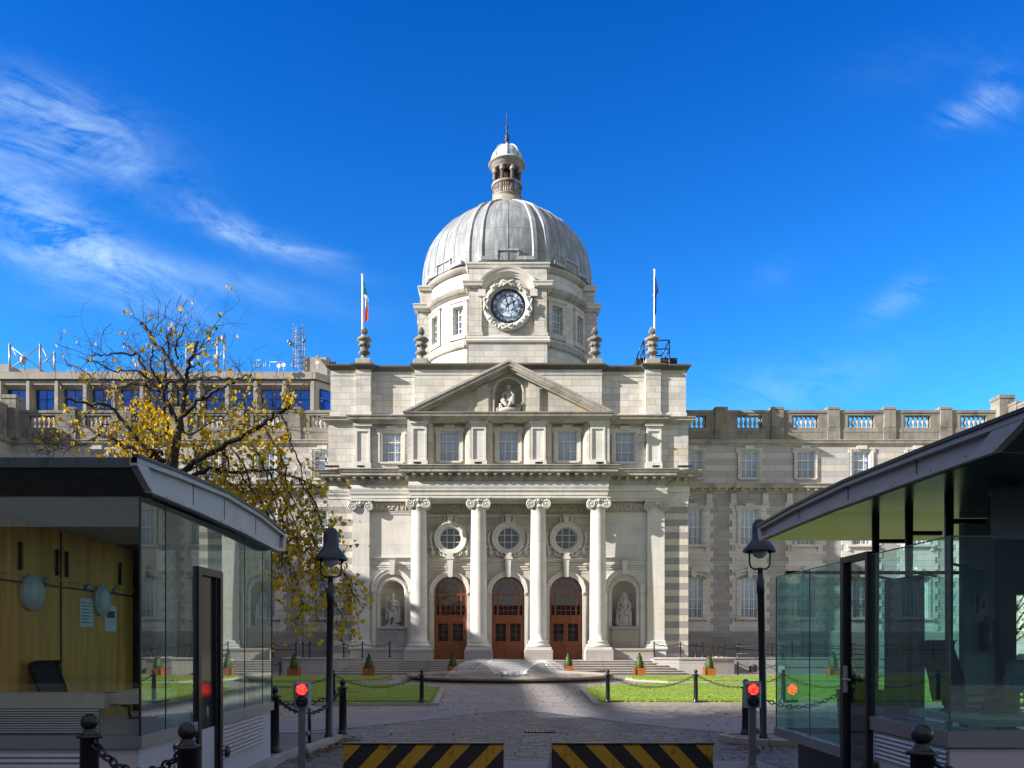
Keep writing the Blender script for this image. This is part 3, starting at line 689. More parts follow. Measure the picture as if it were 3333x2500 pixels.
# --- entablature with cornice
path=[(-12.67,61.3),(-12.67,YC),(-11.0,YC),(-11.0,YS-.3),(-6.75,YS-.3),(-6.75,YF),(6.75,YF),(6.75,YS-.3),(11.0,YS-.3),(11.0,YC),(12.67,YC),(12.67,61.3)]
mb=MB()
mb.cornice(path,[(-.6,11.98),(.0,11.98),(.0,12.18),(.04,12.19),(.04,12.42),(.08,12.43),(.12,12.52),(.12,12.58),(.02,12.6),(.08,12.7),(.115,12.85),(.08,13.02),(.02,13.14)])
mb.prism_z([(-6.75,YF),(6.75,YF),(6.75,58),(-6.75,58)],11.975,11.99)
bx(mb,'entablature',M['smooth'])
mb=MB()
mb.cornice(path,[(0,13.12),(.08,13.15),(.16,13.27),(.18,13.34),(.22,13.36),(.22,13.62),(.62,13.66),(.64,13.68),(.64,13.86),(.70,13.9),(.74,14.0),(.80,14.08),(.80,14.13),(.1,14.2),(-1.2,14.24)])
for i in range(1,len(path)-2):
    a,b=Vector(path[i]),Vector(path[i+1])
    if abs(a.y-b.y)>.01: continue
    L=b.x-a.x; n=max(1,round(L/.6)); 
    for k in range(n):
        x=a.x+L*(k+.5)/n; mb.prism_x([(a.y-.24,13.40),(a.y-.20,13.37),(a.y-.5,13.45),(a.y-.56,13.50),(a.y-.56,13.64),(a.y-.2,13.64)][::1],x-.11,x+.11)
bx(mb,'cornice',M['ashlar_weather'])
# --- attic storey
ZA=14.2; YA=56.75; YAP=56.05
for s in (-1,1):
    mb=MB(); x=s*8.2; a,b=sorted((s*6.9,s*9.6)); mb.wall(a,b,ZA-.1,17.6,56.98,[(x-.68,x+.68,14.78,16.86,0)],.34)
    a,b=sorted((s*9.6,s*12.67)); mb.box(a,b,57.03,61,ZA-.1,17.6)
    a,b=sorted((s*6.68,s*7.0)); mb.box(a,b,56.1,57.3,ZA-.1,17.6)
    bx(mb,'attic_wall',M['ashlar'])
mb=MB()
mb.wall(-6.7,6.7,ZA-.1,17.6,YA,[(x-.69,x+.69,14.80,16.90,0) for x in DX],.34)
# coved jambs between the window bays and the piers
for x in DX:
    for s in (-1,1):
        pr=[(x+s*1.5,YAP+.1)]+[(x+s*(1.5-.42*sin(t*pi/12)),YAP+.1+(YA-YAP-.1)*(1-cos(t*pi/12))) for t in range(1,7)]
        for p,q in zip(pr,pr[1:]): mb.face([(p[0],p[1],ZA),(q[0],q[1],ZA),(q[0],q[1],17.45),(p[0],p[1],17.45)],True)
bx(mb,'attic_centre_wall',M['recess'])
for x,y,hw in [(v,YAP,.52) for v in COLX]+[(-10.2,56.72,.52),(10.2,56.72,.52)]:
    mb=MB(); yb=y+.75
    mb.box(x-hw,x-hw+.13,y,yb,ZA+.55,17.15); mb.box(x+hw-.13,x+hw,y,yb,ZA+.55,17.15); mb.box(x-hw+.13,x+hw-.13,y+.09,yb,ZA+.55,16.9); mb.box(x-hw+.13,x+hw-.13,y,yb,16.9,17.15)
    mb.box(x-hw-.06,x+hw+.06,y-.06,yb,ZA,ZA+.45); mb.prism_y([(x-hw-.06,ZA+.45),(x+hw+.06,ZA+.45),(x+hw,ZA+.56),(x-hw,ZA+.56)],y-.03,yb)
    mb.box(x-hw-.03,x+hw+.03,y-.04,yb,17.15,17.25); mb.box(x-hw-.12,x+hw+.12,y-.13,yb,17.25,17.42)
    bx(mb,'attic_pier',M['smooth'])
def surround(mb,x,y,z0,z1,w,k=.0,big=1.0,sill=True):
    e=.26*big
    for s in (-1,1):
        a,b=sorted((x+s*w/2,x+s*(w/2+e))); mb.box(a,b,y-.07,y+.01,z0-.05,z1+e); a,b=sorted((x+s*(w/2+e*.55),x+s*(w/2+e))); mb.box(a,b,y-.11,y+.008,z0-.05,z1+e*.55)
        a,b=sorted((x+s*(w/2+e),x+s*(w/2+e+.12))); mb.box(a,b,y-.10,y+.006,z1-.12,z1+e)
    mb.box(x-w/2,x+w/2,y-.07,y+.012,z1,z1+e); mb.box(x-w/2-e-.12,x+w/2+e+.12,y-.11,y+.009,z1+e*.55+.002,z1+e+.02)
    mb.box(x-.36,x+.36,y-.17,y+.01,z1+e*.6,z1+e+.18)
    if sill: mb.box(x-w/2-.12,x+w/2+.12,y-.14,y+.32,z0-.12,z0)
for x in DX: mb=MB(); surround(mb,x,YA,14.80,16.90,1.38); bx(mb,'window_surround',M['smooth'])
for s in (-1,1): mb=MB(); surround(mb,s*8.2,56.98,14.78,16.86,1.36); bx(mb,'window_surround',M['smooth'])
v=0
for x in DX: put_window('att',(1.38,2.1,3,3,0,'cream'),B,(x+CX,YA+.07,14.80),var=v%3); v+=1
for s in (-1,1): put_window('att',(1.38,2.1,3,3,0,'cream'),B,(s*8.2+CX,56.98+.07,14.78),var=v%3); v+=1
# attic cornice
path2=[(-12.67,61.3),(-12.67,57.03),(-10.85,57.03),(-10.85,56.68),(-6.82,56.68),(-6.82,55.92),(6.82,55.92),(6.82,56.68),(10.85,56.68),(10.85,57.03),(12.67,57.03),(12.67,61.3)]
mb=MB()
mb.cornice(path2,[(-.7,17.40),(.0,17.40),(.05,17.46),(.1,17.56),(.12,17.6),(.32,17.66),(.34,17.68),(.34,17.80),(.42,17.86),(.44,17.93),(-1.2,17.97)])
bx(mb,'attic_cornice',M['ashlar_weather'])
# --- pediment
mb=MB(); y0,y1=55.48,57.6; hx=7.27; zb=17.93; zap=21.5; sl_=(zap-zb)/hx
for s in (-1,1):
    def pt(x,dz): return (s*x,zap-sl_*x-dz)
    for (d0,d1,yy_) in ((0,.16,y0-.02),(.16,.40,y0+.05),(.40,.52,y0+.14),(.52,.66,y0+.30)):
        xa=hx-.0 if d0==0 else hx
        poly=[pt(0,d1),pt(0,d0),(s*hx,zb+.02 if d0==0 else zb+.02)]
        xe=(zap-d1-zb)/sl_
        poly=[(0,zap-d1),(s*max(xe,0),zb+.004),(s*((zap-d0-zb)/sl_),zb+.004),(0,zap-d0)]
        if s<0: poly=poly[::-1]
        mb.prism_y(poly,yy_,y1)
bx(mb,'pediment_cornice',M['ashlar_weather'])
YT=56.2
mb=MB()
xr=(zap-.6-zb)/sl_
def gab(x): return zap-.6-sl_*abs(x)
nz0,nz1,nw=18.0,20.38,.97
# tympanum: left, right and over the niche
mb.face([(-xr,YT,zb),(-nw,YT,zb),(-nw,YT,gab(nw))]); mb.face([(nw,YT,zb),(xr,YT,zb),(nw,YT,gab(nw))])
ar=arc(-nw,nw,nz1,nw,20)
mb.face([(-nw,YT,gab(nw))]+[(-nw,YT,ar[0][1])]+[(x,YT,z) for x,z in ar[1:-1]]+[(nw,YT,ar[-1][1]),(nw,YT,gab(nw)),(0,YT,gab(0))])
for s in (-1,1):
    mb.box(min(s*1.18,s*2.35),max(s*1.18,s*2.35),YT-.12,YT+.01,zb,gab(2.35)-.0); 
    a,b=s*2.15,s*1.38; mb.prism_y([(min(a,b),zb+.1),(max(a,b),zb+.1)]+([(max(a,b),gab(max(a,b))-.12),(min(a,b),gab(min(a,b))-.12)]),YT-.2,YT-.1)
    mb.box(min(s*6.72,s*6.3),max(s*6.72,s*6.3),YT-.05,YT+.01,zb,zb+.05)
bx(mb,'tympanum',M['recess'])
mb=MB()
mb.arcsweep((0,YT,nz1-nw),[(nw,0),(nw,-.1),(nw+.1,-.14),(nw+.16,-.08),(nw+.16,0)],0,pi,28)
for s in (-1,1): mb.box(min(s*nw,s*(nw+.15)),max(s*nw,s*(nw+.15)),YT-.1,YT+.004,zb,nz1-nw)
mb.lathe([(nw,zb),(nw,nz1-nw)]+[(nw*cos(t*pi/16),nz1-nw+nw*sin(t*pi/16)) for t in range(1,9)],(0,YT,0),20,0,pi)
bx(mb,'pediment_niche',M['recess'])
# --- upper parapet
path3=[(-12.6,64),(-12.6,57.45),(-10.78,57.45),(-10.78,57.25),(-9.72,57.25),(-9.72,57.75),(-6.62,57.75),(-6.62,57.3),(6.62,57.3),(6.62,57.75),(9.72,57.75),(9.72,57.25),(10.78,57.25),(10.78,57.45),(12.6,57.45),(12.6,64)]
mb=MB()
mb.cornice(path3,[(.06,17.9),(.06,18.38),(0,18.42),(0,21.0),(.035,21.02),(.05,21.12),(.0,21.14),(.0,21.4)])
bx(mb,'parapet_wall',M['ashlar'])
mb=MB(); mb.cornice(path3,[(0,21.4),(.06,21.44),(.14,21.5),(.3,21.62),(.32,21.66),(.32,21.76),(-.9,21.8),(-.9,21.2)])
bx(mb,'parapet_coping',M['coping'])
mb=MB(); mb.box(-12.4,12.4,58.2,76,.2,20.9); mb.box(-6.6,6.6,57.9,58.3,17,20.9)
bx(mb,'roof',M['concrete'])
# --- drum
DC=(0,67.5); RD=6.80
mb=MB()
def dr(prof,mbx=None,seg=96): (mbx or mb).lathe(prof,(DC[0],DC[1],0),seg,sm=True)
dr([(RD,20.5),(RD,24.95),(RD,25.6)]); dr([(RD,27.72),(RD,28.45)])
WA=(-56.5,-33.5,33.5,56.5); hwa=math.degrees(math.asin(.52/RD)); edges=[-90+WA[3]+hwa-360]+[v for w_ in WA for v in (-90+w_-hwa,-90+w_+hwa)]
for k in range(0,8,2): mb.lathe([(RD,25.6),(RD,27.72)],(DC[0],DC[1],0),max(3,int((edges[k+1]-edges[k])/3.75)),radians(edges[k]),radians(edges[k+1]))
dr([(6.7,28.45),(6.7,30.2)])
bx(mb,'drum',M['drum'])
mb=MB()
for q in range(4):
    for P_ in ([(RD-.02,24.40),(6.93,24.46),(7.0,24.6),(6.93,24.66),(6.95,24.85),(6.88,24.95),(RD-.02,24.99)],
      [(RD-.02,28.4),(6.86,28.42),(6.9,28.5),(7.0,28.56),(7.1,28.62),(7.12,28.74),(7.2,28.84),(7.2,28.9),(6.5,29.0)],
      [(6.65,30.15),(6.8,30.2),(6.95,30.4),(7.0,30.5),(7.0,30.62),(6.5,30.7)]):
        mb.lathe(P_,(DC[0],DC[1],0),24,radians(-90+q*90+24.6),radians(-90+q*90+65.4))
mb.lathe([(6.55,30.62),(6.5,30.72),(5.5,30.78)],(DC[0],DC[1],0),96)
bx(mb,'drum_cornice',M['ashlar_weather'])
# four projecting bays; the front one carries the clock
def radial(ang):
    ca,sa=cos(ang),sin(ang)
    return lambda x,y,z:(DC[0]+x*ca-(y-DC[1])*sa, DC[1]+x*sa+(y-DC[1])*ca, z)
YB=60.42
for q in range(4):
    mb=MB(); hw=2.92; yb=63.5
    if q==0:
        mb.wall(-hw,hw,20.5,30.1,YB+.12,[],.1); mb.box(-hw-.02,hw+.02,YB-.04,yb,20.5,24.5)
        for s in (-1,1): mb.face([(s*hw,YB+.12,20.5),(s*hw,yb,20.5),(s*hw,yb,30.1),(s*hw,YB+.12,30.1)])
    else: mb.box(-hw,hw,YB+.12,yb,20.5,30.1)
    for s in (-1,1):
        a,b=sorted((s*1.95,s*2.895)); mb.box(a,b,YB-.05,YB+.2,25.2,28.42)
        a,b=sorted((s*1.86,s*3.0)); mb.box(a,b,YB-.11,YB+.2,24.95,25.22)
        a,b=sorted((s*2.12,s*2.76)); mb.box(a,b,YB-.055,YB-.01,25.45,28.05)
        a,b=sorted((s*2.1,s*2.94)); 
        mb.cornice([(a,YB-.05),(b,YB-.05)],[(0,28.3),(.05,28.34),(.05,28.42),(0,28.45)])
    mb.xf(radial(q*pi/2)); bx(mb,'drum_bay',M['ashlar'])
    mb=MB()
    P_=[(0,28.44),(.08,28.48),(.14,28.56),(.3,28.62),(.32,28.78),(.38,28.9),(.38,28.96),(-.2,29.04)]
    for s in (-1,1):
        pth=[(s*3.0,62.5),(s*3.0,YB-.02),(s*2.2,YB-.02),(s*2.2,YB+.4)]
        if s>0: pth=pth[::-1]
        mb.cornice(pth,P_)
    mb.cornice([(-3.0,62.5),(-3.0,YB+.1),(3.0,YB+.1),(3.0,62.5)],[(0,30.08),(.06,30.12),(.12,30.3),(.16,30.34),(.16,30.46),(-2.2,30.55)])
    mb.cornice([(-3.02,62.5),(-3.02,YB-.02),(3.02,YB-.02),(3.02,62.5)],[(0,24.42),(.12,24.46),(.17,24.58),(.1,24.66),(.12,24.84),(.06,24.93),(-.2,24.98)])
    # segmental hood over the clock
    r=2.5; cz=30.06-r
    a0=math.acos(2.26/r)
    mb.arcsweep((0,YB,cz),[(1.86,.14),(1.88,.0),(1.98,-.03),(2.0,-.10),(2.12,-.14),(2.14,-.22),(2.32,-.26),(2.38,-.31),(2.5,-.34),(2.5,.14)],a0,pi-a0,36)
    for s in (-1,1): a,b=sorted((s*1.66,s*2.2)); mb.box(a,b,YB-.16,YB+.15,27.98,28.5); a,b=sorted((s*1.62,s*2.22)); mb.box(a,b,YB-.2,YB+.14,27.88,27.98)
    mb.xf(radial(q*pi/2)); bx(mb,'bay_cornice',M['smooth'])
# drum windows
for an in (-56.5,-33.5,33.5,56.5):
    t=radial(radians(an)); 
    mb=MB(); w,z0,z1=1.0,25.6,27.72; yv=67.5-RD-.02
    mb.box(-w/2-.32,-w/2,yv-.06,yv+.6,z0-.4,z1+.3); mb.box(w/2,w/2+.32,yv-.06,yv+.6,z0-.4,z1+.3); mb.box(-w/2,w/2,yv-.06,yv+.6,z1,z1+.3); mb.box(-w/2,w/2,yv-.06,yv+.6,z0-.4,z0)
    mb.box(-w/2-.4,w/2+.4,yv-.12,yv+.3,z1+.3,z1+.42); mb.box(-w/2,w/2,yv+.28,yv+.3,z0,z1) if False else None
    mb.xf(t); bx(mb,'window_surround',M['ashlar'])
    c=t(0,yv+.26,z0); k='dr'
    put_window(k,(1.0,2.12,3,4,0,'white'),B,(c[0]+CX,c[1],c[2]),rotz=radians(an),var=int(abs(an))%2)
# --- lead dome
prof=[(6.78,30.70),(6.80,31.4),(6.74,32.3),(6.58,33.3),(6.28,34.4),(5.80,35.3),(5.18,36.2),(4.38,37.05),(3.48,37.8),(2.6,38.42),(1.85,38.86),(1.45,39.08),(1.4,39.1)]
prof=[(r*(1.03 if r>4 else 1.0),30.7+(z-30.7)*.888) for r,z in prof]
def prof_r(z):
    for (r0,z0),(r1,z1) in zip(prof,prof[1:]):
        if z<=z1: return r0+(r1-r0)*(z-z0)/(z1-z0)
    return prof[-1][0]
def spline(pts,n):
    out=[]
    for i in range(len(pts)-1):
        p0=pts[max(i-1,0)];p1=pts[i];p2=pts[i+1];p3=pts[min(i+2,len(pts)-1)]
        for k in range(n):
            t=k/n
            out.append(tuple(.5*(2*b+(c-a)*t+(2*a-5*b+4*c-d)*t*t+(-a+3*b-3*c+d)*t**3) for a,b,c,d in zip(p0,p1,p2,p3)))
    out.append(pts[-1]); return out
PR_=spline(prof,3)
mb=MB(); dr(PR_,mb,96)
dome=bx(mb,'dome',M['lead'])
mb=MB()
def ribat(an,w,h,mbx):
    n=len(PR_)
    for (r,z),(r2,z2) in zip(PR_,PR_[1:]):
        t=min(1,max(.28,(r-1.2)/5.2)); t2=min(1,max(.28,(r2-1.2)/5.2))
        def P(rr,zz,off,hh,tt):
            a=radians(an)+off*w*tt/max(rr,.5); q=rr+hh
            return (DC[0]+q*sin(a),DC[1]-q*cos(a),zz+(hh*.5 if zz>36 else 0))
        for o1,h1,o2,h2 in ((-1,-.02,-.6,h),(-.6,h,.6,h),(.6,h,1,-.02)):
            mbx.face([P(r,z,o1,h1,t),P(r,z,o2,h2,t),P(r2,z2,o2,h2,t2),P(r2,z2,o1,h1,t2)],False)
for base in (0,90,180,270):
    for a in (17,25.5):
        for s in (-1,1): ribat(base+s*a,.24 if a==17 else .30,.13,mb)
bx(mb,'rib',M['leadrib'],dome)
mb=MB()
for a in range(0,360,45): ribat(a,.045,.035,mb)
for a in (36,54,126,144,216,234,306,324): ribat(a,.035,.025,mb)
bx(mb,'seam',M['lead'],dome)
for base in (0,45,90,135,180,225,270,315):
    t=radial(radians(base)); k=MB()
    y=67.5-6.98
    for s in (-1,1): k.box(*sorted((s*.75,s*2.0)),y-.03,y+.5,30.72,30.98); k.box(*sorted((s*.72,s*.84)),y-.05,y+.5,30.98,31.38)
    k.box(-.84,.84,y-.1,y+.6,31.36,31.5); k.box(-.72,.72,y+.05,y+.5,30.72,31.36)
    k.xf(t); bx(k,'roof_vent',M['leadrib'],dome)
# --- lantern
LZ=[(38.85,37.85),(39.1,38.15),(39.6,38.7),(40.04,39.05),(40.88,39.95),(41.72,41.28),(42.6,41.9),(43.9,43.45),(46.45,46.35)]
def lz(x,y,z):
    for (a,p),(b,q) in zip(LZ,LZ[1:]):
        if z<=b or (b,q)==LZ[-1]: return (x,y,p+(z-a)*(q-p)/(b-a))
L=MB(); c=(DC[0],DC[1],0)
L.lathe([(1.75,38.85),(1.62,39.05),(1.5,39.15)],c,32); lan=bx(L.xf(lz),'lantern',M['lead'])
L=MB(); L.lathe([(1.5,39.1),(1.42,39.3),(1.36,39.36),(1.36,39.55),(1.28,39.6),(1.22,39.66),(1.22,39.95),(1.26,39.97),(1.26,40.05),(1.2,40.06)],c,32)
L.lathe([(1.26,40.86),(1.3,40.9),(1.3,40.98),(1.18,41.0)],c,32)
L.lathe([(1.2,41.72),(1.25,41.76),(1.25,42.0),(1.29,42.02),(1.31,42.2),(1.43,42.35),(1.52,42.42),(1.55,42.52),(1.45,42.6)],c,32); L.lathe([(0.0,41.72),(1.2,41.72)],c,32)
for i in range(8):
    a=i*pi/4+pi/8; L.lathe([(.19,41.5),(.21,41.56),(.19,41.62),(.19,41.74)],(c[0]+1.08*cos(a),c[1]+1.08*sin(a),0),10)
bx(L.xf(lz),'lantern_ring',M['lantern'],lan)
L=MB()
for i in range(8):
    a=i*pi/4+pi/8; L.lathe([(.15,40.0),(.155,40.5),(.14,41.5)],(c[0]+1.08*cos(a),c[1]+1.08*sin(a),0),10)
bx(L.xf(lz),'lantern_column',M['lanternd'],lan)
L=MB()
for i in range(40):
    if i%5==0: continue
    a=i*pi/20+pi/8; L.lathe([(.05,40.04),(.09,40.2),(.085,40.35),(.045,40.5),(.04,40.62),(.07,40.75),(.07,40.88)],(c[0]+1.13*cos(a),c[1]+1.13*sin(a),0),7)
bx(L.xf(lz),'lantern_balustrade',M['lantern'],lan)
L=MB(); L.lathe([(.62,40.0),(.62,41.8)],c,12); bx(L.xf(lz),'lantern_core',M['dark'],lan)
L=MB(); L.lathe([(1.45,42.5),(1.45,42.66),(1.27,42.74),(1.27,42.95),(1.2,43.2),(1.05,43.45),(.82,43.66),(.55,43.8),(.3,43.88),(.2,43.9)],c,32)
for i in range(8):
    a=i*pi/4; pts=[(r*cos(a)+c[0],r*sin(a)+c[1],z) for r,z in ((1.29,42.74),(1.29,42.95),(1.22,43.2),(1.07,43.46),(.84,43.67),(.57,43.82),(.3,43.9))]; L.tube(pts,.06,6)
bx(L.xf(lz),'lantern_cap',M['leadtop'],lan)
L=MB(); L.lathe([(.24,43.85),(.26,43.98),(.14,44.06),(.12,44.2),(.2,44.32),(.22,44.42),(.12,44.52),(.2,44.62),(.2,44.66),(.07,44.7),(.055,45.15),(.12,45.22),(.12,45.32),(.05,45.38),(.045,46.0),(.012,46.45)],c,12)
bx(L.xf(lz),'finial',M['copper'],lan)
# --- clock
cz=27.18; cy=YB+.02
mb=MB(); mb.disc((0,cy-.02,cz),1.3,64); clk=bx(mb,'clock',plain('pale_clock_glass',(.56,.70,.88),.25,0,.03))
mb=MB()
mb.ring_y((0,0,cz),1.20,1.28,cy-.11,cy-.03,72); mb.ring_y((0,0,cz),1.11,1.135,cy-.10,cy-.05,72); mb.ring_y((0,0,cz),.80,.835,cy-.10,cy-.05,64)
for i in range(60):
    a=i*pi/30; 
    k=MB(); k.box(-.012,.012,cy-.12,cy-.03,1.12,1.19); k.xf(lambda x,y,z:(x*cos(a)+z*sin(a),y,z*cos(a)-x*sin(a)+cz)); mb.add(k.v,k.f,False)
for i in range(6):
    a0=i*pi/3+pi/6; c0=(.62*sin(a0)*1.0,.62*cos(a0)*1.0)
    mb.arcsweep((.78*sin(a0),cy-.1,cz+.78*cos(a0)),[(.405,0),(.42,-.01),(.42,.01),(.405,0)],pi/2-a0+pi-1.25,pi/2-a0+pi+1.25,16)
    mb.arcsweep((.2*sin(a0-.5),cy-.1,cz+.2*cos(a0-.5)),[(.2,0),(.214,-.01),(.214,.01),(.2,0)],pi/2-a0-1.6,pi/2-a0+1.0,12)
bx(mb,'clock_tracery',M['iron'],clk)
NUM=('XII','I','II','III','IV','V','VI','VII','VIII','IX','X','XI')
mb=MB()
for i,t in enumerate(NUM):
    k=text_mb(t,.36,.012); w=max(v[0] for v in k.v)-min(v[0] for v in k.v); f=min(1.0,.34/w); a=i*pi/6
    k.xf(lambda x,y,z:(x*f,cy-.10-z,y*1.05+.97)); k.xf(lambda x,y,z:(x*cos(a)+z*sin(a),y,z*cos(a)-x*sin(a)+cz)); mb.add(k.v,k.f,False)
bx(mb,'clock_numeral',M['iron'],clk)
for nm,a,Ls,w in (('minute_hand',radians(345),1.08,.05),('hour_hand',radians(58.5),.72,.075)):
    mb=MB(); yy0=cy-.22 if nm[0]=='m' else cy-.18
    if nm[0]=='m': mb.prism_y([(-w*.5,-.25),(w*.5,-.25),(w,.3),(w*.35,Ls),(-w*.35,Ls),(-w,.3)],yy0,yy0+.03)
    else: mb.prism_y([(-w*.5,-.2),(w*.5,-.2),(w*.5,.4),(w*1.3,.5),(w*.35,Ls),(-w*.35,Ls),(-w*1.3,.5),(-w*.5,.4)],yy0,yy0+.03)
    mb.ell((0,yy0,0),(.1,.05,.1),10,6)
    mb.xf(lambda x,y,z:(x*cos(a)+z*sin(a),y,z*cos(a)-x*sin(a)+cz)); bx(mb,nm,M['iron'],clk)
mb=MB(); Q=random.Random(5)
mb.arcsweep((0,cy,cz),[(1.28,-.02),(1.28,-.06),(1.42,-.16),(1.42,-.02)],0,2*pi,64)
mb.arcsweep((0,cy,cz),[(1.42,0),(1.46,-.16),(1.56,-.24),(1.7,-.24),(1.8,-.14),(1.84,0)],0,2*pi,64)
for i in range(120):
    a=Q.uniform(0,2*pi); r=1.63+Q.uniform(-.15,.16); s=Q.uniform(.07,.14)
    mb.ell((r*cos(a),cy-.22,cz+r*sin(a)),(s,s*.9,s*Q.uniform(.7,1.2)),8,6)
for i in range(4):
    a=i*pi/2
    for d in (-1,1): mb.tube([((1.45+.05*k*1.0)*cos(a+d*.06*(k-4)),cy-.33,cz+(1.45+.05*k)*sin(a+d*.06*(k-4))) for k in range(9)],.08,6)
bx(mb,'clock_wreath',M['carved'],clk)
# --- doors
for x in DX:
    y=YD+.28; mb=MB(); zs=5.65
    mb.box(x-1.17,x-1.03,y-.06,y+.1,ZT,zs); mb.box(x+1.03,x+1.17,y-.06,y+.1,ZT,zs)
    mb.arcsweep((x,y,zs),[(1.17,.1),(1.17,-.06),(1.04,-.06),(1.04,.1)],0,pi,32)
    mb.box(x-1.03,x+1.03,y-.09,y+.08,3.62,4.02); mb.box(x-1.1,x+1.1,y-.14,y+.06,3.98,4.06)
    mb.box(x-.80,x-.68,y-.05,y+.07,4.05,zs); mb.box(x+.68,x+.80,y-.05,y+.07,4.05,zs); mb.box(x-1.03,x+1.03,y-.07,y+.07,5.48,5.6)
    mb.arcsweep((x,y,zs-.05),[(.80,.06),(.80,-.05),(.69,-.05),(.69,.06)],0,pi,28); mb.arcsweep((x,y,zs-.05),[(.36,.05),(.36,-.03),(.31,-.03),(.31,.05)],0,pi,20)
    for i in range(1,4): xx=x-.68+1.36*i/4; mb.box(xx-.018,xx+.018,y-.02,y+.04,4.05,5.48)
    for i in range(1,4): zz=4.05+1.43*i/4; mb.box(x-1.03,x+1.03,y-.022,y+.038,zz-.018,zz+.018)
    for i in range(1,6):
        a=pi*i/6; mb.tube([(x+.34*cos(a),y,zs-.05+.34*sin(a)),(x+1.04*cos(a),y,zs-.05+1.04*sin(a))],.02,4)
    d=bx(mb,'door',M['doorwood'])
    for s in (-1,1):
        mb=MB(); a,b=sorted((x+s*.01,x+s*1.03)); 
        mb.box(a,a+.14,y-.04,y+.05,ZT,3.62); mb.box(b-.14,b,y-.04,y+.05,ZT,3.62); mb.box(a+.14,b-.14,y-.04,y+.05,3.46,3.62); mb.box(a+.14,b-.14,y-.04,y+.05,2.05,2.2); mb.box(a+.14,b-.14,y-.04,y+.05,ZT,1.12); mb.box(a+.14,b-.14,y+.0,y+.05,1.12,2.05); mb.box(a+.14,b-.14,y-.03,y+.05,1.5,1.62)
        m_=(a+b)/2; mb.box(m_-.015,m_+.015,y-.02,y+.03,2.2,3.46)
        for i in (1,2): zz=2.2+1.26*i/3; mb.box(a+.14,b-.14,y-.021,y+.029,zz-.015,zz+.015)
        lf=bx(mb,'door_leaf',M['doorwood'],d)
    mb=MB()
    for s in (-1,1):
        mb.ell((x+s*.09,y-.09,1.98),(.045,.05,.045),8,6); mb.ell((x+s*.09,y-.07,2.32-.2),(.03,.04,.03),7,5)
    bx(mb,'door_knob',M['brass'],d)
    mb=MB(); mb.face([(x-1.1,y+.03,2.1),(x+1.1,y+.03,2.1),(x+1.1,y+.03,zs)]+[(x+1.08*cos(pi*k/20),y+.03,zs+1.08*sin(pi*k/20)) for k in range(21)]+[(x-1.1,y+.03,zs)])
    bx(mb,'glass_pane',M['panedark'],d)
    # oculus window
    mb=MB(); yo=YD+.2
    mb.arcsweep((x,yo,9.53),[(.80,.08),(.80,-.02),(.73,-.02),(.73,.08)],0,2*pi,40)
    for k in (-.25,.25):
        h=.74; mb.box(x+k-.018,x+k+.018,yo,yo+.05,9.53-.7,9.53+.7); mb.box(x-.7,x+.7,yo+.002,yo+.048,9.53+k-.018,9.53+k+.018)
    w=bx(mb,'oculus_window',M['white'])
    mb=MB(); mb.disc((x,yo+.04,9.53),.76,32); bx(mb,'glass_pane',M['panedark'],w)
    # dark room behind
mb=MB(); mb.box(-6.4,6.4,YD+1.2,YD+1.3,.5,11.5); bx(mb,'hall_wall',M['dark'])
mb=MB(); mb.box(-6.5,6.5,YD+.46,YD+1.25,11.4,11.5); mb.box(-6.5,6.5,YD+.46,YD+1.25,.6,.7); bx(mb,'hall_ceiling',M['dark'])
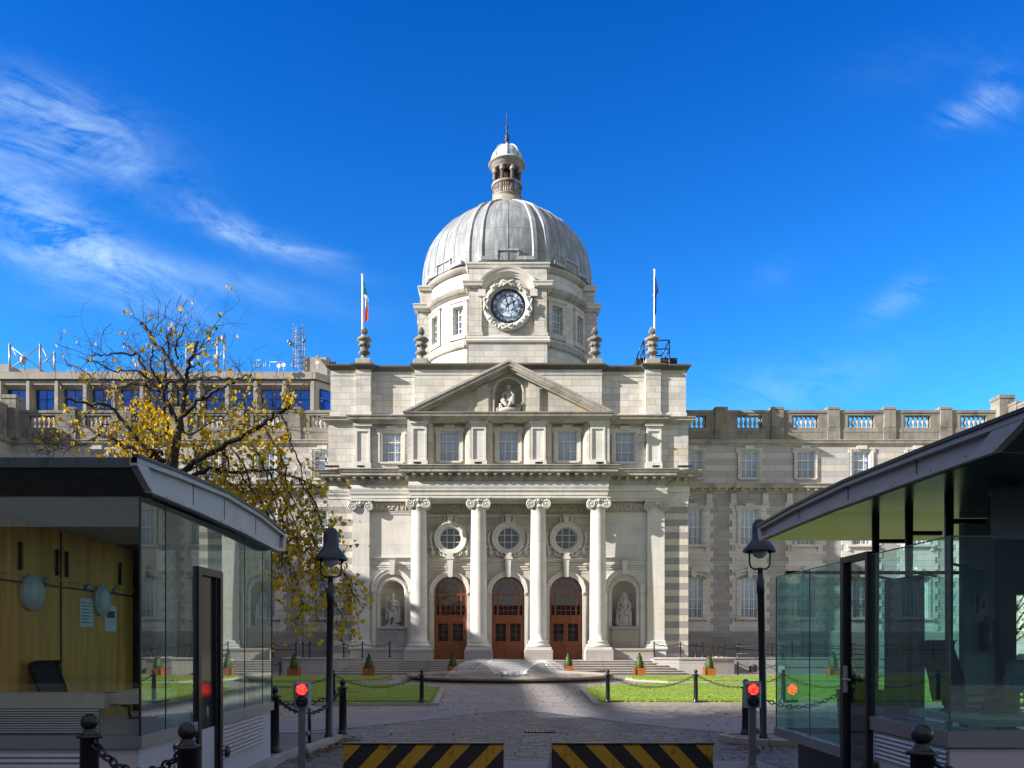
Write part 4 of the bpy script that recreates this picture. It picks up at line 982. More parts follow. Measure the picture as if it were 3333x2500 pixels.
# ------------------------------------------------------------------ wings (parts of the same building)
YW=61.0; WX=37.4
def wing_face(u0,u1,wins,back=None):
    """returns builders in wall coordinates (x along, y into the wall, z); wall plane at y=0"""
    out={}
    ops=[]
    for u in wins: ops+= [(u-.66,u+.66,14.46,16.5,0),(u-.68,u+.68,9.45,12.15,0),(u-.68,u+.68,3.95,7.0,.28)]
    # split in storeys so each has its own stone
    a=MB(); a.wall(u0,u1,14.1,16.95,0,[o for o in ops if o[2]>14],.3); out['attic_storey']=(a,M['wingband'])
    b=MB(); b.wall(u0,u1,2.9,13.4,0,[o for o in ops if o[2]<13],.3)
    out['wing_wall']=(b,M['rubble'])
    p=MB(); p.box(u0,u1,-.12,.2,-.2,2.86); p.prism_x([(-.12,2.86),(.1,2.86),(.1,2.98),(-.02,2.98)],u0,u1); out['wing_plinth']=(p,M['plinthgrey'])
    c=MB()
    c.cornice([(u0,0),(u1,0)],[(-.1,13.28),(.06,13.3),(.08,13.42),(.2,13.46),(.22,13.64),(.46,13.68),(.48,13.84),(.56,13.94),(.56,13.99),(0,14.08)])
    n=int((u1-u0)/.6)
    for i in range(n):
        x=u0+(u1-u0)*(i+.5)/n; c.box(x-.11,x+.11,-.40,-.2,13.5,13.68)
    c.cornice([(u0,0),(u1,0)],[(-.1,16.9),(.03,16.92),(.05,17.02),(.2,17.1),(.22,17.22),(.28,17.28),(.28,17.33),(-.2,17.4)])
    out['wing_cornice']=(c,M['ashlar_weather'])
    d=MB()
    for u in wins:
        surround(d,u,0,14.46,16.5,1.32,big=.85); surround(d,u,0,9.45,12.15,1.36,big=.9)
        # tall backing slab that joins the two lower windows, quoined
        for s in (-1,1):
            a_,b_=sorted((u+s*.94,u+s*1.30)); d.box(a_,b_,-.05,.01,2.9,12.9)
            for k in range(11):
                z=3.0+k*.92; a_,b_=sorted((u+s*1.2,u+s*1.52)); d.box(a_,b_,-.048,.009,z,z+.46)
            a_,b_=sorted((u+s*.70,u+s*.95)); d.box(a_,b_,-.10,.012,3.9,6.85); 
            d.box(min(u+s*.9,u+s*1.1),max(u+s*.9,u+s*1.1),-.16,.01,9.0,9.34)
            d.box(min(u+s*1.0,u+s*1.42),max(u+s*1.0,u+s*1.42),-.12,.011,12.55,13.3)
        d.box(u-1.25,u+1.25,-.045,.008,7.3,9.3); d.box(u-1.0,u+1.0,-.043,.007,2.9,3.75)
        d.box(u-1.05,u+1.05,-.22,.3,3.80,3.95); d.box(u-1.12,u+1.12,-.24,.3,9.30,9.45)
        # segmental hood over the ground-floor window
        r=2.6; cz=7.62-r; a0=math.acos(1.15/r)
        d.arcsweep((u,0,cz),[(r-.42,0),(r-.42,-.09),(r-.2,-.11),(r-.18,-.2),(r-.04,-.26),(r,-.26),(r,0)],a0,pi-a0,18)
        d.prism_y([(u-.15,7.0),(u+.15,7.0),(u+.22,7.75),(u-.22,7.75)],-.32,.0)
    out['window_surround']=(d,M['wingpale'])
    # balustrade
    e=MB(); e.box(u0,u1,.02,.6,17.36,17.95); e.prism_x([(.0,17.95),(.62,17.95),(.60,18.3),(.04,18.3)],u0,u1); e.box(u0,u1,-.02,.64,19.4,19.6); e.box(u0,u1,.04,.58,19.22,19.4)
    f=MB()
    piers=[]
    for i,u in enumerate(wins):
        piers.append(u+2.12)
    piers=[wins[0]-2.12 if True else 0]+piers
    for x in piers:
        if not(u0-.2<x<u1+.2): continue
        e.box(x-.47,x+.47,-.08,.66,17.36,18.3); e.box(x-.43,x+.43,-.10,.7,18.3,19.64); e.box(x-.48,x+.48,-.14,.74,19.64,19.82)
    for u in wins:
        for s in (-1,1):
            a_,b_=sorted((u+s*1.0,u+s*1.72)); e.box(a_,b_,.05,.56,18.3,19.25)
        for k in range(6):
            x=u-.86+k*.345
            if len(wins)!=6: f.lathe([(.12,18.3),(.12,18.36),(.07,18.4),(.065,18.44),(.145,18.62),(.13,18.76),(.06,18.98),(.055,19.04),(.11,19.12),(.11,19.24)],(x,.3,0),10)
    out['balustrade']=(e,M['balus']); 
    if len(wins)!=6: out['baluster_row']=(f,M['ashlar_weather'])
    g_=MB(); g_.box(u0,u1,.55,.6,-.1,17.3); g_.box(u0,u1,.5,9,17.2,17.4); g_.box(u0,u1,8.9,9,0,17.2); out['wing_core']=(g_,M['dark'])
    return out
WINS=[13.95-.0+4.228*i for i in range(6)]           # from the building's axis
def wing(side,kind):
    if kind=='front':
        wins=[w for w in WINS] if side>0 else [-w for w in reversed(WINS)]
        u0,u1=(12.4,WX) if side>0 else (-WX,-12.4)
        tr=lambda x,y,z:(x+CX,y+YW,z); rz=0
        parts=wing_face(u0,u1,wins)
    else:
        wins=[3.2+4.228*i for i in range(5)] if side<0 else [-(3.2+4.228*i) for i in reversed(range(5))]
        L=25 if side>0 else 53
        u0,u1=(-.0,L) if side<0 else (-L,0)
        if side<0: wins=[-u for u in reversed(wins)]; u0,u1=-53,0; tr=lambda x,y,z:(CX-WX-y,YW+x,z); rz=pi/2
        else: wins=[-u for u in reversed(wins)]; u0,u1=0,25; tr=lambda x,y,z:(CX+WX+y,YW-x,z); rz=-pi/2
        parts=wing_face(u0,u1,wins)
    for nm,(mb,mt) in parts.items():
        mb.xf(tr).build(nm,mt,B)
    if kind=='front':
        for u in wins:
            for k in range(6):
                if 'bal' not in PROTOS:
                    f=MB(); f.lathe([(.12,0),(.12,.06),(.07,.1),(.065,.14),(.145,.32),(.13,.46),(.06,.68),(.055,.74),(.11,.82),(.11,.94)],(0,0,0),12); q=PROTOS['bal']=f.build('baluster',M['ashlar_weather'],B,loc=(0,0,0))
                else: q=PROTOS['bal'].copy(); COL.objects.link(q); q.parent=B
                q.location=Vector(tr(u-.86+k*.345,.3,18.3))-wloc(B)
    for i,u in enumerate(wins):
        for key,args,z in (('wa',(1.32,2.04,3,3,0,'white'),14.46),('wb',(1.36,2.7,4,4,0,'white'),9.45),('wc',(1.36,3.05,4,4,.28,'white'),3.95)):
            c=tr(u,.06,z); put_window(key,args,B,c,rotz=rz,var=(i*7+len(key))%3)
    return parts
wing(1,'front'); wing(-1,'front'); wing(-1,'side'); wing(1,'side')
# corner piers where the side wings meet
for s in (-1,1):
    mb=MB(); x=s*(WX-.1); mb.box(x-.62,x+.62,YW-.55,YW+.7,17.36,18.4); mb.box(x-.55,x+.55,YW-.5,YW+.66,18.4,20.35); mb.box(x-.6,x+.6,YW-.55,YW+.7,20.35,20.62)
    bx(mb,'corner_pier',M['balus'])
# ------------------------------------------------------------------ gate pavilion of the left range (outside the frame, shades the forecourt)
P=thing('street_pavilion',(-32,-3,0),'plain limestone end pavilion of the left range by the street','building')
mb=MB(); mb.box(-40,-24,-18,8.8,0,19.6); mb.box(-40.3,-23.7,-18.3,9.1,17.0,17.5); mb.box(-40.2,-23.8,-18.2,9.0,19.6,19.8); mb.build('wall',M['ashlar'],P)
mb=MB(); mb.box(-38.2,-36.6,8.5,60,-.1,.1) if False else None
# terrace of houses across the street behind the viewer
T=thing('brick_terrace',(0,-30,0),'brown brick street terrace facing the gate','building')
mb=MB(); mb.box(-70,70,-42,-30,0,8.5); mb.box(-70,70,-42.3,-29.7,8.5,8.9); mb.build('wall',stone('brown_brick',(.17,.09,.065),(.13,.07,.05),.24,.08),T)
mb=MB()
for i in range(28):
    for j in range(2): x=-66+i*4.9; z=1.2+j*3.1; mb.box(x-.6,x+.6,-30.1,-29.95,z,z+2.0)
mb.build('window',M['dark'],T)
# ------------------------------------------------------------------ entrance steps, terrace
S=MB()
for i in range(6):
    hw=9.75+.40*i; y=54.62-.36*i; z=ZT-.15*i-.0005*i; back=58.5 if i==0 else y+.5
    S.box(-hw+.04,hw-.04,y+.045,back,z-.15-(.03 if i==5 else 0),z-.052); S.bbox(-hw,hw,y-.03,back,z-.052,z,.010)
o=S.xf(lambda x,y,z:(x+CX,y,z)).build('entrance_steps',flagm('step_granite',(.46,.42,.38),(.38,.35,.32),1.7,50,.008,.3),origin=(CX,53,0)); tag(o,'broad flight of pale stone steps up to the three wooden doors','steps')
for s in (-1,1):
    nm='left' if s<0 else 'right'
    S=MB(); a,b=sorted((s*7.12,s*9.95)); S.box(a,b,55.5,56.85,ZT,1.56); S.bbox(a-.05,b+.05,55.44,56.85,1.56,1.70,.03)
    o=S.xf(lambda x,y,z:(x+CX,y,z)).build('stone_bench',M['granite'],origin=(CX+s*8.5,56,ZT)); tag(o,('shaded' if s<0 else 'sunlit')+' low stone bench wall beside the outer column on the %s of the doors'%nm,'bench')
    S=MB(); pl_=[(s*9.72,54.35),(s*11.3,53.75),(s*13.2,53.6),(s*15.0,53.9),(s*15.0,60.9),(s*9.72,60.9)]
    if s<0: pl_=pl_[::-1]
    S.prism_z(pl_,-.1,1.0)
    o=S.xf(lambda x,y,z:(x+CX,y,z)).build('terrace_wall',M['granite'],origin=(CX+s*12,56,0)); tag(o,'curved granite terrace wall at the %s end of the steps%s'%(nm,', in shade' if s<0 else ', sunlit beside a planter'),'wall')
    S=MB(); cp=[(s*9.72,54.35),(s*11.3,53.75),(s*13.2,53.6),(s*15.0,53.9),(s*15.0,60.9)]
    if s<0: cp=cp[::-1]
    S.cornice([(x+CX,y) for x,y in cp],[(0,.96),(.08,.98),(.09,1.08),(.03,1.11),(-.35,1.11),(-.35,.96)]); S.build('coping',M['granite'],o)
    S=MB(); a,b=sorted((s*15.0,s*36.5)); S.box(a,b,57.6,57.95,0,.95); S.box(a,b,57.54,58.0,.95,1.05); 
    if s>0: S.box(19.0,36.5,55.8,57.0,.0,.42); S.box(19,36.5,55.74,57.0,.42,.5)
    o=S.xf(lambda x,y,z:(x+CX,y,z)).build('area_wall',M['plinthgrey'],origin=(CX+s*25,57.8,0)); tag(o,'long low grey stone wall in front of the %s wing basement'%nm,'wall')
# ------------------------------------------------------------------ chain fences on the terrace
def post_mb(h=1.08,r=.05,z=0,ball=True):
    mb=MB(); mb.lathe([(r*1.7,0),(r*1.7,.05),(r*1.2,.08),(r,.12),(r*.85,h*.84),(r*1.25,h*.86),(r*1.25,h*.89),(r*.7,h*.90)]+([(r*.6,h*.91)]+[(r*1.15*sin(t*pi/8),h*.955-h*.045*cos(t*pi/8)) for t in range(1,9)] if ball else []),(0,0,z),10); return mb
def sag(a,b,d,n=10): return [tuple(Vector(a).lerp(Vector(b),t/n)-Vector((0,0,d*4*(t/n)*(1-t/n)))) for t in range(n+1)]
def chain_fence(pts,label,z,group=None,rail=None,h=1.08):
    o=thing('chain_fence',(pts[0][0],pts[0][1],z),label,'fence')
    proto=None
    for x,y in pts:
        p=post_mb(h).build('post',M['iron'],o,loc=(0,0,0)) if proto is None else proto.copy()
        if proto is not None: COL.objects.link(p); p.parent=o
        proto=proto or p; p.location=(x-pts[0][0],y-pts[0][1],0)
    for a,b in zip(pts,pts[1:]):
        mb=MB(); q=sag((a[0],a[1],z+h*.86),(b[0],b[1],z+h*.86),.16)
        mb.tube(q,.028,5); mb.build('chain',M['iron'],o)
    if rail:
        mb=MB()
        for (p0,p1) in rail: mb.tube([p0,p1],.035,6)
        mb.build('handrail',M['iron'],o)
    return o
def tx(D,d): return fx(D,d)
zt=1.1
chain_fence([(tx(1413,54.6),54.6),(tx(1470,54.2),54.2),(tx(1503,54.4),54.4),(tx(1518,54.4),54.4)],'black post and chain fence on the sunlit curved terrace wall right of the steps',zt)
chain_fence([(tx(1540,56.5),56.5),(tx(1552,56),56.0),(tx(1563.6,55),55.0),(tx(1593.5,57.7),57.7),(tx(1668,57.7),57.7),(tx(1752,57.7),57.7),(tx(1840,57.7),57.7),(tx(1930,57.7),57.7)],'black post and chain fence with handrails along the right wing basement',1.05,
   rail=[((tx(1480,57.5),57.5,1.9),(tx(1660,57.5),57.5,1.5)),((tx(1590,57.6),57.6,1.85),(tx(1900,57.6),57.6,1.6)),((tx(1590,57.6),57.6,1.3),(tx(1900,57.6),57.6,1.25))])
chain_fence([(tx(677.6,55),55.0),(tx(692.7,55.2),55.2),(tx(706.5,55.4),55.4),(tx(743.5,55),55.0),(tx(779,54.4),54.4),(tx(836,54.2),54.2),(tx(894,54.6),54.6)],'black post and chain fence on the shaded curved terrace wall left of the steps',zt) if False else \
chain_fence([(tx(639.3,55.6),55.6),(tx(654.6,54.5),54.5),(tx(669,54.4),54.4),(tx(706.4,54.2),54.2),(tx(742.7,54.1),54.1),(tx(782.7,54.2),54.2),(tx(842,54.6),54.6)][1:],'black post and chain fence on the shaded curved terrace wall left of the steps',zt)
chain_fence([(tx(320,57.7),57.7),(tx(420,57.7),57.7),(tx(520,57.7),57.7),(tx(590,57.7),57.7),(tx(639.3,57.0),57.0)],'black post and chain fence along the shaded left wing basement',1.05,rail=[((tx(300,57.6),57.6,1.6),(tx(640,57.6),57.6,1.6))])
# wheelchair sign
mb=MB(); mb.box(-.26,.26,-.02,.02,-.2,.2); sg=mb.build('access_sign',plain('black_sign',(.02,.02,.022),.4),loc=(fx(1626,55.7),55.7,.58-.28)); tag(sg,'small square black sign with a white wheelchair symbol on the low wall','sign')
mb=MB(); mb.arcsweep((-.02,-.024,-.05),[(.075,0),(.095,0)],radians(150),radians(380),14); mb.tube([(-.03,-.026,.09),(-.02,-.026,-.02),(.06,-.026,-.02),(.1,-.026,-.11)],.014,5); mb.ell((-.03,-.03,.13),(.025,.01,.025),8,6); mb.build('symbol',plain('sign_white',(.8,.8,.8),.5),sg,loc=(0,0,0))
# ------------------------------------------------------------------ statues
def figure(name,parts,loc,label,vox=.024,mat='statuestone',base=None):
    mb=MB()
    for p in parts:
        if p[0]=='e': mb.ell(p[1],p[2],14,10,p[3] if len(p)>3 else None)
        elif p[0]=='t': mb.tube([Vector(q) for q in p[1]],p[2],10)
        elif p[0]=='b': mb.box(*p[1])
    o=mb.build(name,M[mat],loc=loc); remesh(o,vox,1); tag(o,label,'statue'); return o
def standing(s,hat,wig):
    # s: +1 weight on the viewer's left leg, arms mirrored
    p=[]
    p+= [('t',[(-.13*s,0,1.12),(-.16*s,-.02,.62),(-.17*s,.02,.14)],[.15,.105,.075]),('e',(-.17*s,-.07,.09),(.075,.17,.07)),
         ('t',[(.13*s,0,1.12),(.19*s,-.10,.64),(.24*s,-.02,.16)],[.15,.105,.075]),('e',(.26*s,-.12,.09),(.075,.17,.07)),
         ('e',(0,0,1.18),(.25,.18,.2)),('t',[(0,0,1.1),(0,-.02,1.4),(0,0,1.72)],[.23,.24,.25]),('e',(0,0,1.74),(.33,.17,.14)),('t',[(0,0,1.8),(0,-.02,2.0)],[.1,.085]),
         ('e',(0,-.04,2.12),(.125,.15,.18)),('e',(0,-.19,2.10),(.025,.04,.04)),('e',(0,-.13,2.0),(.06,.06,.04)),('e',(-.05,-.165,2.15),(.03,.02,.015)),('e',(.05,-.165,2.15),(.03,.02,.015))]
    if wig: p+=[('e',(-.14,.0,2.05),(.1,.13,.26)),('e',(.14,.0,2.05),(.1,.13,.26)),('e',(0,.02,2.24),(.17,.17,.12)),('e',(-.2,.02,1.86),(.11,.12,.17)),('e',(.2,.02,1.86),(.11,.12,.17)),('e',(0,-.15,1.84),(.07,.06,.12))]
    else: p+=[('e',(0,.0,2.2),(.145,.17,.13)),('e',(0,-.14,1.88),(.07,.06,.09))]
    if wig:
        p+=[('t',[(-.32,0,1.72),(-.42,.02,1.38),(-.22,-.2,1.22)],[.105,.09,.06]),('e',(-.18,-.22,1.2),(.07,.06,.06)),
            ('t',[(.32,0,1.72),(.46,.03,1.40),(.30,-.18,1.18)],[.105,.09,.06]),('e',(.26,-.2,1.15),(.07,.06,.07)),
            ('t',[(-.30,.1,1.7),(-.42,.1,1.0),(-.44,.05,.1)],[.12,.13,.16]),('t',[(.30,.1,1.7),(.44,.1,1.0),(.44,.05,.1)],[.12,.14,.15]),('t',[(0,.14,1.7),(0,.14,.1)],[.25,.36]),
            ('t',[(-.12,-.04,1.15),(-.2,-.06,.72)],[.19,.2]),('t',[(.12,-.04,1.15),(.2,-.06,.72)],[.19,.2])]
    else:
        p+=[('t',[(-.32,0,1.72),(-.42,.04,1.36),(-.36,-.05,1.08)],[.105,.09,.06]),('e',(-.35,-.07,1.02),(.06,.06,.09)),
            ('t',[(.32,0,1.72),(.44,.0,1.40),(.08,-.22,1.46)],[.105,.09,.065]),('e',(.02,-.23,1.47),(.085,.06,.06)),
            ('t',[(-.3,.08,1.72),(-.40,.1,1.2),(-.40,.12,.45)],[.1,.13,.15]),('t',[(.30,.08,1.72),(.42,.08,1.1),(.40,.08,.3)],[.11,.15,.17]),('t',[(.2,.1,1.0),(.26,.1,.2)],[.2,.22]),('t',[(0,.12,1.6),(-.05,.14,.6)],[.22,.28])]
        p+=[('t',[(.05,.1,.0),(.06,.1,.7)],[.12,.1])]
    p+=[('b',(-.5,.5,-.28,.26,-.02,.07))]
    return p
def pedestal(s,label):
    mb=MB(); x=s*8.13; y=YS
    for hw,z0,z1,pr in ((.98,ZT,1.75,.40),(.90,1.75,3.05,.30),(1.0,3.05,3.16,.42),(.94,3.16,3.24,.36)): mb.bbox(x-hw,x+hw,y-pr,y+.02,z0,z1,.03)
    bx(mb,'niche_pedestal',M['granite'])
pedestal(-1,''); pedestal(1,'')
figure('statue',standing(-1,False,False),(-8.13+CX,YS+.05,3.27),'stone statue in a long coat, one arm across its chest, in the left niche')
figure('statue',standing(-1,False,True),(8.13+CX,YS+.05,3.27),'stone statue in a long curled wig and cloak, in the right niche')
seat=[('e',(0,0,.42),(.36,.26,.2)),('t',[(0,.0,.45),(0,-.02,.8),(0,-.06,1.08)],[.24,.22,.25]),('e',(0,-.05,1.1),(.36,.18,.14)),('t',[(0,-.08,1.15),(0,-.14,1.35)],[.09,.08]),
 ('e',(0,-.18,1.46),(.14,.16,.19)),('e',(0,-.14,1.54),(.165,.18,.12)),('e',(0,-.33,1.43),(.022,.03,.04)),
 ('t',[(-.35,-.05,1.08),(-.42,-.12,.74),(-.30,-.42,.54)],[.11,.09,.065]),('e',(-.28,-.48,.5),(.07,.08,.1)),
 ('t',[(.35,-.05,1.08),(.38,-.34,.82),(.10,-.26,1.28)],[.11,.085,.06]),('e',(.07,-.26,1.3),(.06,.06,.08)),
 ('t',[(-.16,0,.42),(-.40,-.42,.48),(-.12,-.56,.10)],[.18,.16,.10]),('t',[(.16,0,.42),(.28,-.50,.66),(.06,-.60,.08)],[.17,.15,.10]),('t',[(.28,-.50,.62),(.30,-.5,.2)],[.18,.14]),
 ('e',(0,-.66,.05),(.09,.17,.07)),('t',[(-.5,-.2,.35),(-.55,-.15,.05)],[.15,.16]),('b',(-.85,.85,-.45,.3,-.32,0)),('e',(0,-.5,-.2),(.62,.3,.22)),('b',(.5,.9,-.35,.1,0,.1)),('b',(.52,.86,-.33,.08,.12,.2)),('b',(.55,.88,-.35,.06,.22,.3)),('t',[(-.62,-.45,.03),(-.4,-.52,.03)],[.09,.09])]
o=figure('statue',seat,(CX,YT+.25,18.35),'pale stone statue seated chin on hand inside the pediment niche',.026)
# ------------------------------------------------------------------ urns, flagpoles
UR=[(.44,.38),(.42,.44),(.36,.5),(.17,.58),(.13,.66),(.14,.74),(.24,.80),(.40,.90),(.42,.98),(.34,1.05),(.29,1.1),(.285,1.3),(.30,1.42),(.37,1.5),(.38,1.56),(.31,1.64),(.34,1.72),(.46,1.78),(.53,1.84),(.51,1.92),(.42,2.02),(.22,2.10),(.11,2.15),(.10,2.24),(.18,2.29),(.23,2.32)]
mb=MB()
mb.lathe(UR,(0,0,0),24,rf=lambda a,z:1+(.06*cos(a*8) if (1.75<z<2.03 or .8<z<1.03) else 0))
for i in range(8): a=i*pi/4; mb.ell((.33*cos(a),.33*sin(a),1.47-.05*(i%2)),(.12,.12,.09),8,6)
for j in range(6):
    for i in range(9): a=(i+.5*(j%2))*2*pi/9; r=(.19,.2,.185,.155,.11,.05)[j]; mb.ell((r*cos(a),r*sin(a),2.36+.075*j),(.055,.055,.05),6,4)
urn0=mb.build('stone_urn',M['balus'],loc=(0,0,0))
mb=MB(); mb.bbox(-.52,.52,-.52,.52,0,.40,.03); mb.build('urn_base',M['ashlar_weather'],urn0,loc=(0,0,0))
UL=('stone urn with pinecone top, leftmost on the parapet under the tricolour flag','stone urn with pinecone top close beside the left of the domed drum','stone urn with pinecone top close beside the right of the domed drum','stone urn with pinecone top, rightmost, in front of the roof hatch railing')
for i,(x,y) in enumerate(((-10.25,57.75),(-6.2,57.8),(6.18,57.8),(10.25,57.75))):
    u=urn0 if i==0 else copy_tree(urn0); u.location=(x+CX,y,21.80); tag(u,UL[i],'urn','urns on the parapet')
def flagm_(name,c): return plain(name,c,.8,0,.1)
for i,(D0,top,cols,lab) in enumerate(((783,593,((.02,.22,.09),(.75,.75,.72),(.85,.22,.02)),'white flagpole on the left of the roof with a limp green, white and orange tricolour'),(1414,583,((.01,.015,.12),),'white flagpole on the right of the roof with a limp dark blue flag'))):
    d=58.9; x=fx(D0,d); zt_=fz(top,d); z0=21.0
    o=thing('flagpole',(x,d,z0),lab,'flagpole','flagpoles')
    mb=MB(); mb.tube([(x,d,z0),(x,d,zt_)],[.085,.06],10); mb.ell((x,d,zt_),(.11,.11,.06),10,6); mb.build('pole',plain('white_pole_paint%d'%i,(.75,.72,.70),.35),o)
    mb=MB(); n=len(cols); zA=fz(608 if i==0 else 598,d); zB=fz(695 if i==0 else 680,d)
    NN=24
    for k in range(NN):
        t0,t1=k/NN,(k+1)/NN; mb.mi=min(n-1,int(t0*n))
        def row(t):
            z=zA+(zB-zA)*t
            if i==0: a=.10+.12*min(1,max(0,(t-.33)/.1)); b=.14+.30*min(1,t*2.2)
            else: a=-.02-.0*t; b=.08+.15*min(1,t*2.5)*(1 if t<.42 else .2)
            return [(x+a+(b-a)*q/6,d-.1+.09*sin(q*2.6+t*5)+.05*sin(q*1.1),z-.12*q/6*(1-t)) for q in range(7)]
        A,Bq=row(t0),row(t1)
        for q in range(6): mb.face([A[q],Bq[q],Bq[q+1],A[q+1]],True)
    f=mb.build('flag',[flagm_('flag%d_%d'%(i,k),c) for k,c in enumerate(cols)],o)
    if i==1:
        k=MB(); k.ell((x-.10,d-.12,fz(640,d)),(.05,.02,.06),6,4); k.build('star',plain('flag_gold',(.8,.6,.05),.7),f)
# roof hatch with railing behind the right urn
d=59.6; o=thing('roof_hatch',(fx(1405,d),d,21),'dark roof hatch with a black guard railing behind the right urn','hatch')
mb=MB(); mb.box(fx(1375,d),fx(1464,d),d+.2,d+3,21.0,fz(771,d)); mb.prism_y([(fx(1390,d),fz(780,d)),(fx(1456,d),fz(780,d)),(fx(1465,d),fz(773,d)),(fx(1382,d),fz(773,d))],d+.1,d+3.2); mb.build('housing',plain('dark_roof_felt',(.035,.035,.035),.9),o)
mb=MB(); r=.045
for D_,t in ((1377,790),(1391,735),(1446,735)): mb.tube([(fx(D_,d),d,21),(fx(D_,d),d,fz(t if D_>1380 else 768,d))],r,6)
a=lambda D_,y_,q=0:(fx(D_,d),d+q,fz(y_,d))
for p,q in (((1391,735),(1446,735)),((1391,754),(1446,754)),((1377,768),(1391,735)),((1377,786),(1391,754)),((1446,735),(1428,770)),((1446,757),(1437,773)),((1399,768),(1428,768))): mb.tube([a(*p),a(*q)],r,6)
mb.build('railing',M['iron'],o)
mb=MB(); 
for x in COLX+(-10.2,10.2): mb.box(x-.2+CX,x+.2+CX,54.75,54.95,14.24,14.36)
if False: pass
# floodlights on the cornice ledges
for i,x in enumerate(COLX+(-10.2,10.2,-12.2,12.2)):
    y=54.9 if abs(x)<7 else 56.0
    mb=MB(); mb.bbox(-.26 if abs(x)<12 else -.5,.26 if abs(x)<12 else .5,-.1,.12,.03,.14,.02); mb.box(-.05,.05,-.04,.04,0,.05)
    f=mb.build('floodlight',M['iron'],loc=(x+CX,y,14.20 if abs(x)<11 else 14.2)); tag(f,'thin black floodlight lying on the main cornice below an attic pier','floodlight','floodlights on the cornice')
# ------------------------------------------------------------------ modern office block behind the left wing
d=75.0; OB=thing('office_block',(fx(300,d),d,0),'brown concrete modern office block with blue mirrored windows behind the left wing','building')
xs0=fx(-60,d); xe=fx(681,d); pitch=61.4*d/F; w0=fx(31,d)
mb=MB(); ops=[]
xs=[w0+pitch*k for k in range(-2,12)]
xs=[x for x in xs if x<xe-1.2]
zl,zh=fz(881,d),fz(838,d)
mb.wall(xs0-4,xe,12,fz(822,d)+.0,d,[(x-1.08,x+1.08,zl-1.0,zh+.30,0) for x in xs],.05)
for x in xs:   # splayed reveals
    a,b,c,e=(x-1.08,zl-1.0),(x+1.08,zl-1.0),(x+1.08,zh+.3),(x-1.08,zh+.3); A,B_,C,E=(x-.98,zl),(x+.98,zl),(x+.98,zh),(x-.98,zh); y0,y1=d+.05,d+.75
    for p,q,P_,Q_ in ((a,b,A,B_),(b,c,B_,C),(c,e,C,E),(e,a,E,A)): mb.face([(p[0],y0,p[1]),(q[0],y0,q[1]),(Q_[0],y1,Q_[1]),(P_[0],y1,P_[1])])
mb.box(xs0-4,xe,d+1.2,d+14,12,fz(800,d))
for k in range(-3,13):
    x=w0+pitch*(k+.5)
    if x<xe: mb.box(x-.14,x+.14,d-.12,d,12,fz(822,d))
mb.face([(xe,d,12),(xe+2.2,d+2.6,12),(xe+2.2,d+2.6,fz(822,d)),(xe,d,fz(822,d))])
mb.build('wall',M['concrete'],OB)
mb=MB()
for k in range(-3,12):
    a_=w0+pitch*(k+.5)+.02; b_=w0+pitch*(k+1.5)-.02
    b_=min(b_,xe+.05)
    if a_<xe: mb.box(a_,b_,d-.25,d+1.0,fz(820,d),fz(805,d))
mb.prism_z([(xe+.1,d-.25),(xe+2.5,d+2.5),(xe+1.6,d+3.2),(xe-.8,d+.6)],fz(820,d),fz(805.5,d))
mb.build('parapet',M['concrete'],OB)
for x in xs:
    mb=MB(); y=d+.68; mb.box(x-.99,x-.93,y,y+.08,zl,zh); mb.box(x+.93,x+.99,y,y+.08,zl,zh); mb.box(x-.93,x+.93,y,y+.08,zl,zl+.06); mb.box(x-.93,x+.93,y,y+.08,zh-.06,zh); mb.box(x-.03,x+.03,y-.01,y+.07,zl,zh); zm=zl+(zh-zl)*.52; mb.box(x-.93,x+.93,y-.005,y+.07,zm-.03,zm+.03)
    w=mb.build('window',M['iron'],OB); mb=MB(); mb.face([(x-.95,y+.03,zl),(x+.95,y+.03,zl),(x+.95,y+.02,zh),(x-.95,y+.02,zh)]); mb.build('glass_pane',M['mirror'],w)
mb=MB(); q=.5
P0,P1=Vector((xe+.35,d+.38,0)),Vector((xe+2.0,d+2.33,0)); nn=Vector((.76,-.64,0))*.03
def wpt(t,z,o=1): v=P0.lerp(P1,t)+nn*o; return (v.x,v.y,z)
mb.face([wpt(0,zl),wpt(1,zl),wpt(1,zh),wpt(0,zh)]); w=mb.build('window',M['mirror'],OB)
mb=MB()
for t in (0,.5,1): mb.tube([wpt(t,zl,2),wpt(t,zh,2)],.045,4)
for z in (zl,(zl+zh)/2,zh): mb.tube([wpt(0,z,2),wpt(1,z,2)],.045,4)
mb.build('frame',M['iron'],w)
mb=MB(); mb.box(fx(654,78),fx(711,78),78,82,26,fz(772,78)); mb.box(fx(690,77),fx(709,77),76.5,77.5,26,fz(792,77)); mb.build('plant_room',M['concrete'],OB)
mb=MB(); mb.box(fx(-40,78),fx(20,78),78,84,26,fz(787,78)); mb.box(fx(20,80),fx(88,80),80,84,26,fz(797,80)); mb.build('stair_tower',M['concrete'],OB)
mb=MB(); rz_=fz(802,d)
for k in range(0,36): 
    x=fx(-20,d)+k*.82
    if x<fx(685,d): mb.tube([(x,d+.9,fz(806,d)),(x,d+.9,fz(798,d))],.018,4)
mb.tube([(fx(-30,d),d+.9,fz(798,d)),(fx(685,d),d+.9,fz(798,d))],.022,4); mb.build('roof_railing',M['steelgrey'],OB)
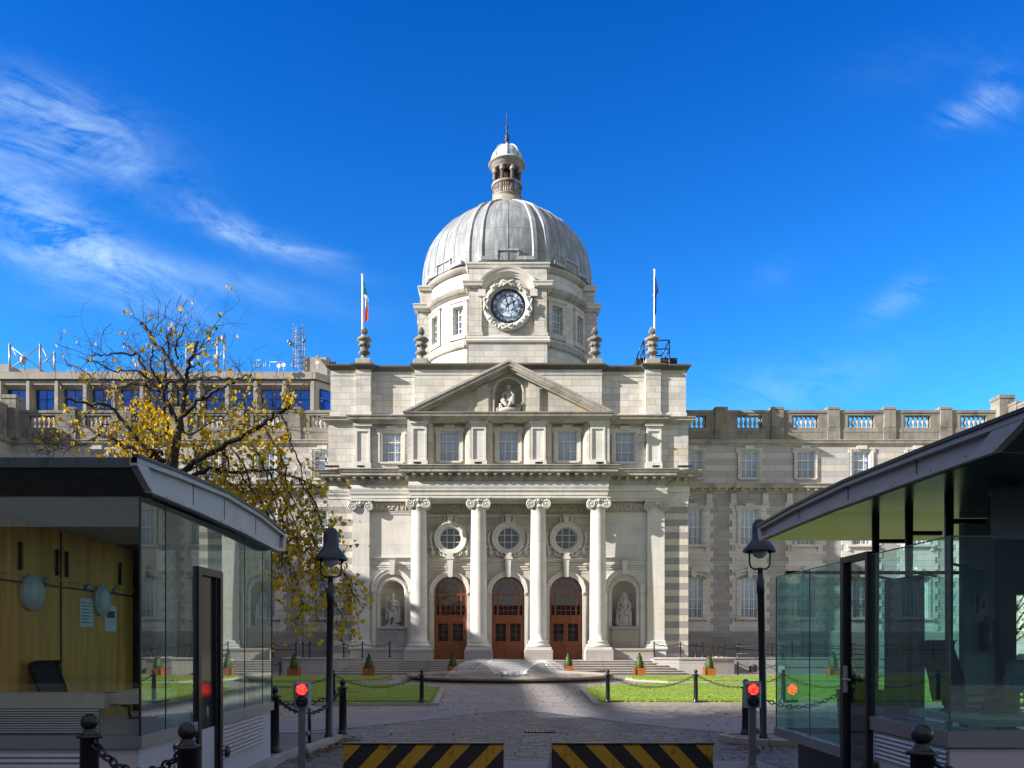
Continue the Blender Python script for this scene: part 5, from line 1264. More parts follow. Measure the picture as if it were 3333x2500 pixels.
# rooftop aerials
def ra(D_,y_,d): return (fx(D_,d),d,fz(y_,d))
def bars(mb,L,d,r):
    for (a,b) in L: mb.tube([ra(*a,d),ra(*b,d)],r,6)
d=77; mb=MB(); bars(mb,[((21,802),(21,743)),((87,802),(87,743)),((118,802),(118,760))],d,.10); bars(mb,[((21,798),(87,747)),((24,747),(47,790)),((24,749),(85,795)),((89,747),(116,800)),((88,788),(118,763)),((53,800),(53,762))],d,.05)
mb.ell(ra(50,778,d),(.28,.28,.42),10,8); o=mb.build('aerial_rack',M['steelgrey'],origin=ra(60,802,d)); tag(o,'steel aerial rack of crossed braces at the left end of the office roof','aerial')
mb=MB(); bars(mb,[((470,800),(470,727)),((485,800),(485,745)),((403,800),(403,733))],d,.09); bars(mb,[((470,732),(455,745)),((470,770),(440,790)),((403,760),(470,740)),((485,748),(470,780))],d,.04)
mb.lathe([(.02,0),(.35,.08),(.46,.25),(.02,.27)],(0,0,0),14); n0=len(mb.v)
vv=mb.v[-14*4:]; c_=ra(477,733,d)
for i in range(n0-56,n0): x,y,z=mb.v[i]; mb.v[i]=(c_[0]+z*1.6,c_[1]+x,c_[2]+y)
o=mb.build('aerial_mast',M['steelgrey'],origin=ra(470,800,d)); tag(o,'white dish aerial on steel masts behind the top of the bare tree','aerial')
mb=MB(); da=.85
A_=[ra(634,795,d),ra(653,795,d)]
for D_ in (634.5,654):
    for dy in (0,.9): mb.tube([(fx(D_,d),d+dy,fz(797,d)),(fx(D_,d),d+dy,fz(709,d))],.05,5)
for k in range(14):
    y_a=797-k*6.3; y_b=y_a-6.3; p,q=(634.5,654) if k%2 else (654,634.5)
    mb.tube([(fx(p,d),d,fz(y_a,d)),(fx(q,d),d,fz(y_b,d))],.028,4); mb.tube([(fx(q,d),d+.9,fz(y_a,d)),(fx(p,d),d+.9,fz(y_b,d))],.028,4); mb.tube([(fx(634.5,d),d,fz(y_b,d)),(fx(654,d),d,fz(y_b,d))],.024,4)
for D_,y_ in ((625,739),(629,744),(657,737)): mb.ell((fx(D_,d),d-.1,fz(y_,d)),(.2,.2,.2),8,6)
mb.tube([ra(634,709,d),ra(634,694,d)],.02,4); mb.tube([ra(653,709,d),ra(653,698,d)],.02,4)
o=mb.build('lattice_mast',plain('mast_steel',(.16,.19,.24),.5,.5),origin=ra(644,797,d)); tag(o,'tall dark steel lattice mast standing on the office roof left of the dome','mast')
for i,(D_,y_,rr,lab) in enumerate(((601.5,790,.20,'left of a pair of small white round dishes on the office roof'),(612.5,788,.20,'right of a pair of small white round dishes on the office roof'),(685,783,.18,'small white dish in front of the rooftop plant room'),(681,771,.18,'white horn loudspeaker on top of the rooftop plant room'),(718,784,.16,'dark lamp cluster on a bent arm by the limestone parapet'))):
    mb=MB()
    if i<3:
        n0=len(mb.v); mb.lathe([(rr,0),(rr,.05),(rr*.9,.12),(.02,.18)],(0,0,0),14); mb.disc((0,0,0),rr,14,'z'); mb.xf(lambda x,y,z:(x,z,y)); mb.tube([(0,.1,0),(0,.1,-(y_-802)*-d/F if False else -(802-y_)*d/F)],.03,5)
    elif i==3: mb.lathe([(.05,0),(.08,.1),(.2,.35),(.18,.35)],(0,0,0),12); mb.xf(lambda x,y,z:(z,y,x)); mb.tube([(.1,0,0),(.1,0,-.5)],.03,5)
    else:
        for a_ in (-.25,0,.22): mb.ell((a_,0,.08*abs(a_)),(.13,.15,.13),8,6)
        mb.tube([(0,0,0),(0,0,-.5)],.04,5); mb.tube([(.2,.1,-.1),(1.1,.1,-.12),(1.15,.1,-.6)],.03,5)
    o=mb.build('satellite_dish' if i<3 else ('loudspeaker' if i==3 else 'lamp_cluster'),M['white'] if i<4 else M['iron'],loc=ra(D_,y_,74.2 if i<3 else 77.5)); tag(o,lab,'dish' if i<3 else ('loudspeaker' if i==3 else 'lamp'))
mb=MB(); dd=75.5
bars(mb,[((555,800),(555,778)),((555,778),(574,778)),((574,778),(574,800)),((560,797),(560,783)),((570,797),(570,783)),((583,800),(583,782)),((583,782),(640,782)),((630,782),(630,797))],dd,.03); o=mb.build('roof_ladder',M['steelgrey'],origin=ra(560,800,dd)); tag(o,'grey tubular ladder hoop and rail on the office roof','ladder')
# ------------------------------------------------------------------ fountain
FX,FY=.55,46.2
o=thing('fountain',(FX,FY,0),'round low stone fountain with a dome of fine water jets in front of the steps','fountain')
mb=MB(); mb.lathe([(5.35,0),(5.35,.08),(5.5,.10),(5.52,.14),(5.78,.17),(5.87,.22),(5.87,.29),(5.82,.325),(5.45,.335),(5.35,.30),(5.3,.12),(0,.10)],(FX,FY,0),96); mb.lathe([(6.15,.0),(6.15,.04),(5.3,.045)],(FX,FY,0),96); mb.build('basin',stone('fountain_granite',(.29,.245,.215),(.25,.21,.185),1.6,3,stain=.4,streak=.4),o)
g=G('fountain_water'); p,x,y,z=g.pos(); g.P(Base_Color=(.03,.045,.045,1),Roughness=.08,Normal=g.bump(g.noise(p,7,4),.6,.03)); M['water']=g.m
mb=MB(); mb.disc((FX,FY,.22),5.34,64,'z'); mb.build('water',M['water'],o)
g=G('water_spray'); g.nt.nodes.remove(g.b)
tr=g.n('ShaderNodeBsdfTransparent'); df=g.n('ShaderNodeBsdfDiffuse',{'Color':(.85,.87,.9,1)}); tl=g.n('ShaderNodeBsdfTranslucent',{'Color':(.85,.87,.9,1)}); a=g.n('ShaderNodeAddShader',{0:df.outputs[0],1:tl.outputs[0]}); gl=g.n('ShaderNodeBsdfGlossy',{'Roughness':.15})
m1=g.n('ShaderNodeMixShader',{0:.3,1:a.outputs[0],2:gl.outputs[0]}); m2=g.n('ShaderNodeMixShader',{0:.21,1:tr.outputs[0],2:m1.outputs[0]}); g.nt.links.new(m2.outputs[0],g.out.inputs[0]); M['spray']=g.m
mb=MB(); Q=random.Random(2)
for ring,(n,r0,rp,r1,zp) in enumerate(((130,.8,1.9,3.62,.82),(60,.9,1.5,3.0,.76),(36,.9,1.3,2.3,.6))):
    for i in range(n):
        a=2*pi*(i+.3*Q.random())/n; k=Q.uniform(.96,1.04)
        pts=[]; 
        for t in range(17):
            u=t/16; r=r0+(r1-r0)*u*k; zz=.24+4*zp*k*u*(1-u)*(1 if u<.5 else 1); zz=.24+zp*k*(1-((u-.46)/.5)**2) if u>0.0 else .3
            pts.append((FX+r*cos(a),FY+r*sin(a),max(.2,zz)))
        # the jet holds together on the way up, then breaks in drops
        mb.tube(pts[:9],.004,3,False); mb.tube(pts[8:],.0065,3,False)
        for d_ in range(10):
            u=Q.uniform(.18,.8) if d_<7 else Q.uniform(0,1); r=r0+(r1-r0)*u*k; zz=.24+zp*k*(1-((u-.46)/.5)**2)+Q.gauss(0,.035)+(abs(Q.gauss(0,.05)) if .3<u<.7 else 0); s=Q.uniform(.007,.017)
            c=Vector((FX+r*cos(a)+Q.gauss(0,.04),FY+r*sin(a)+Q.gauss(0,.04),max(.22,zz))); e=[Vector((s,0,0)),Vector((0,s,0)),Vector((0,0,s*1.4))]
            mb.add([c+e[0],c-e[0],c+e[1],c-e[1],c+e[2],c-e[2]],[(0,2,4),(2,1,4),(1,3,4),(3,0,4),(2,0,5),(1,2,5),(3,1,5),(0,3,5)],True)
tag(mb.build('water_jets',M['spray'],o),kind='stuff')
mb=MB(); mb.lathe([(.5,.2),(.55,.45),(.3,.5),(0,.5)],(FX,FY,0),20); mb.build('nozzle',M['steelgrey'],o)
# ------------------------------------------------------------------ planters with clipped cones
def leafmat(name,c,v=.4):
    g=G(name); p,x,y,z=g.pos(); n=g.noise(p,13,3,.6); cc=g.mix(g.ramp(n,.3,.7),c4(mul(c,1-v)),c4(mul(c,1+v)))
    g.P(Base_Color=cc,Roughness=.6,Subsurface_Weight=0.0); return g.m
M['box_l']=leafmat('boxwood_leaves',(.065,.10,.02),.55)
PLB=['in shade at the far left','in shade left of the steps','half behind the left of the fountain','half behind the right of the fountain','sunlit at the right steps','before the right terrace wall','in the sun beyond the right booth','in shade beyond the left booth']
PLP=[(fx(635,48.3),48.3),(fx(796.7,48.5),48.5),(fx(978,52.35),52.35),(fx(1228,52.35),52.35),(fx(1381.5,48.5),48.5),(fx(1532,48.3),48.3),(fx(1800,48),48.0),(fx(404,48.3),48.3)]
proto=None
for i,(x,y) in enumerate(PLP):
    if proto is None:
        o=thing('planter',(0,0,0),'x','planter'); mb=MB(); w=.27
        for a in (-1,1):
            for b in (-1,1): mb.box(a*.29-.04,a*.29+.04,b*.29-.04,b*.29+.04,0,.60); mb.ell((a*.29,b*.29,.63),(.04,.04,.045),8,6)
        for (a,b,c,d) in ((-.25,.25,-.30,-.27),(-.25,.25,.27,.30),(-.30,-.27,-.25,.25),(.27,.30,-.25,.25)):
            mb.box(a,b,c,d,.05,.16); mb.box(a,b,c,d,.46,.57); mb.box(a+(.012 if b-a<.1 else 0),b-(.012 if b-a<.1 else 0),c+(.012 if d-c<.1 else 0),d-(.012 if d-c<.1 else 0),.16,.46)
            if b-a>.1:
                for k in (-.25,.20): mb.box(k,k+.05,c+.001,d-.001,.16,.46)
            else:
                for k in (-.25,.20): mb.box(a+.001,b-.001,k,k+.05,.16,.46)
        mb.build('box',M['planter'],o); mb=MB(); mb.box(-.27,.27,-.27,.27,.3,.52); mb.build('soil',M['bark'],o)
        mb=MB(); Q=random.Random(9)
        mb.lathe([(.16,.5),(.24,.62),(.23,.8),(.17,1.05),(.09,1.3),(.0,1.42)],(0,0,0),12,rf=lambda a,z:1+.12*sin(a*3+z*9))
        for k in range(2600):
            z=.55+Q.random()**1.15*.92; r0=(.27*(1-((z-.5)/.98)**1.5)+.02)*(1+.10*sin(z*17)); a=Q.uniform(0,2*pi); r=r0*Q.uniform(.8,1.1); s=Q.uniform(.014,.028)
            c=Vector((r*cos(a),r*sin(a),z)); u=Vector((cos(a),sin(a),Q.uniform(.2,1.3))).normalized(); w_=Vector((-sin(a),cos(a),Q.uniform(-.6,.6))).normalized()
            mb.face([c-w_*s*.6,c+u*s*.4,c+u*s*1.9,c-u*s*.2+w_*s*.6])
        mb.build('shrub',M['box_l'],o); proto=o
    else: o=copy_tree(proto)
    o.location=(x,y,.01 if y<52 else .02); o.rotation_euler.z=R.uniform(-.08,.08); k=R.uniform(.96,1.05); o.scale=(1,1,k)
    tag(o,'clipped cone shrub in a wooden planter box, '+PLB[i],'planter','cone shrubs in wooden planters')
# ------------------------------------------------------------------ bollards and chains
def bollard_mb(h,r,ball):
    mb=MB(); mb.lathe([(r*1.35,0),(r*1.35,.05),(r*1.05,.08),(r,.12),(r*.88,h-ball*2.9),(r*1.18,h-ball*2.85),(r*1.18,h-ball*2.6),(r*.85,h-ball*2.5),(r*.62,h-ball*2.1),(r*.62,h-ball*1.9)]+[(ball*max(.001,sin(t*pi/12)),h-ball-ball*cos(t*pi/12)) for t in range(2,13)],(0,0,0),20)
    for s in (-1,1): mb.tube([(s*r*.9,0,h-ball*2.75),(s*(r+.03),0,h-ball*2.75)],.018,6)
    return mb
CHW=bollard_mb(1.06,.055,.052)
BP={}
def bollard(kind,x,y,z,label,group,h,r,ball):
    if kind not in BP: o=bollard_mb(h,r,ball).build('bollard',M['iron'],loc=(x,y,z)); BP[kind]=o
    else: o=BP[kind].copy(); COL.objects.link(o)
    o.location=(x,y,z); tag(o,label,'bollard',group); return (x,y,z+h-ball*2.75)
def chain(a,b,label,drop,ln=.10,r=.011):
    a,b=Vector(a),Vector(b); pts=[Vector(p) for p in sag(a,b,drop,120)]; mb=MB()
    L=[0]
    for p,q in zip(pts,pts[1:]): L.append(L[-1]+(q-p).length)
    n=max(4,int(L[-1]/(ln*.80)))
    def at(s):
        for i in range(len(L)-1):
            if L[i+1]>=s: t=(s-L[i])/(L[i+1]-L[i]+1e-9); return pts[i].lerp(pts[i+1],t),(pts[i+1]-pts[i]).normalized()
        return pts[-1],(pts[-1]-pts[-2]).normalized()
    for k in range(n):
        c,t=at(L[-1]*(k+.5)/n); u=t.cross(Vector((0,0,1))).normalized(); w=t.cross(u); s=u if k%2 else w
        loop=[c+t*(ln*.5*cos(2*pi*j/10)*(1.0))+s*(ln*.33*sin(2*pi*j/10)) for j in range(11)]
        mb.tube(loop,r,5,False)
    o=mb.build('chain',M['iron'],origin=tuple(a)); tag(o,label,'chain'); return o
LB=.16
l=[bollard('lawn',fx(D_,d),d,.10,lab,'bollards along the lawn edge',1.10,.075,.062) for D_,d,lab in (
 (911,27.0,'black bollard at the inner corner of the shaded left lawn'),(719.7,27.15,'black bollard on the left lawn edge beside the lamp post'),(520,27.0,'black bollard on the left lawn edge seen behind the booth glass'),
 (1313,27.0,'black bollard at the inner corner of the sunlit right lawn'),(1503,27.0,'black bollard midway along the sunlit right lawn edge'),(1692,27.0,'black bollard on the right lawn edge behind the right booth glass'),(1880,27.0,'black bollard farther right on the lawn edge, seen through the right booth'))]
chain(l[0],l[1],'chain along the shaded left lawn between its inner corner bollard and the lamp post',.42); chain(l[1],l[2],'chain along the left lawn running behind the left booth',.42)
chain(l[3],l[4],'chain hanging over the sunlit right lawn between its first two bollards',.42); chain(l[4],l[5],'chain along the right lawn passing behind the right traffic signal',.42); chain(l[5],l[6],'chain along the right lawn seen through the right booth',.42)
m_=[bollard('kerb',x,y,.11,lab,'stout bollards on the gate pavements',1.20,.085,.07) for x,y,lab in ((fx(593.5,14.75),14.75,'stout black bollard on the left kerb at the end of the left booth'),(fx(747,18.0) +.02,17.55,'stout black bollard at the left pavement corner by the lamp post'),(fx(1600,18.0),17.62,'stout black bollard on the right pavement corner by the traffic signal'))]
ch_end=(fx(500,17.6),17.6,m_[1][2])
bl=bollard('kerb',fx(545,17.6),17.55,.11,'stout black bollard behind the left booth glass','stout bollards on the gate pavements',1.2,.085,.07)
chain(m_[0],(m_[1][0]-.0,m_[1][1],m_[1][2]),'heavy chain along the left kerb between the booth end and the corner bollard',.42,.12,.013); chain(bl,m_[1],'heavy chain across the back of the left pavement',.36,.12,.013)
br_=bollard('kerb',fx(1830,17.6),17.62,.11,'stout black bollard on the right pavement seen through the right booth','stout bollards on the gate pavements',1.2,.085,.07)
chain(m_[2],br_,'heavy chain from the right corner bollard running behind the right booth',.42,.12,.013)
n_=[bollard('gate',x,y,0.10 if x<0 else 0,lab,'ball-topped bollards beside the booths',h_,.10,.085) for x,y,h_,lab in ((fx(193,8.3),8.3,1.27,'ball-topped black bollard in the bottom left corner before the left booth'),(fx(405,7.45),7.45,1.27,'ball-topped black bollard before the left booth door'))]
chain(n_[0],n_[1],'heavy chain slung between the two bollards before the left booth',.30,.13,.014)
rb_=bollard('gateR',fx(1992,6.55),6.55,.10,'ball-topped black bollard before the right booth','ball-topped bollards beside the booths',1.34,.10,.085)
chain(rb_,(rb_[0]+1.6,rb_[1]-.2,rb_[2]),'heavy chain running right from the bollard before the right booth',.35,.13,.014)
q=bollard('small',fx(605,48),48.0,0,'slim black post beyond the left lawn near the left wing','slim posts by the wings',1.0,.05,.04); chain(q,(q[0]-3.2,q[1]+.5,q[2]),'thin chain by the left wing behind the booth',.35,.16,.014)
q=bollard('small',fx(1593.5,48),48.0,0,'slim black post beyond the right lawn before the wheelchair sign','slim posts by the wings',1.0,.05,.04); chain(q,(q[0]+2.6,q[1]+.3,q[2]),'thin chain before the wheelchair sign',.35,.16,.014)
mb=MB(); mb.tube([(0,0,0),(0,0,.86)],.035,8); mb.box(-.07,.07,-.05,.05,-.0,.02); o=mb.build('slim_post',M['iron'],loc=(fx(668.5,16.2),16.2,.1)); tag(o,'short slim black post on the left pavement behind the traffic signal','post')
# ------------------------------------------------------------------ lamp posts
def lamp(D_,d,zb,top,label,lean=0):
    x=fx(D_,d); o=thing('street_lamp',(x,d,zb),label,'street lamp','lamp posts at the gate')
    h=top-zb-.40
    mb=MB(); mb.lathe([(.10,0),(.10,.05),(.075,.08),(.072,h-1.15),(.085,h-1.13),(.085,h-.86),(.06,h-.84),(.055,h-.66),(.07,h-.64),(.05,h-.62)],(0,0,0),16); mb.xf(lambda a,b,c:(a+lean*c/h,b,c)).build('post',M['iron'],o,loc=(0,0,0))
    mb=MB(); c=h-.62
    pts=[(-.0,0,c),(-.12,0,c-.02),(-.19,0,c+.03),(-.215,0,c+.12),(-.215,0,c+.42)]
    for s in (-1,1): mb.tube([(s*p[0]+lean,p[1],p[2]) for p in pts],.02,8)
    mb.build('yoke',M['iron'],o,loc=(0,0,0))
    mb=MB(); z=c+.34
    mb.lathe([(.345,z),(.355,z+.025),(.27,z+.14),(.18,z+.25),(.165,z+.27),(.165,z+.48),(.15,z+.58),(.11,z+.65),(.06,z+.68),(0,z+.69)],(lean,0,0),28); mb.lathe([(.345,z),(.17,z+.2)],(lean,0,0),28); mb.build('shade',plain('lamp_shade_paint',(.03,.035,.05),.28,.3),o,loc=(0,0,0))
    mb=MB(); mb.ell((lean,0,z+.02),(.165,.165,.16),20,12); g=G('lamp_globe') if 'globe' not in M else None
    if g: M['globe']=g.P(Base_Color=(.55,.57,.6,1),Roughness=.15)
    mb.build('globe',M['globe'],o,loc=(0,0,0))
    return o
lamp(710.5,17.0,.11,fz(1140,17.0),'black lamp post with a wide shade on the left pavement before the tree',.045)
lamp(1650,16.9,.11,fz(1122,16.9),'black lamp post with a wide shade beside the right booth roof',-.085)
# ------------------------------------------------------------------ traffic signals
g=G('red_led'); p,x,y,z=g.pos()
vo=g.n('ShaderNodeTexVoronoi',{'Vector':p,'Scale':34.0}).outputs[0]
em=g.ramp(vo,.15,.75,(3.2,.10,.06,1),(.9,.012,.008,1)); g.P(Base_Color=(.3,.01,.01,1),Emission_Color=em,Emission_Strength=1.0,Roughness=.3); M['led']=g.m
M['lens']=plain('dark_lens',(.02,.022,.025),.15)
def signal(D_,d,label,rot,top):
    o=thing('traffic_signal',(fx(D_,d),d,0),label,'traffic light','gate traffic signals'); o.rotation_euler.z=rot
    mb=MB(); mb.bbox(-.06,.06,-.05,.05,0,top-.40,.012); mb.bbox(-.09,.09,-.07,.07,0,.03,.01); mb.ell((.09,0,.30),(.05,.05,.08),8,6); mb.ell((.09,0,.62),(.04,.04,.05),8,6); mb.build('post',plain('grey_signal_post',(.20,.21,.23),.45,.3),o,loc=(0,0,0))
    mb=MB(); mb.bbox(-.135,.135,-.08,.10,top-.43,top,.03); mb.box(-.15,.15,-.02,.1,top-.015,top+.01); mb.build('housing',M['steelgrey'],o,loc=(0,0,0))
    mb=MB(); n=0; mb.lathe([(0,0),(.06,.005),(.09,.0)],(0,0,0),24); mb.xf(lambda x,y,z:(x,-.088-z,y+top-.12)); mb.build('red_light',M['led'],o,loc=(0,0,0))
    mb=MB(); mb.lathe([(0,.0),(.05,.02),(.082,.0)],(0,0,0),24); mb.xf(lambda x,y,z:(x,-.085-z,y+top-.32)); mb.build('lower_lens',M['lens'],o,loc=(0,0,0))
    mb=MB(); mb.arcsweep((0,-.08,top-.12),[(.10,0),(.10,-.035),(.092,-.035),(.092,0)],0,pi*2,24); mb.arcsweep((0,-.08,top-.32),[(.094,0),(.094,-.03),(.086,-.03),(.086,0)],0,2*pi,24); mb.build('bezel',M['iron'],o,loc=(0,0,0))
signal(653,13.2,'grey traffic signal showing red on the left side of the gate',.12,1.46)
signal(1625,13.6,'grey traffic signal showing red beside the right booth',-.10,1.44)
# ------------------------------------------------------------------ road blockers
def stripes(name,sgn,xc):
    g=G(name); p,x,y,z=g.pos()
    s=g.mth('FRACT',g.mth('DIVIDE',g.mth('ADD',g.mth('MULTIPLY',g.mth('SUBTRACT',x,xc),sgn),g.mth('MULTIPLY',z,-.95)),.54))
    k=g.mth('GREATER_THAN',s,.47)
    n=g.noise(p,6,6,.7); sc=g.ramp(n,.56,.63)
    sx=g.noise(g.comb(g.mth('MULTIPLY',x,9),0,g.mth('MULTIPLY',z,.8)),1.5,5,.7); rs=g.ramp(sx,.55,.8)
    yel=g.mix(g.mth('MULTIPLY',rs,.95),(.50,.285,.018,1),(.16,.06,.015,1)); c=g.mix(k,yel,(.016,.016,.02,1)); c=g.mix(g.mth('MULTIPLY',sc,.75),c,(.045,.022,.015,1))
    g.P(Base_Color=c,Roughness=.55,Normal=g.bump(n,.15,.01)); return g.m
for s,D0,D1,lab in ((1,741,1088,'yellow and black striped road blocker on the left half of the gateway'),(-1,1192,1541,'rusty yellow and black striped road blocker on the right half of the gateway')):
    d=12.0; x0,x1=fx(D0,d),fx(D1,d); zt_=fz(1608,d)
    o=thing('road_blocker',((x0+x1)/2,d,0),lab,'barrier','road blockers')
    mb=MB(); mb.bbox(x0,x1,d,d+.07,0,zt_,.012); mb.build('front_plate',stripes('hazard_stripes_%d'%(s+1),s,x0 if s>0 else x1),o)
    mb=MB(); mb.prism_x([(d+.07,0),(d+1.5,0.02),(d+.07,zt_-.02)],x0+.02,x1-.02); mb.build('wedge',M['steelgrey'],o)
    mb=MB(); mb.box(x0-.01,x1+.01,d-.015,d+.09,zt_,zt_+.02)
    for k in range(9): xx=x0+.12+(x1-x0-.24)*k/8; mb.ell((xx,d-.004,.06),(.018,.008,.018),8,6)
    mb.build('top_edge',M['iron'],o)
# ------------------------------------------------------------------ guard booths
M['hpanel']=plain('white_enamel_panel',(.55,.53,.55),.35,0,.05)
M['halum']=plain('brushed_aluminium',(.36,.36,.39),.38,.75,.06); M['hfascia']=plain('zinc_fascia',(.47,.43,.41),.5,.1,.10,2); M['hdark']=plain('dark_booth_frame',(.02,.023,.025),.35,.2)
g=G('zinc_roof_edge'); p,x,y,z=g.pos(); n=g.noise(g.comb(g.mth('MULTIPLY',x,7),g.mth('MULTIPLY',y,7),g.mth('MULTIPLY',z,.6)),.8,5,.65)
g.P(Base_Color=g.mix(g.ramp(n,.55,.75),(.07,.085,.10,1),(.022,.025,.028,1)),Roughness=.45,Metallic=.3); M['hroof']=g.m
M['soffit']=plain('green_soffit',(.035,.075,.065),.22,0,Specular_IOR_Level=.22)
M['ceil']=plain('booth_ceiling',(.55,.53,.54),.7)
def side_roof(o,sgn,Xe,Xo,prof_top,prof_bot,tip):
    """roof slab with a recessed fascia on the lane side"""
    mb=MB(); poly=prof_bot+prof_top[::-1]
    a,b=sorted((Xe+sgn*-.0,Xo)); mb.prism_x(poly,a+ (.05 if sgn>0 else 0),b-(.05 if sgn<0 else 0)) if False else mb.prism_x(poly,min(Xe+sgn*.06,Xo),max(Xe+sgn*.06,Xo))
    return mb
def fascia(mb,Xe,sgn,top,bot,w):
    # raised borders along the top and bottom edges
    n=len(top)
    for L,s in ((top,-1),(bot,1)):
        for (y0,z0),(y1,z1) in zip(L,L[1:]): mb.prism_x([(y0,z0),(y1,z1),(y1,z1+s*w),(y0,z0+s*w)],min(Xe,Xe+sgn*.07),max(Xe,Xe+sgn*.07))
# --- left booth
XL=-3.97
o=LBH=thing('guard_booth',(-6,11.5,0),'left glass guard booth with an oak panelled inside wall and grey curved roof','guard booth','guard booths')
top=[(8.45,4.03),(9.6,4.10),(11.3,4.17),(12.9,4.13),(14.3,4.01)]; bot=[(8.80,3.73),(10.2,3.74),(12,3.72),(13.8,3.66),(14.2,3.70)]
mb=MB(); mb.prism_x([(8.95,3.74),(10.2,3.76),(12,3.74),(13.8,3.68),(14.25,3.75),(14.3,3.99),(12.9,4.11),(11.3,4.15),(9.6,4.08),(8.5,4.01)],-12,-3.86)
mb.prism_x([(8.46,3.93),(8.52,3.93),(8.52,4.035),(8.46,4.035)],-12,-3.80); mb.prism_x([(8.52,3.925),(8.96,3.70),(8.98,3.74),(8.55,3.96)],-12,-3.83)
mb.build('roof',M['hroof'],o)
mb=MB(); fascia(mb,-3.78,-1,top,bot,.055); mb.prism_x([(8.45,3.95),(8.82,3.73),(8.97,3.78),(8.68,4.03),(8.45,4.03)],-3.86,-3.785); mb.prism_x([(14.12,3.70),(14.3,3.72),(14.36,3.98),(14.2,4.0)],-3.86,-3.785)
mb.prism_x([(8.9,3.76),(10.2,3.79),(12,3.77),(13.8,3.71),(14.1,3.74),(14.15,3.97),(12.9,4.09),(11.3,4.13),(9.6,4.06),(8.75,4.0)],-3.862,-3.845)
mb.build('fascia',M['hfascia'],o)
mb=MB()
for y in (10.15,11.3,12.75): mb.box(-3.846,-3.840,y-.008,y+.008,3.80,4.12)
for y in (9.2,9.9,10.5,11.0,11.8,12.4,13.1,13.7): mb.ell((-3.782,y,3.752),(.006,.012,.012),6,4)
mb.build('fascia_joint',M['hdark'],o)
mb=MB(); fascia(mb,-3.76,-1,[(y-.02,z+.035) for y,z in top],[],.035); mb.build('drip_edge',M['hdark'],o)
yA,yB=8.94,14.1
mb=MB(); mb.box(-8,XL-.02,yA+.02,yB-.02,.0,.93)
mb.build('base_panel',M['hpanel'],o)
mb=MB(); mb.box(-8,XL+.03,yA-.03,yA+.10,.93,1.07); mb.box(XL-.10,XL+.03,yA+.10,10.6,.93,1.07); mb.box(XL-.10,XL+.03,11.48,yB+.03,.93,1.07); mb.box(-8,XL,yB-.1,yB+.03,.93,1.07); mb.build('sill',M['halum'],o)
def louvre(mb,face,a,b,z0,z1,n,depth=.035):
    for k in range(n):
        z=z0+(z1-z0)*k/n; h=(z1-z0)/n
        if face[0]=='x': X=face[1]; s=face[2]; mb.prism_y([(X-s*.02,z),(X+s*depth,z),(X+s*depth*.6,z+h*.55),(X-s*.02,z+h*.55)] if s>0 else [(X+depth*-1,z),(X+.02,z),(X+.02,z+h*.55),(X-depth*.6,z+h*.55)],a,b)
        else: Y=face[1]; mb.prism_x([(Y-depth,z),(Y+.02,z),(Y+.02,z+h*.55),(Y-depth*.6,z+h*.55)],a,b)
mb=MB(); louvre(mb,('y',yA+.02),-8,fx(183,yA),.42,.90,8); louvre(mb,('x',XL-.02,1),9.9,10.55,.3,.90,9); louvre(mb,('x',XL-.02,1),11.5,13.6,.45,.92,8); mb.build('louvre',M['halum'],o)
mb=MB(); mb.box(-8,XL-.0,yA+.005,yA+.022,.05,.30) if False else mb.box(fx(183,yA)-.02,fx(183,yA)+.03,yA-.01,yA+.03,.1,.93); mb.ell((XL+.02,11.75,.52),(.03,.09,.09),10,6); mb.build('trim',M['hdark'],o)
mb=MB(); mb.face([(-8,yA,1.07),(XL,yA,1.07),(XL,yA,3.74),(-8,yA,3.74)]); mb.build('front_glass',M['hutglassf'],o)
mb=MB()
for a,b,z in ((yA,10.58,1.07),(11.50,yB,1.07)): mb.face([(XL,a,z),(XL,b,z),(XL,b,3.72),(XL,a,3.72)])
mb.face([(XL,10.58,3.1),(XL,11.5,3.1),(XL,11.5,3.73),(XL,10.58,3.73)]); mb.face([(XL,yB,1.07),(-8,yB,1.07),(-8,yB,3.72),(XL,yB,3.72)])
mb.build('side_glass',M['hutglass'],o)
mb=MB()
for y in (9.62,12.6,13.55): mb.box(XL-.006,XL+.006,y-.006,y+.006,1.07,3.72)
mb.box(XL-.01,XL+.01,yA-.012,yA+.012,1.07,3.73); mb.box(XL-.01,XL+.01,yB-.01,yB+.01,1.07,3.7); mb.box(fx(212,yA),fx(212,yA)+.012,yA-.006,yA+.006,1.07,3.72) if False else None
mb.build('glass_joint',M['hdark'],o)
dr_=thing('door',(-6,11.5,0),None,None); dr_.parent=o; dr_.location=(0,0,0)
bpy.data.objects.remove(dr_)
mb=MB(); mb.box(XL-.08,XL+.04,10.58,10.68,.05,3.1); mb.box(XL-.08,XL+.04,11.40,11.50,.05,3.1); mb.box(XL-.08,XL+.04,10.68,11.40,3.0,3.1); mb.box(XL-.06,XL+.0,10.68,11.40,.05,.3); mb.box(XL-.06,XL,10.68,10.76,.3,3.0); mb.box(XL-.06,XL,11.32,11.4,.3,3.0)
dl=mb.build('door',M['hdark'],o); mb=MB(); mb.box(XL-.04,XL-.03,10.76,11.32,.3,3.0); mb.build('door_pane',M['lens'],dl); mb=MB(); mb.tube([(XL+.05,10.85,1.05),(XL+.05,10.85,1.25)],.015,6); mb.build('door_handle',M['steelgrey'],dl)
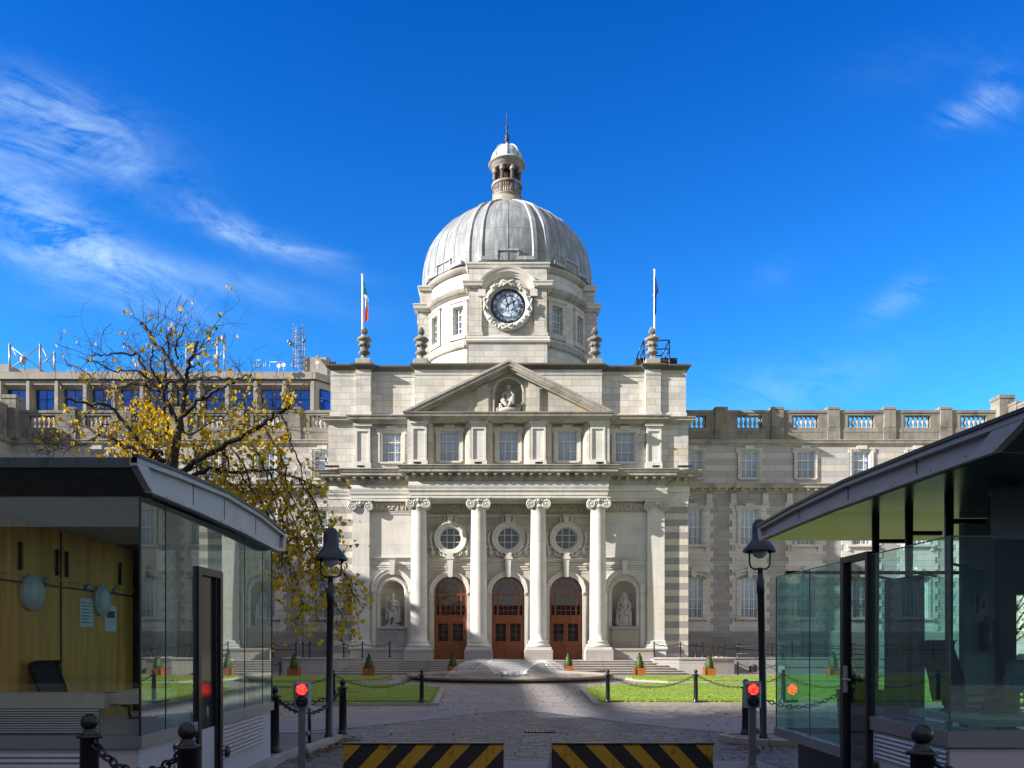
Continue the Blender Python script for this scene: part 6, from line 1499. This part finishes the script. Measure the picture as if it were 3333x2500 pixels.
# inside
XI=-6.3
mb=MB(); mb.box(XI-.1,XI,yA+.25,yB-.1,.1,3.74)
mb.box(XI-.0,XI+.03,yA+.25,yB-.15,2.98,3.0) 
ip=mb.build('inner_wall',M['panel'],o)
mb=MB()
for y in (11.62,): mb.box(XI-.005,XI+.012,y-.015,y+.015,1.0,3.7)
mb.box(XI,XI+.012,yA+.3,yB-.15,2.88,2.91)
for y in (10.62,11.5,11.75,13.4): mb.box(XI,XI+.04,y-.02,y+.02,3.05,3.42)
mb.build('panel_groove',M['hdark'],ip)
mb=MB(); mb.box(XI,XL-.05,13.95,14.05,.1,3.7) if False else mb.box(XI,XI+.35,13.9,14.04,.1,3.7); mb.build('corner_post',M['hdark'],o)
mb=MB(); mb.box(-8,XL-.02,yA+.05,yB-.05,3.70,3.735); mb.build('ceiling',M['ceil'],o)
mb=MB(); mb.box(XI,-4.45,yA+.16,yA+.55,1.36,1.52); mb.box(-4.6,-4.12,yA+.3,10.3,1.40,1.52); mb.build('counter',plain('pale_counter',(.45,.42,.37),.5),o)
mb=MB(); louvre(mb,('y',yA+.16),XI,-4.5,1.09,1.36,10,.02); mb.box(-8,-4.5,yA+.19,yA+.22,1.0,1.36); mb.build('heater_grille',M['steelgrey'],o)
for i,(D_,y_,lab) in enumerate(((66,1280,'left of two round white bulkhead lights on the oak wall in the left booth'),(216,1297,'right of two round white bulkhead lights, next to pinned papers in the left booth'))):
    d=XI*F/(D_-PX); z=fz(y_,d); mb=MB(); mb.lathe([(.25,0),(.25,.045),(.24,.06),(.215,.062),(.20,.085),(.13,.115),(0,.125)],(0,0,0),24); mb.xf(lambda a,b,c:(c,a,b)); b_=mb.build('bulkhead_light',plain('frosted_white%d'%i,(.62,.66,.64),.3),loc=(XI+.001,d,z)); tag(b_,lab,'light','bulkhead lights in the left booth')
for D_,y_,lab in ((97,1255,'beside the left bulkhead light'),(187,1268,'left of the right bulkhead light'),(247,1275,'right of the right bulkhead light')):
    d=XI*F/(D_-PX); mb=MB(); mb.lathe([(.06,0),(.06,.03),(.02,.045),(0,.045)],(0,0,0),14); mb.xf(lambda a,b,c:(c,a,b)); b_=mb.build('wall_fitting',M['steelgrey'],loc=(XI,d,fz(y_,d))); tag(b_,'small round grey fitting on the oak wall '+lab,'fitting')
for D_,y0,y1,lab in ((186,1293,1354,'left sheet of white paper pinned to the oak wall in the left booth'),(238,1309,1364,'right paper sheet, with a dark picture, on the oak wall in the left booth')):
    d=XI*F/(D_-PX); z0,z1=fz(y1,d),fz(y0,d); mb=MB(); mb.box(XI+.002,XI+.008,d-.20,d+.20,z0,z1); b_=mb.build('paper_notice',plain('paper',(.75,.77,.72),.8),origin=(XI,d,z0)); tag(b_,lab,'paper')
    mb=MB()
    if D_==238: mb.box(XI+.008,XI+.010,d-.14,d+.14,z0+.22,z1-.08)
    else:
        for k in range(7): mb.box(XI+.008,XI+.0095,d-.15,d+.12-.03*(k%3),z1-.07-k*.05,z1-.058-k*.05)
    mb.build('print',plain('print_ink',(.08,.08,.10),.7),b_)
M['chairblack']=plain('black_upholstery',(.018,.018,.018),.85)
def office_chair(x,y,z,rot,label):
    o=thing('office_chair',(x,y,z),label,'chair','office chairs in the booths'); o.rotation_euler.z=rot
    blk=M['chairblack']
    mb=MB(); mb.bbox(-.24,.24,-.24,.24,.42,.52,.06); mb.build('seat',blk,o,loc=(0,0,0))
    mb=MB(); pf=[(.20,.60),(.235,.72),(.25,.84),(.285,.96),(.35,1.10),(.40,1.22),(.385,1.29),(.34,1.31)]
    poly=pf+[(y_+.06,z_-.01) for y_,z_ in reversed(pf[:-1])]
    for (a_,b_,q) in ((-.21,.21,0),(-.24,-.21,-.02),(.21,.24,-.02)): mb.prism_x([(y_+q,z_) for y_,z_ in poly],a_,b_)
    mb.build('backrest',blk,o,loc=(0,0,0))
    mb=MB(); mb.tube([(0,0,.08),(0,0,.42)],.03,8); mb.tube([(0,.1,.45),(0,.3,.55),(0,.3,.7)],.025,6)
    for k in range(5): a=k*2*pi/5; mb.tube([(0,0,.1),(.27*cos(a),.27*sin(a),.05)],.022,6); mb.ell((.27*cos(a),.27*sin(a),.03),(.03,.03,.03),6,5)
    mb.build('base',blk,o,loc=(0,0,0))
    for s in (-1,1): mb=MB(); mb.tube([(s*.24,0,.5),(s*.29,0,.55),(s*.29,.0,.68),(s*.29,-.15,.70)],.02,6); mb.build('armrest',blk,o,loc=(0,0,0))
office_chair(fx(160,11.0),10.9,.55,1.35,'dark office chair seen edge-on at the oak wall in the left booth'); office_chair(-5.55,12.6,.42,-.4,'dark office chair in the far corner of the left booth')
# --- right booth
XR=4.55
o=RBH=thing('guard_booth',(6.5,11,0),'right glass guard booth with a long upswept roof, green soffit and plants inside','guard booth','guard booths')
top=[(6.55,3.97),(8.2,4.03),(10.05,4.08),(11.9,4.06),(13.38,4.0)]; bot=[(6.98,3.74),(8.5,3.77),(10.5,3.80),(12.3,3.79),(13.30,3.77)]
mb=MB(); mb.prism_x([(7.0,3.75),(8.5,3.78),(10.5,3.81),(12.3,3.80),(13.3,3.785),(13.38,3.98),(11.9,4.04),(10.05,4.06),(8.2,4.01),(6.6,3.95)],4.33,14)
mb.prism_x([(6.56,3.90),(6.63,3.90),(6.63,3.975),(6.56,3.975)],4.27,14); mb.build('roof',M['hroof'],o)
mb=MB(); fascia(mb,4.25,1,top,bot,.05); mb.prism_x([(6.55,3.92),(7.0,3.74),(7.25,3.80),(6.95,3.97),(6.55,3.97)],4.257,4.33); mb.prism_x([(13.2,3.78),(13.34,3.78),(13.4,3.99),(13.25,3.99)],4.257,4.33)
mb.prism_x([(7.1,3.78),(8.5,3.81),(10.5,3.84),(12.3,3.83),(13.2,3.80),(13.3,3.96),(11.9,4.02),(10.05,4.04),(8.2,3.99),(6.9,3.94)],4.32,4.332)
mb.build('fascia',M['hfascia'],o)
mb=MB()
for y in (8.4,10.05,11.7): mb.box(4.314,4.320,y-.008,y+.008,3.84,4.03)
for y in (7.4,8.0,8.8,9.5,10.6,11.2,12.1,12.8): mb.ell((4.252,y,3.80),(.006,.012,.012),6,4)
mb.build('fascia_joint',M['hdark'],o)
mb=MB(); fascia(mb,4.23,1,[(y-.02,z+.035) for y,z in top],[],.035); mb.build('drip_edge',M['hdark'],o)
mb=MB(); mb.prism_x([(7.0,3.735),(8.5,3.765),(10.5,3.795),(12.3,3.785),(13.28,3.77),(13.28,3.784),(12.3,3.799),(10.5,3.809),(8.5,3.779),(7.0,3.749)],4.34,14)
mb.build('soffit',M['soffit'],o)
yN,yF=8.2,13.34; ZG=3.17
mb=MB(); mb.box(XR+.02,14,yN+.02,9.92,.0,1.02); mb.build('base_panel',M['hpanel'],o)
mb=MB(); mb.box(XR+.25,8.5,10.75,yF-.3,.0,.52); mb.build('undercroft',M['hdark'],o)
mb=MB(); mb.box(XR-.03,XR+.10,yN+.0,9.92,1.04,1.20); mb.box(XR-.03,14,yN-.03,yN+.10,1.04,1.20) if False else mb.box(XR+.1,14,yN-.03,yN+.10,1.04,1.20); mb.box(XR-.03,XR+.10,yN-.03,yN,1.04,1.20); mb.box(XR-.03,XR+.12,10.72,yF+.03,.57,.71); mb.box(XR+.12,8.5,yF-.1,yF+.03,.57,.71); mb.build('sill',M['halum'],o)
mb=MB(); louvre(mb,('x',XR+.02,-1),yN+.05,9.85,.72,1.02,6); mb.build('louvre',M['halum'],o)
mb=MB(); mb.ell((XR-.01,9.8,.62),(.02,.06,.06),10,6); mb.build('vent_cap',M['hdark'],o)
mb=MB()
mb.face([(XR,yN,1.2),(XR,9.93,1.2),(XR,9.93,ZG),(XR,yN,ZG)]); mb.face([(XR,10.72,.71),(XR,yF,.71),(XR,yF,ZG),(XR,10.72,ZG)]); mb.face([(XR,yN,1.2),(14,yN,1.2),(14,yN,ZG),(XR,yN,ZG)])
mb.face([(XR,yF,.71),(8.4,yF,.71),(8.4,yF,ZG),(XR,yF,ZG)])
mb.build('glass_wall',M['hutglassr'],o)
mb=MB()
for y in (11.9,): mb.box(XR-.006,XR+.006,y-.007,y+.007,.71,ZG)
mb.box(XR-.008,XR+.008,yN-.01,yN+.01,1.2,ZG); mb.box(XR-.008,XR+.008,yF-.008,yF+.008,.71,ZG); mb.box(XR-.008,XR+.008,10.72,yF,ZG,ZG+.012); mb.box(XR-.008,XR+.008,yN,9.93,ZG,ZG+.012); mb.box(XR,14,yN-.008,yN+.008,ZG,ZG+.012); mb.build('glass_joint',plain('green_glass_edge',(.10,.17,.15),.2),o)
mb=MB(); mb.box(XR-.05,XR+.06,10.62,10.72,.1,3.22); mb.box(XR-.05,XR+.06,9.93,9.99,.1,3.22); mb.box(XR-.05,XR+.06,9.99,10.62,3.14,3.22); mb.box(XR-.03,XR+.03,9.99,10.62,.1,.35); dl=mb.build('door',M['hdark'],o)
mb=MB(); mb.face([(XR,9.99,.35),(XR,10.62,.35),(XR,10.62,3.14),(XR,9.99,3.14)]); mb.build('door_pane',glass('smoked_glass',(.34,.40,.42),.10),dl)
mb=MB(); mb.tube([(XR-.08,10.55,1.62),(XR-.08,10.35,1.62)],.02,6); mb.box(XR-.06,XR-.04,10.5,10.6,1.45,1.8); mb.build('door_handle',M['steelgrey'],dl)
for y,x in ((11.0,5.1),(10.2,5.15),(9.2,5.1)):
    mb=MB(); mb.prism_y([(x-.022,.1),(x+.022,.1),(x+.045,3.8),(x-.045,3.8)],y-.02,y+.02); mb.box(x-.02,x+.4,y-.04,y+.04,3.45,3.5); mb.tube([(x,y,3.0),(x+.4,y+.1,2.94)],.016,6); mb.build('roof_post',plain('blue_black_steel',(.018,.028,.032),.35,.3),o)
mb=MB(); mb.box(5.55,5.61,10.7,11.7,.9,3.0); mb.build('dark_cabinet',plain('dark_cabinet',(.03,.037,.05),.5),o)
mb=MB(); mb.box(6.30,6.72,11.0,11.12,.2,3.78); mb.build('service_wall',plain('grey_green_wall',(.42,.46,.40),.7),o)
mb=MB(); mb.box(6.72,6.95,10.9,11.2,.2,3.78); mb.box(6.95,14,11.0,11.2,2.75,3.78); mb.box(7.6,14,11.0,11.2,.2,1.1); mb.box(4.6,14,13.0,13.1,3.2,3.25); mb.build('inner_frame',M['hdark'],o)
mb=MB(); mb.box(5.4,9,yN+.25,yN+.9,1.22,1.30); mb.box(5.0,5.4,yN+.25,9.9,1.22,1.30); mb.build('counter',plain('pale_counter_r',(.42,.40,.33),.5),o)
mb=MB(); louvre(mb,('y',yN+.28),5.0,9,.95,1.2,9,.02); louvre(mb,('x',5.0,-1),yN+.3,9.9,.9,1.2,9,.02); mb.build('heater_grille',M['steelgrey'],o)
mb=MB(); mb.box(5.15,14,yN+.28,yN+.30,3.18,3.72); mb.tube([(5.12,yN+.26,3.68),(14,yN+.26,3.68)],.06,8); mb.build('roller_blind',plain('grey_blind',(.18,.21,.22),.8),o)
mb=MB(); mb.box(5.65,7.6,yN+.35,yN+.36,2.62,3.15); mb.build('inner_blind',plain('pale_blind',(.38,.42,.44),.8),o) if False else None
mb=MB(); mb.box(5.0,8.4,10.72,yF-.2,.55,.62); mb.build('floor',plain('booth_floor',(.12,.12,.12),.6),o)
# contents
mb=MB(); mb.tube([(0,0,0),(0,0,.36)],.075,14); mb.ell((0,0,.37),(.075,.075,.06),12,8); mb.tube([(0,0,.42),(0,0,.47)],.02,8); fe=mb.build('fire_extinguisher',plain('dull_red',(.16,.035,.035),.4),loc=(6.5,10.85,1.98)); tag(fe,'dull red fire extinguisher on the inner wall of the right booth','extinguisher')
mb=MB(); mb.tube([(.02,0,.46),(.10,-.02,.42),(.12,0,.1)],.014,6); mb.build('hose',M['iron'],fe,loc=(0,0,0))
mb=MB(); mb.box(-.1,.1,-.01,.0,0,.32); sg=mb.build('extinguisher_sign',plain('sign_pale',(.5,.5,.48),.6),loc=(6.52,10.99,2.45)); tag(sg,'small pale extinguisher sign with red marks in the right booth','sign')
mb=MB(); mb.box(-.07,-.02,-.014,-.01,.05,.28); mb.box(.01,.05,-.014,-.01,.1,.2); mb.build('red_mark',plain('sign_red',(.4,.03,.03),.6),sg,loc=(0,0,0))
mb=MB(); mb.bbox(-.15,.15,-.08,.08,0,.42,.05); pd=mb.build('towel_dispenser',plain('grey_plastic',(.30,.33,.33),.4),loc=(6.9,10.8,1.45)); tag(pd,'grey dispenser box mounted on the inner column of the right booth','dispenser')
office_chair(fx(2085,9.4),9.4,.82,.3,'dark office chair at the counter inside the right booth')
# leafy plant on a stand
o2=thing('potted_plant',(5.35,12.0,.62),'spiky potted plant on a stand by the far glass of the right booth','plant'); mb=MB(); mb.lathe([(.30,0),(.34,.75),(.36,.78),(.30,.78)],(0,0,0),20); mb.build('pot',plain('dark_green_pot',(.03,.055,.03),.4),o2,loc=(0,0,0))
mb=MB(); Q=random.Random(4)
for i in range(70):
    a=Q.uniform(0,2*pi); L=Q.uniform(.35,.62); up=Q.uniform(.1,1.1); w=Q.uniform(.02,.04); n=6; P_=[]
    for k in range(n+1): t=k/n; P_.append(Vector((L*t*cos(a),L*t*sin(a),.78+up*L*t-.45*L*t*t)))
    sd=Vector((-sin(a),cos(a),0))
    for k in range(n): w0=w*(1-(k/n)**2); w1=w*(1-((k+1)/n)**2); mb.face([P_[k]-sd*w0,P_[k]+sd*w0,P_[k+1]+sd*w1,P_[k+1]-sd*w1],True)
mb.build('leaves',leafmat('spiky_leaves',(.05,.085,.04)),o2,loc=(0,0,0))
for i,(x,y,z,c,lab) in enumerate(((5.5,9.35,1.30,(.05,.10,.025),'green desk tray of papers on the right booth counter'),(5.95,9.1,1.30,(.35,.25,.03),'yellow file tray on the right booth counter'))):
    mb=MB(); w=.22
    for k in range(3): mb.box(-w,w,-.15,.15,.09*k,.09*k+.015); mb.box(-w,-w+.015,-.15,.15,.09*k,.09*k+.09); mb.box(w-.015,w,-.15,.15,.09*k,.09*k+.09)
    tag(mb.build('file_tray',plain('tray%d'%i,c,.5),loc=(x,y,z)),lab,'file tray')
mb=MB(); mb.box(-.03,.03,-.01,.0,0,.2); tag(mb.build('yellow_notice',plain('yellow_sticker',(.6,.42,.03),.5),loc=(5.54,11.2,1.9)),'small yellow notice stuck on the dark cabinet in the right booth','notice')
o3=thing('desk_fan',(fx(2196,9.5),9.5,1.3),'grey round desk fan on the right booth counter at the edge of the picture','fan'); mb=MB()
for r in (.16,.11,.06): mb.tube([(r*cos(k*pi/12),-.03*(r<.12),.32+r*sin(k*pi/12)) for k in range(25)],.006,5,False)
for k in range(12): a=k*pi/6; mb.tube([(0,-.05,.32),(.16*cos(a),0,.32+.16*sin(a))],.004,4)
mb.build('cage',M['steelgrey'],o3,loc=(0,0,0)); mb=MB(); mb.lathe([(.1,0),(.1,.02),(.02,.03),(.02,.28)],(0,.04,0),14); mb.ell((0,.04,.32),(.05,.08,.05),10,8); mb.build('stand',M['steelgrey'],o3,loc=(0,0,0)); mb=MB(); mb.disc((0,.01,.32),.13,20); mb.build('blade',plain('fan_blade',(.25,.30,.36),.3),o3,loc=(0,0,0))
# ------------------------------------------------------------------ the big autumn tree
def leafm(name,c):
    g=G(name); p,x,y,z=g.pos(); n=g.noise(p,7,2); col=g.mix(g.ramp(n,.3,.7),c4(mul(c,.7)),c4(mul(c,1.3)))
    g.nt.nodes.remove(g.b); d=g.n('ShaderNodeBsdfDiffuse',{'Color':col}); t=g.n('ShaderNodeBsdfTranslucent',{'Color':col}); m=g.n('ShaderNodeMixShader',{0:.42,1:d.outputs[0],2:t.outputs[0]}); g.nt.links.new(m.outputs[0],g.out.inputs[0]); return g.m
LM=[leafm('yellow_leaf',(.80,.54,.03)),leafm('olive_leaf',(.60,.48,.03)),leafm('amber_leaf',(.72,.40,.025)),leafm('green_leaf',(.20,.24,.02))]
TD=18.4
def tz(zx,zy,dep=0.0):   # picture point of the limb tracing -> place at the tree's own distance
    D=zx*.33003; y=630.5+zy*.33003; d=TD+dep; return Vector((fx(D,d),d,fz(y,d)))
TQ=random.Random(21)
LIMBS=[ # (points, r0, r1, depth at tip, twig density, leaf density, droop)
 ([(1175,900),(1200,720),(1215,600),(1235,480),(1290,330)],.115,.05,-.6,1.0,.12,0),
 ([(1160,840),(1060,680),(1030,640),(960,560),(890,400),(810,340)],.10,.035,.8,1.2,.05,0),
 ([(1090,930),(1075,740),(1060,650),(1030,560),(980,480),(1000,380)],.075,.03,-.9,1.1,.08,0),
 ([(1170,840),(1300,720),(1420,640),(1530,595)],.085,.045,-1.2,.9,.2,0),
 ([(1060,1060),(1000,1040),(880,950),(790,820),(690,740),(560,735),(430,702)],.10,.035,-1.5,1.0,.3,0),
 ([(1080,1110),(850,1020),(690,950),(520,862),(470,880)],.085,.035,1.0,1.0,.5,0),
 ([(1190,1180),(1330,1080),(1480,1000),(1700,880),(1800,800),(1890,758)],.115,.055,-1.6,1.0,.7,0),
 ([(1230,1230),(1400,1150),(1550,1180),(1750,1168),(1950,1220),(2080,1280)],.085,.03,.7,1.3,1.1,.5),
 ([(1040,650),(900,600),(750,630),(620,570),(520,500),(440,478)],.065,.022,.9,1.3,.25,0),
 ([(1200,580),(1140,500),(1080,400),(1000,320),(970,255),(925,206)],.085,.05,.6,1.3,.14,0),
 ([(1060,660),(1120,590),(1260,572),(1400,560),(1560,562),(1640,545)],.05,.03,-1.2,1.0,.2,0),
 ([(1080,560),(1095,400),(1120,240)],.05,.03,1.0,1.2,.14,0),
 ([(1160,440),(1150,360),(1190,290),(1212,200)],.045,.02,-.3,1.2,.25,0),
 ([(1240,470),(1300,400),(1330,330),(1400,220)],.035,.012,.5,1.2,.5,0),
 ([(890,400),(780,405),(700,408),(605,420)],.04,.018,-.5,1.2,.04,0),
 ([(960,560),(880,510),(740,515),(640,470),(560,440)],.04,.015,-.8,1.3,.06,0),
 ([(1830,790),(1880,880),(1900,980),(1960,1120),(1990,1250),(2060,1400),(2100,1520)],.04,.010,-1.8,1.4,1.3,.8),
 ([(1720,880),(1800,1000),(1860,1130),(1880,1290),(1990,1480),(2060,1650),(2120,1780)],.045,.010,-1.5,1.5,1.6,.9),
 ([(1600,940),(1680,1040),(1740,1180),(1780,1320),(1850,1500),(1880,1680),(1900,1850)],.045,.010,-1.9,1.5,1.7,.9),
 ([(1500,1000),(1600,1150),(1640,1280),(1760,1430),(1830,1600),(1850,1800)],.04,.010,-1.6,1.5,1.7,.9),
 ([(1950,1220),(2060,1380),(2120,1560),(2200,1720),(2280,1900),(2330,2030)],.03,.008,.4,1.5,1.6,.9),
 ([(1750,1170),(1850,1350),(1950,1560),(2050,1760),(2120,1930),(2200,2070)],.035,.009,.9,1.5,1.7,.9),
 ([(1560,1180),(1700,1380),(1820,1620),(1930,1850),(1980,2050)],.035,.009,1.2,1.5,1.8,.9),
 ([(1450,1030),(1500,1130),(1420,1230),(1480,1400),(1560,1600)],.04,.012,1.6,1.4,1.6,.6),
 ([(1000,1060),(900,1150),(780,1120),(700,1200)],.05,.02,1.2,1.4,1.3,.2),
 ([(790,830),(680,870),(600,960),(480,1020),(330,1050)],.03,.010,-.5,1.3,.6,.2),
 ([(690,745),(560,800),(500,880),(420,960),(250,1060)],.03,.009,.5,1.3,.35,.2),
 ([(1260,1000),(1290,1130),(1300,1300),(1400,1420)],.05,.02,-1.6,1.3,1.5,.4),
 ([(880,950),(960,900),(1040,860),(990,760)],.03,.012,1.2,1.4,1.2,0),
 ([(1180,900),(1260,930),(1400,850),(1520,840),(1620,760)],.035,.012,1.5,1.4,1.3,0),
 ([(1130,1000),(1010,930),(900,860),(860,760)],.035,.012,1.8,1.4,1.5,0),
 ([(1130,1150),(1000,1180),(900,1190),(800,1180)],.05,.02,1.8,1.5,1.6,.1),
 ([(1180,1180),(1280,1150),(1360,1060),(1480,1080)],.045,.015,2.0,1.5,1.8,.1)]
trunk=[tz(1230,2300),tz(1215,1900),tz(1180,1500),tz(1130,1250),tz(1128,1120),tz(1150,1000),tz(1178,880)]
TX,TY=trunk[0].x,TD
o=TREE=thing('autumn_tree',(TX,TY,.1),'knobbly nearly bare autumn tree with yellow leaves behind the left booth','tree')
trunk[0]=Vector((TX,TY,.05))
tm=MB(); tm.tube(trunk,[.24,.18,.15,.125,.115,.10,.075],14); tm.tube([Vector((TX,TY,0)),Vector((TX,TY,.35))],[.40,.27],14)
tm.build('trunk',M['bark'],o)
bm_=MB(); lf=MB()
def addleaf(p,kind=None):
    s=TQ.uniform(.032,.062); a=TQ.uniform(0,2*pi)
    dn=Vector((TQ.gauss(0,.55),TQ.gauss(0,.55),-1)).normalized(); sd=dn.cross(Vector((cos(a),sin(a),.2))).normalized(); nn=dn.cross(sd)*(s*.28)
    lf.mi=(TQ.choices((0,1,2,3),(58,22,13,7))[0] if kind is None else kind)
    tip=p+dn*s*2.3; b=p+dn*s*.15
    l=[p+dn*s*.5+sd*s*.95+nn,p+dn*s*1.3+sd*s*.75+nn]; r=[p+dn*s*.5-sd*s*.95+nn,p+dn*s*1.3-sd*s*.75+nn]
    n=len(lf.v); lf.add([b,l[0],l[1],tip,r[1],r[0]],[(0,1,2,3),(0,3,4,5)],False)
def smoothpts(pts,n=5):
    out=spline([tuple(p) for p in pts],n); return [Vector(p) for p in out]
def twig(p,d,L,r,lev,ld,droop):
    n=4; pts=[p]; q=p.copy(); dd=d.copy()
    for k in range(n):
        dd=(dd+Vector((TQ.gauss(0,.28),TQ.gauss(0,.28),TQ.gauss(0,.26)+(.12 if droop<.3 else -.22*droop)))).normalized(); q=q+dd*(L/n); pts.append(q.copy())
    bm_.tube(pts,[r*(1-.75*k/n) for k in range(n+1)],5 if r>.01 else 3,False)
    for k in range(1,n+1):
        if TQ.random()<ld*(.20 if lev==0 else .36): 
            for _ in range(TQ.choice((1,1,2))): addleaf(pts[k]+Vector((TQ.gauss(0,.03),TQ.gauss(0,.03),-.01)))
    if lev<2:
        m=(TQ.choice((2,3,3)) if lev==0 else TQ.choice((1,2,2)))
        for _ in range(m):
            k=TQ.randint(1,n); sd=Vector((TQ.gauss(0,1),TQ.gauss(0,.8),TQ.gauss(0,1))).normalized(); twig(pts[k],(dd*.6+sd*.8).normalized(),L*TQ.uniform(.45,.75),r*.55,lev+1,ld,droop)
for pts,r0,r1,dep,td,ld,dr_ in LIMBS:
    ld*=.26
    n=len(pts); P_=[tz(x,y,dep*(i/(n-1))**1.2) for i,(x,y) in enumerate(pts)]; P_=smoothpts(P_,5)
    P_=[p+Vector((TQ.gauss(0,.018),TQ.gauss(0,.03),TQ.gauss(0,.018))) if 0<i<len(P_)-1 else p for i,p in enumerate(P_)]
    if dep<0: P_=[p+(p-Vector((0,0,H)))*(.45*(TD-p.y)/p.y) if p.y<TD else p for p in P_]
    N=len(P_); rr=[.64*(r0+(r1-r0)*(i/(N-1))**.8)*(1+TQ.uniform(-.1,.14)) for i in range(N)]
    bm_.tube(P_,rr,8)
    if r1>.028: bm_.ell(P_[-1],(r1*.8,)*3,7,5)
    L=sum((b-a).length for a,b in zip(P_,P_[1:])); m=int(L*td*7.5)
    for _ in range(m):
        t=TQ.random()**.8; i=min(N-2,int(t*(N-1))); p=P_[i].lerp(P_[i+1],TQ.random()); tang=(P_[i+1]-P_[i]).normalized()
        sd=Vector((TQ.gauss(0,1),TQ.gauss(0,.9),TQ.gauss(.35 if dr_<.3 else -.3,.8))).normalized()
        twig(p,(tang*.35+sd).normalized(),TQ.uniform(.35,.95)*(1 if dr_<.3 else 1.1),max(.008,rr[i]*.24),0,ld,dr_)
for (a,b,n,s) in (((1890,700),60,70,.13),((1010,850),80,170,.33),((1060,960),80,170,.35),((1340,380),40,26,.25),((1420,740),30,22,.12),((950,900),60,90,.35),((1640,900),60,110,.38),((540,540),30,20,.15),((1650,1010),80,110,.3),((1190,130),10,5,.1)):
    for _ in range(int(n*.6)): addleaf(tz(a[0],a[1],TQ.gauss(0,.8) if n>40 else -1.2)+Vector((TQ.gauss(0,s),0,TQ.gauss(0,s*.9))),0 if TQ.random()<.8 else None)
for pts in ([(1085,180),(1080,120),(1120,50)],[(1150,110),(1165,60),(1190,20)],[(660,380),(665,300),(690,240),(730,208)],[(1180,140),(1200,90),(1230,50)],[(950,210),(955,160),(995,155)]):
    bm_.tube(smoothpts([tz(x,y,-.2) for x,y in pts],3),.007,4)
bm_.build('branches',M['bark'],o); lf.build('leaves',LM,o)
# ------------------------------------------------------------------ far right: small tree, parked car and railings seen through the right booth
def small_tree(x,y,h,label,seed,n=420):
    Q=random.Random(seed); o=thing('small_tree',(x,y,0),label,'tree'); mb=MB(); mb.tube([(x,y,0),(x+.05,y,h*.3),(x-.05,y,h*.55)],[.12,.09,.06],8); mb.build('trunk',M['bark'],o); b=MB(); l=MB()
    for i in range(16):
        a=Q.uniform(0,6.28); z0=h*Q.uniform(.25,.55); L=h*Q.uniform(.2,.42); e=Vector((x+L*cos(a)*.8,y+L*sin(a)*.8,z0+L*Q.uniform(.2,1.0))); b.tube([(x,y,z0),Vector((x,y,z0)).lerp(e,.5)+Vector((0,0,.2)),e],[.05,.03,.012],5)
        for k in range(14):
            p=Vector((x,y,z0)).lerp(e,Q.uniform(.3,1)); f=p+Vector((Q.gauss(0,.5),Q.gauss(0,.5),Q.gauss(0,.4))); b.tube([p,f],[.012,.005],3,False)
            for _ in range(n//200+1):
                l.mi=Q.choice((0,0,1,2)); c=f+Vector((Q.gauss(0,.15),Q.gauss(0,.15),Q.gauss(0,.15))); s=Q.uniform(.05,.10); u=Vector((Q.gauss(0,1),Q.gauss(0,1),Q.gauss(0,1))).normalized(); w=u.orthogonal().normalized(); l.face([c-u*s,c+w*s*.6,c+u*s,c-w*s*.6],False)
    b.build('branches',M['twig'],o); l.build('leaves',LM,o)
small_tree(fx(2188,44),44.0,7.5,'small bare tree with few yellow leaves seen through the right booth',5,500)
cx_,cy_=fx(2208,50),50.0
o=thing('parked_car',(cx_,cy_,0),'pale silver parked car half cut off at the right edge, seen through the right booth','car')
mb=MB(); paint=plain('silver_paint',(.55,.57,.58),.25,.5,.03)
body=[(-2.1,.35),(2.1,.35),(2.15,.75),(1.95,.95),(1.2,1.0),(.55,1.42),(-.75,1.47),(-1.55,1.08),(-2.1,.98),(-2.2,.7)]
mb.prism_y([(cx_+a,b) for a,b in body],cy_-.85,cy_+.85); mb.build('body',paint,o)
mb=MB(); mb.prism_y([(cx_+a,b) for a,b in ((-1.38,1.04),(1.0,1.04),(.48,1.36),(-.72,1.41))],cy_-.86,cy_+.86); mb.build('window',M['lens'],o)
for s in (-1.35,1.35):
    for t in (-.86,.70): mb=MB(); mb.lathe([(.0,0),(.2,0),(.2,.02),(.31,.02),(.33,.05),(.33,.14),(.31,.17),(0,.17)],(0,0,0),20); mb.xf(lambda x,y,z:(cx_+s+x,cy_+t-.0+z,.33+y)); mb.build('wheel',M['iron'],o)
d=26.4; mb=MB(); x0=fx(2168,d)
for k in range(16): x=x0+k*.13; mb.tube([(x,d,.0),(x,d,1.02)],.014,5)
mb.tube([(x0-.02,d,1.0),(x0+2.1,d,1.0)],.022,5); mb.tube([(x0-.02,d,.12),(x0+2.1,d,.12)],.022,5); o=mb.build('iron_railing',M['iron'],origin=(x0,d,0)); tag(o,'black iron railing at the right edge of the lawn, seen through the right booth','railing')
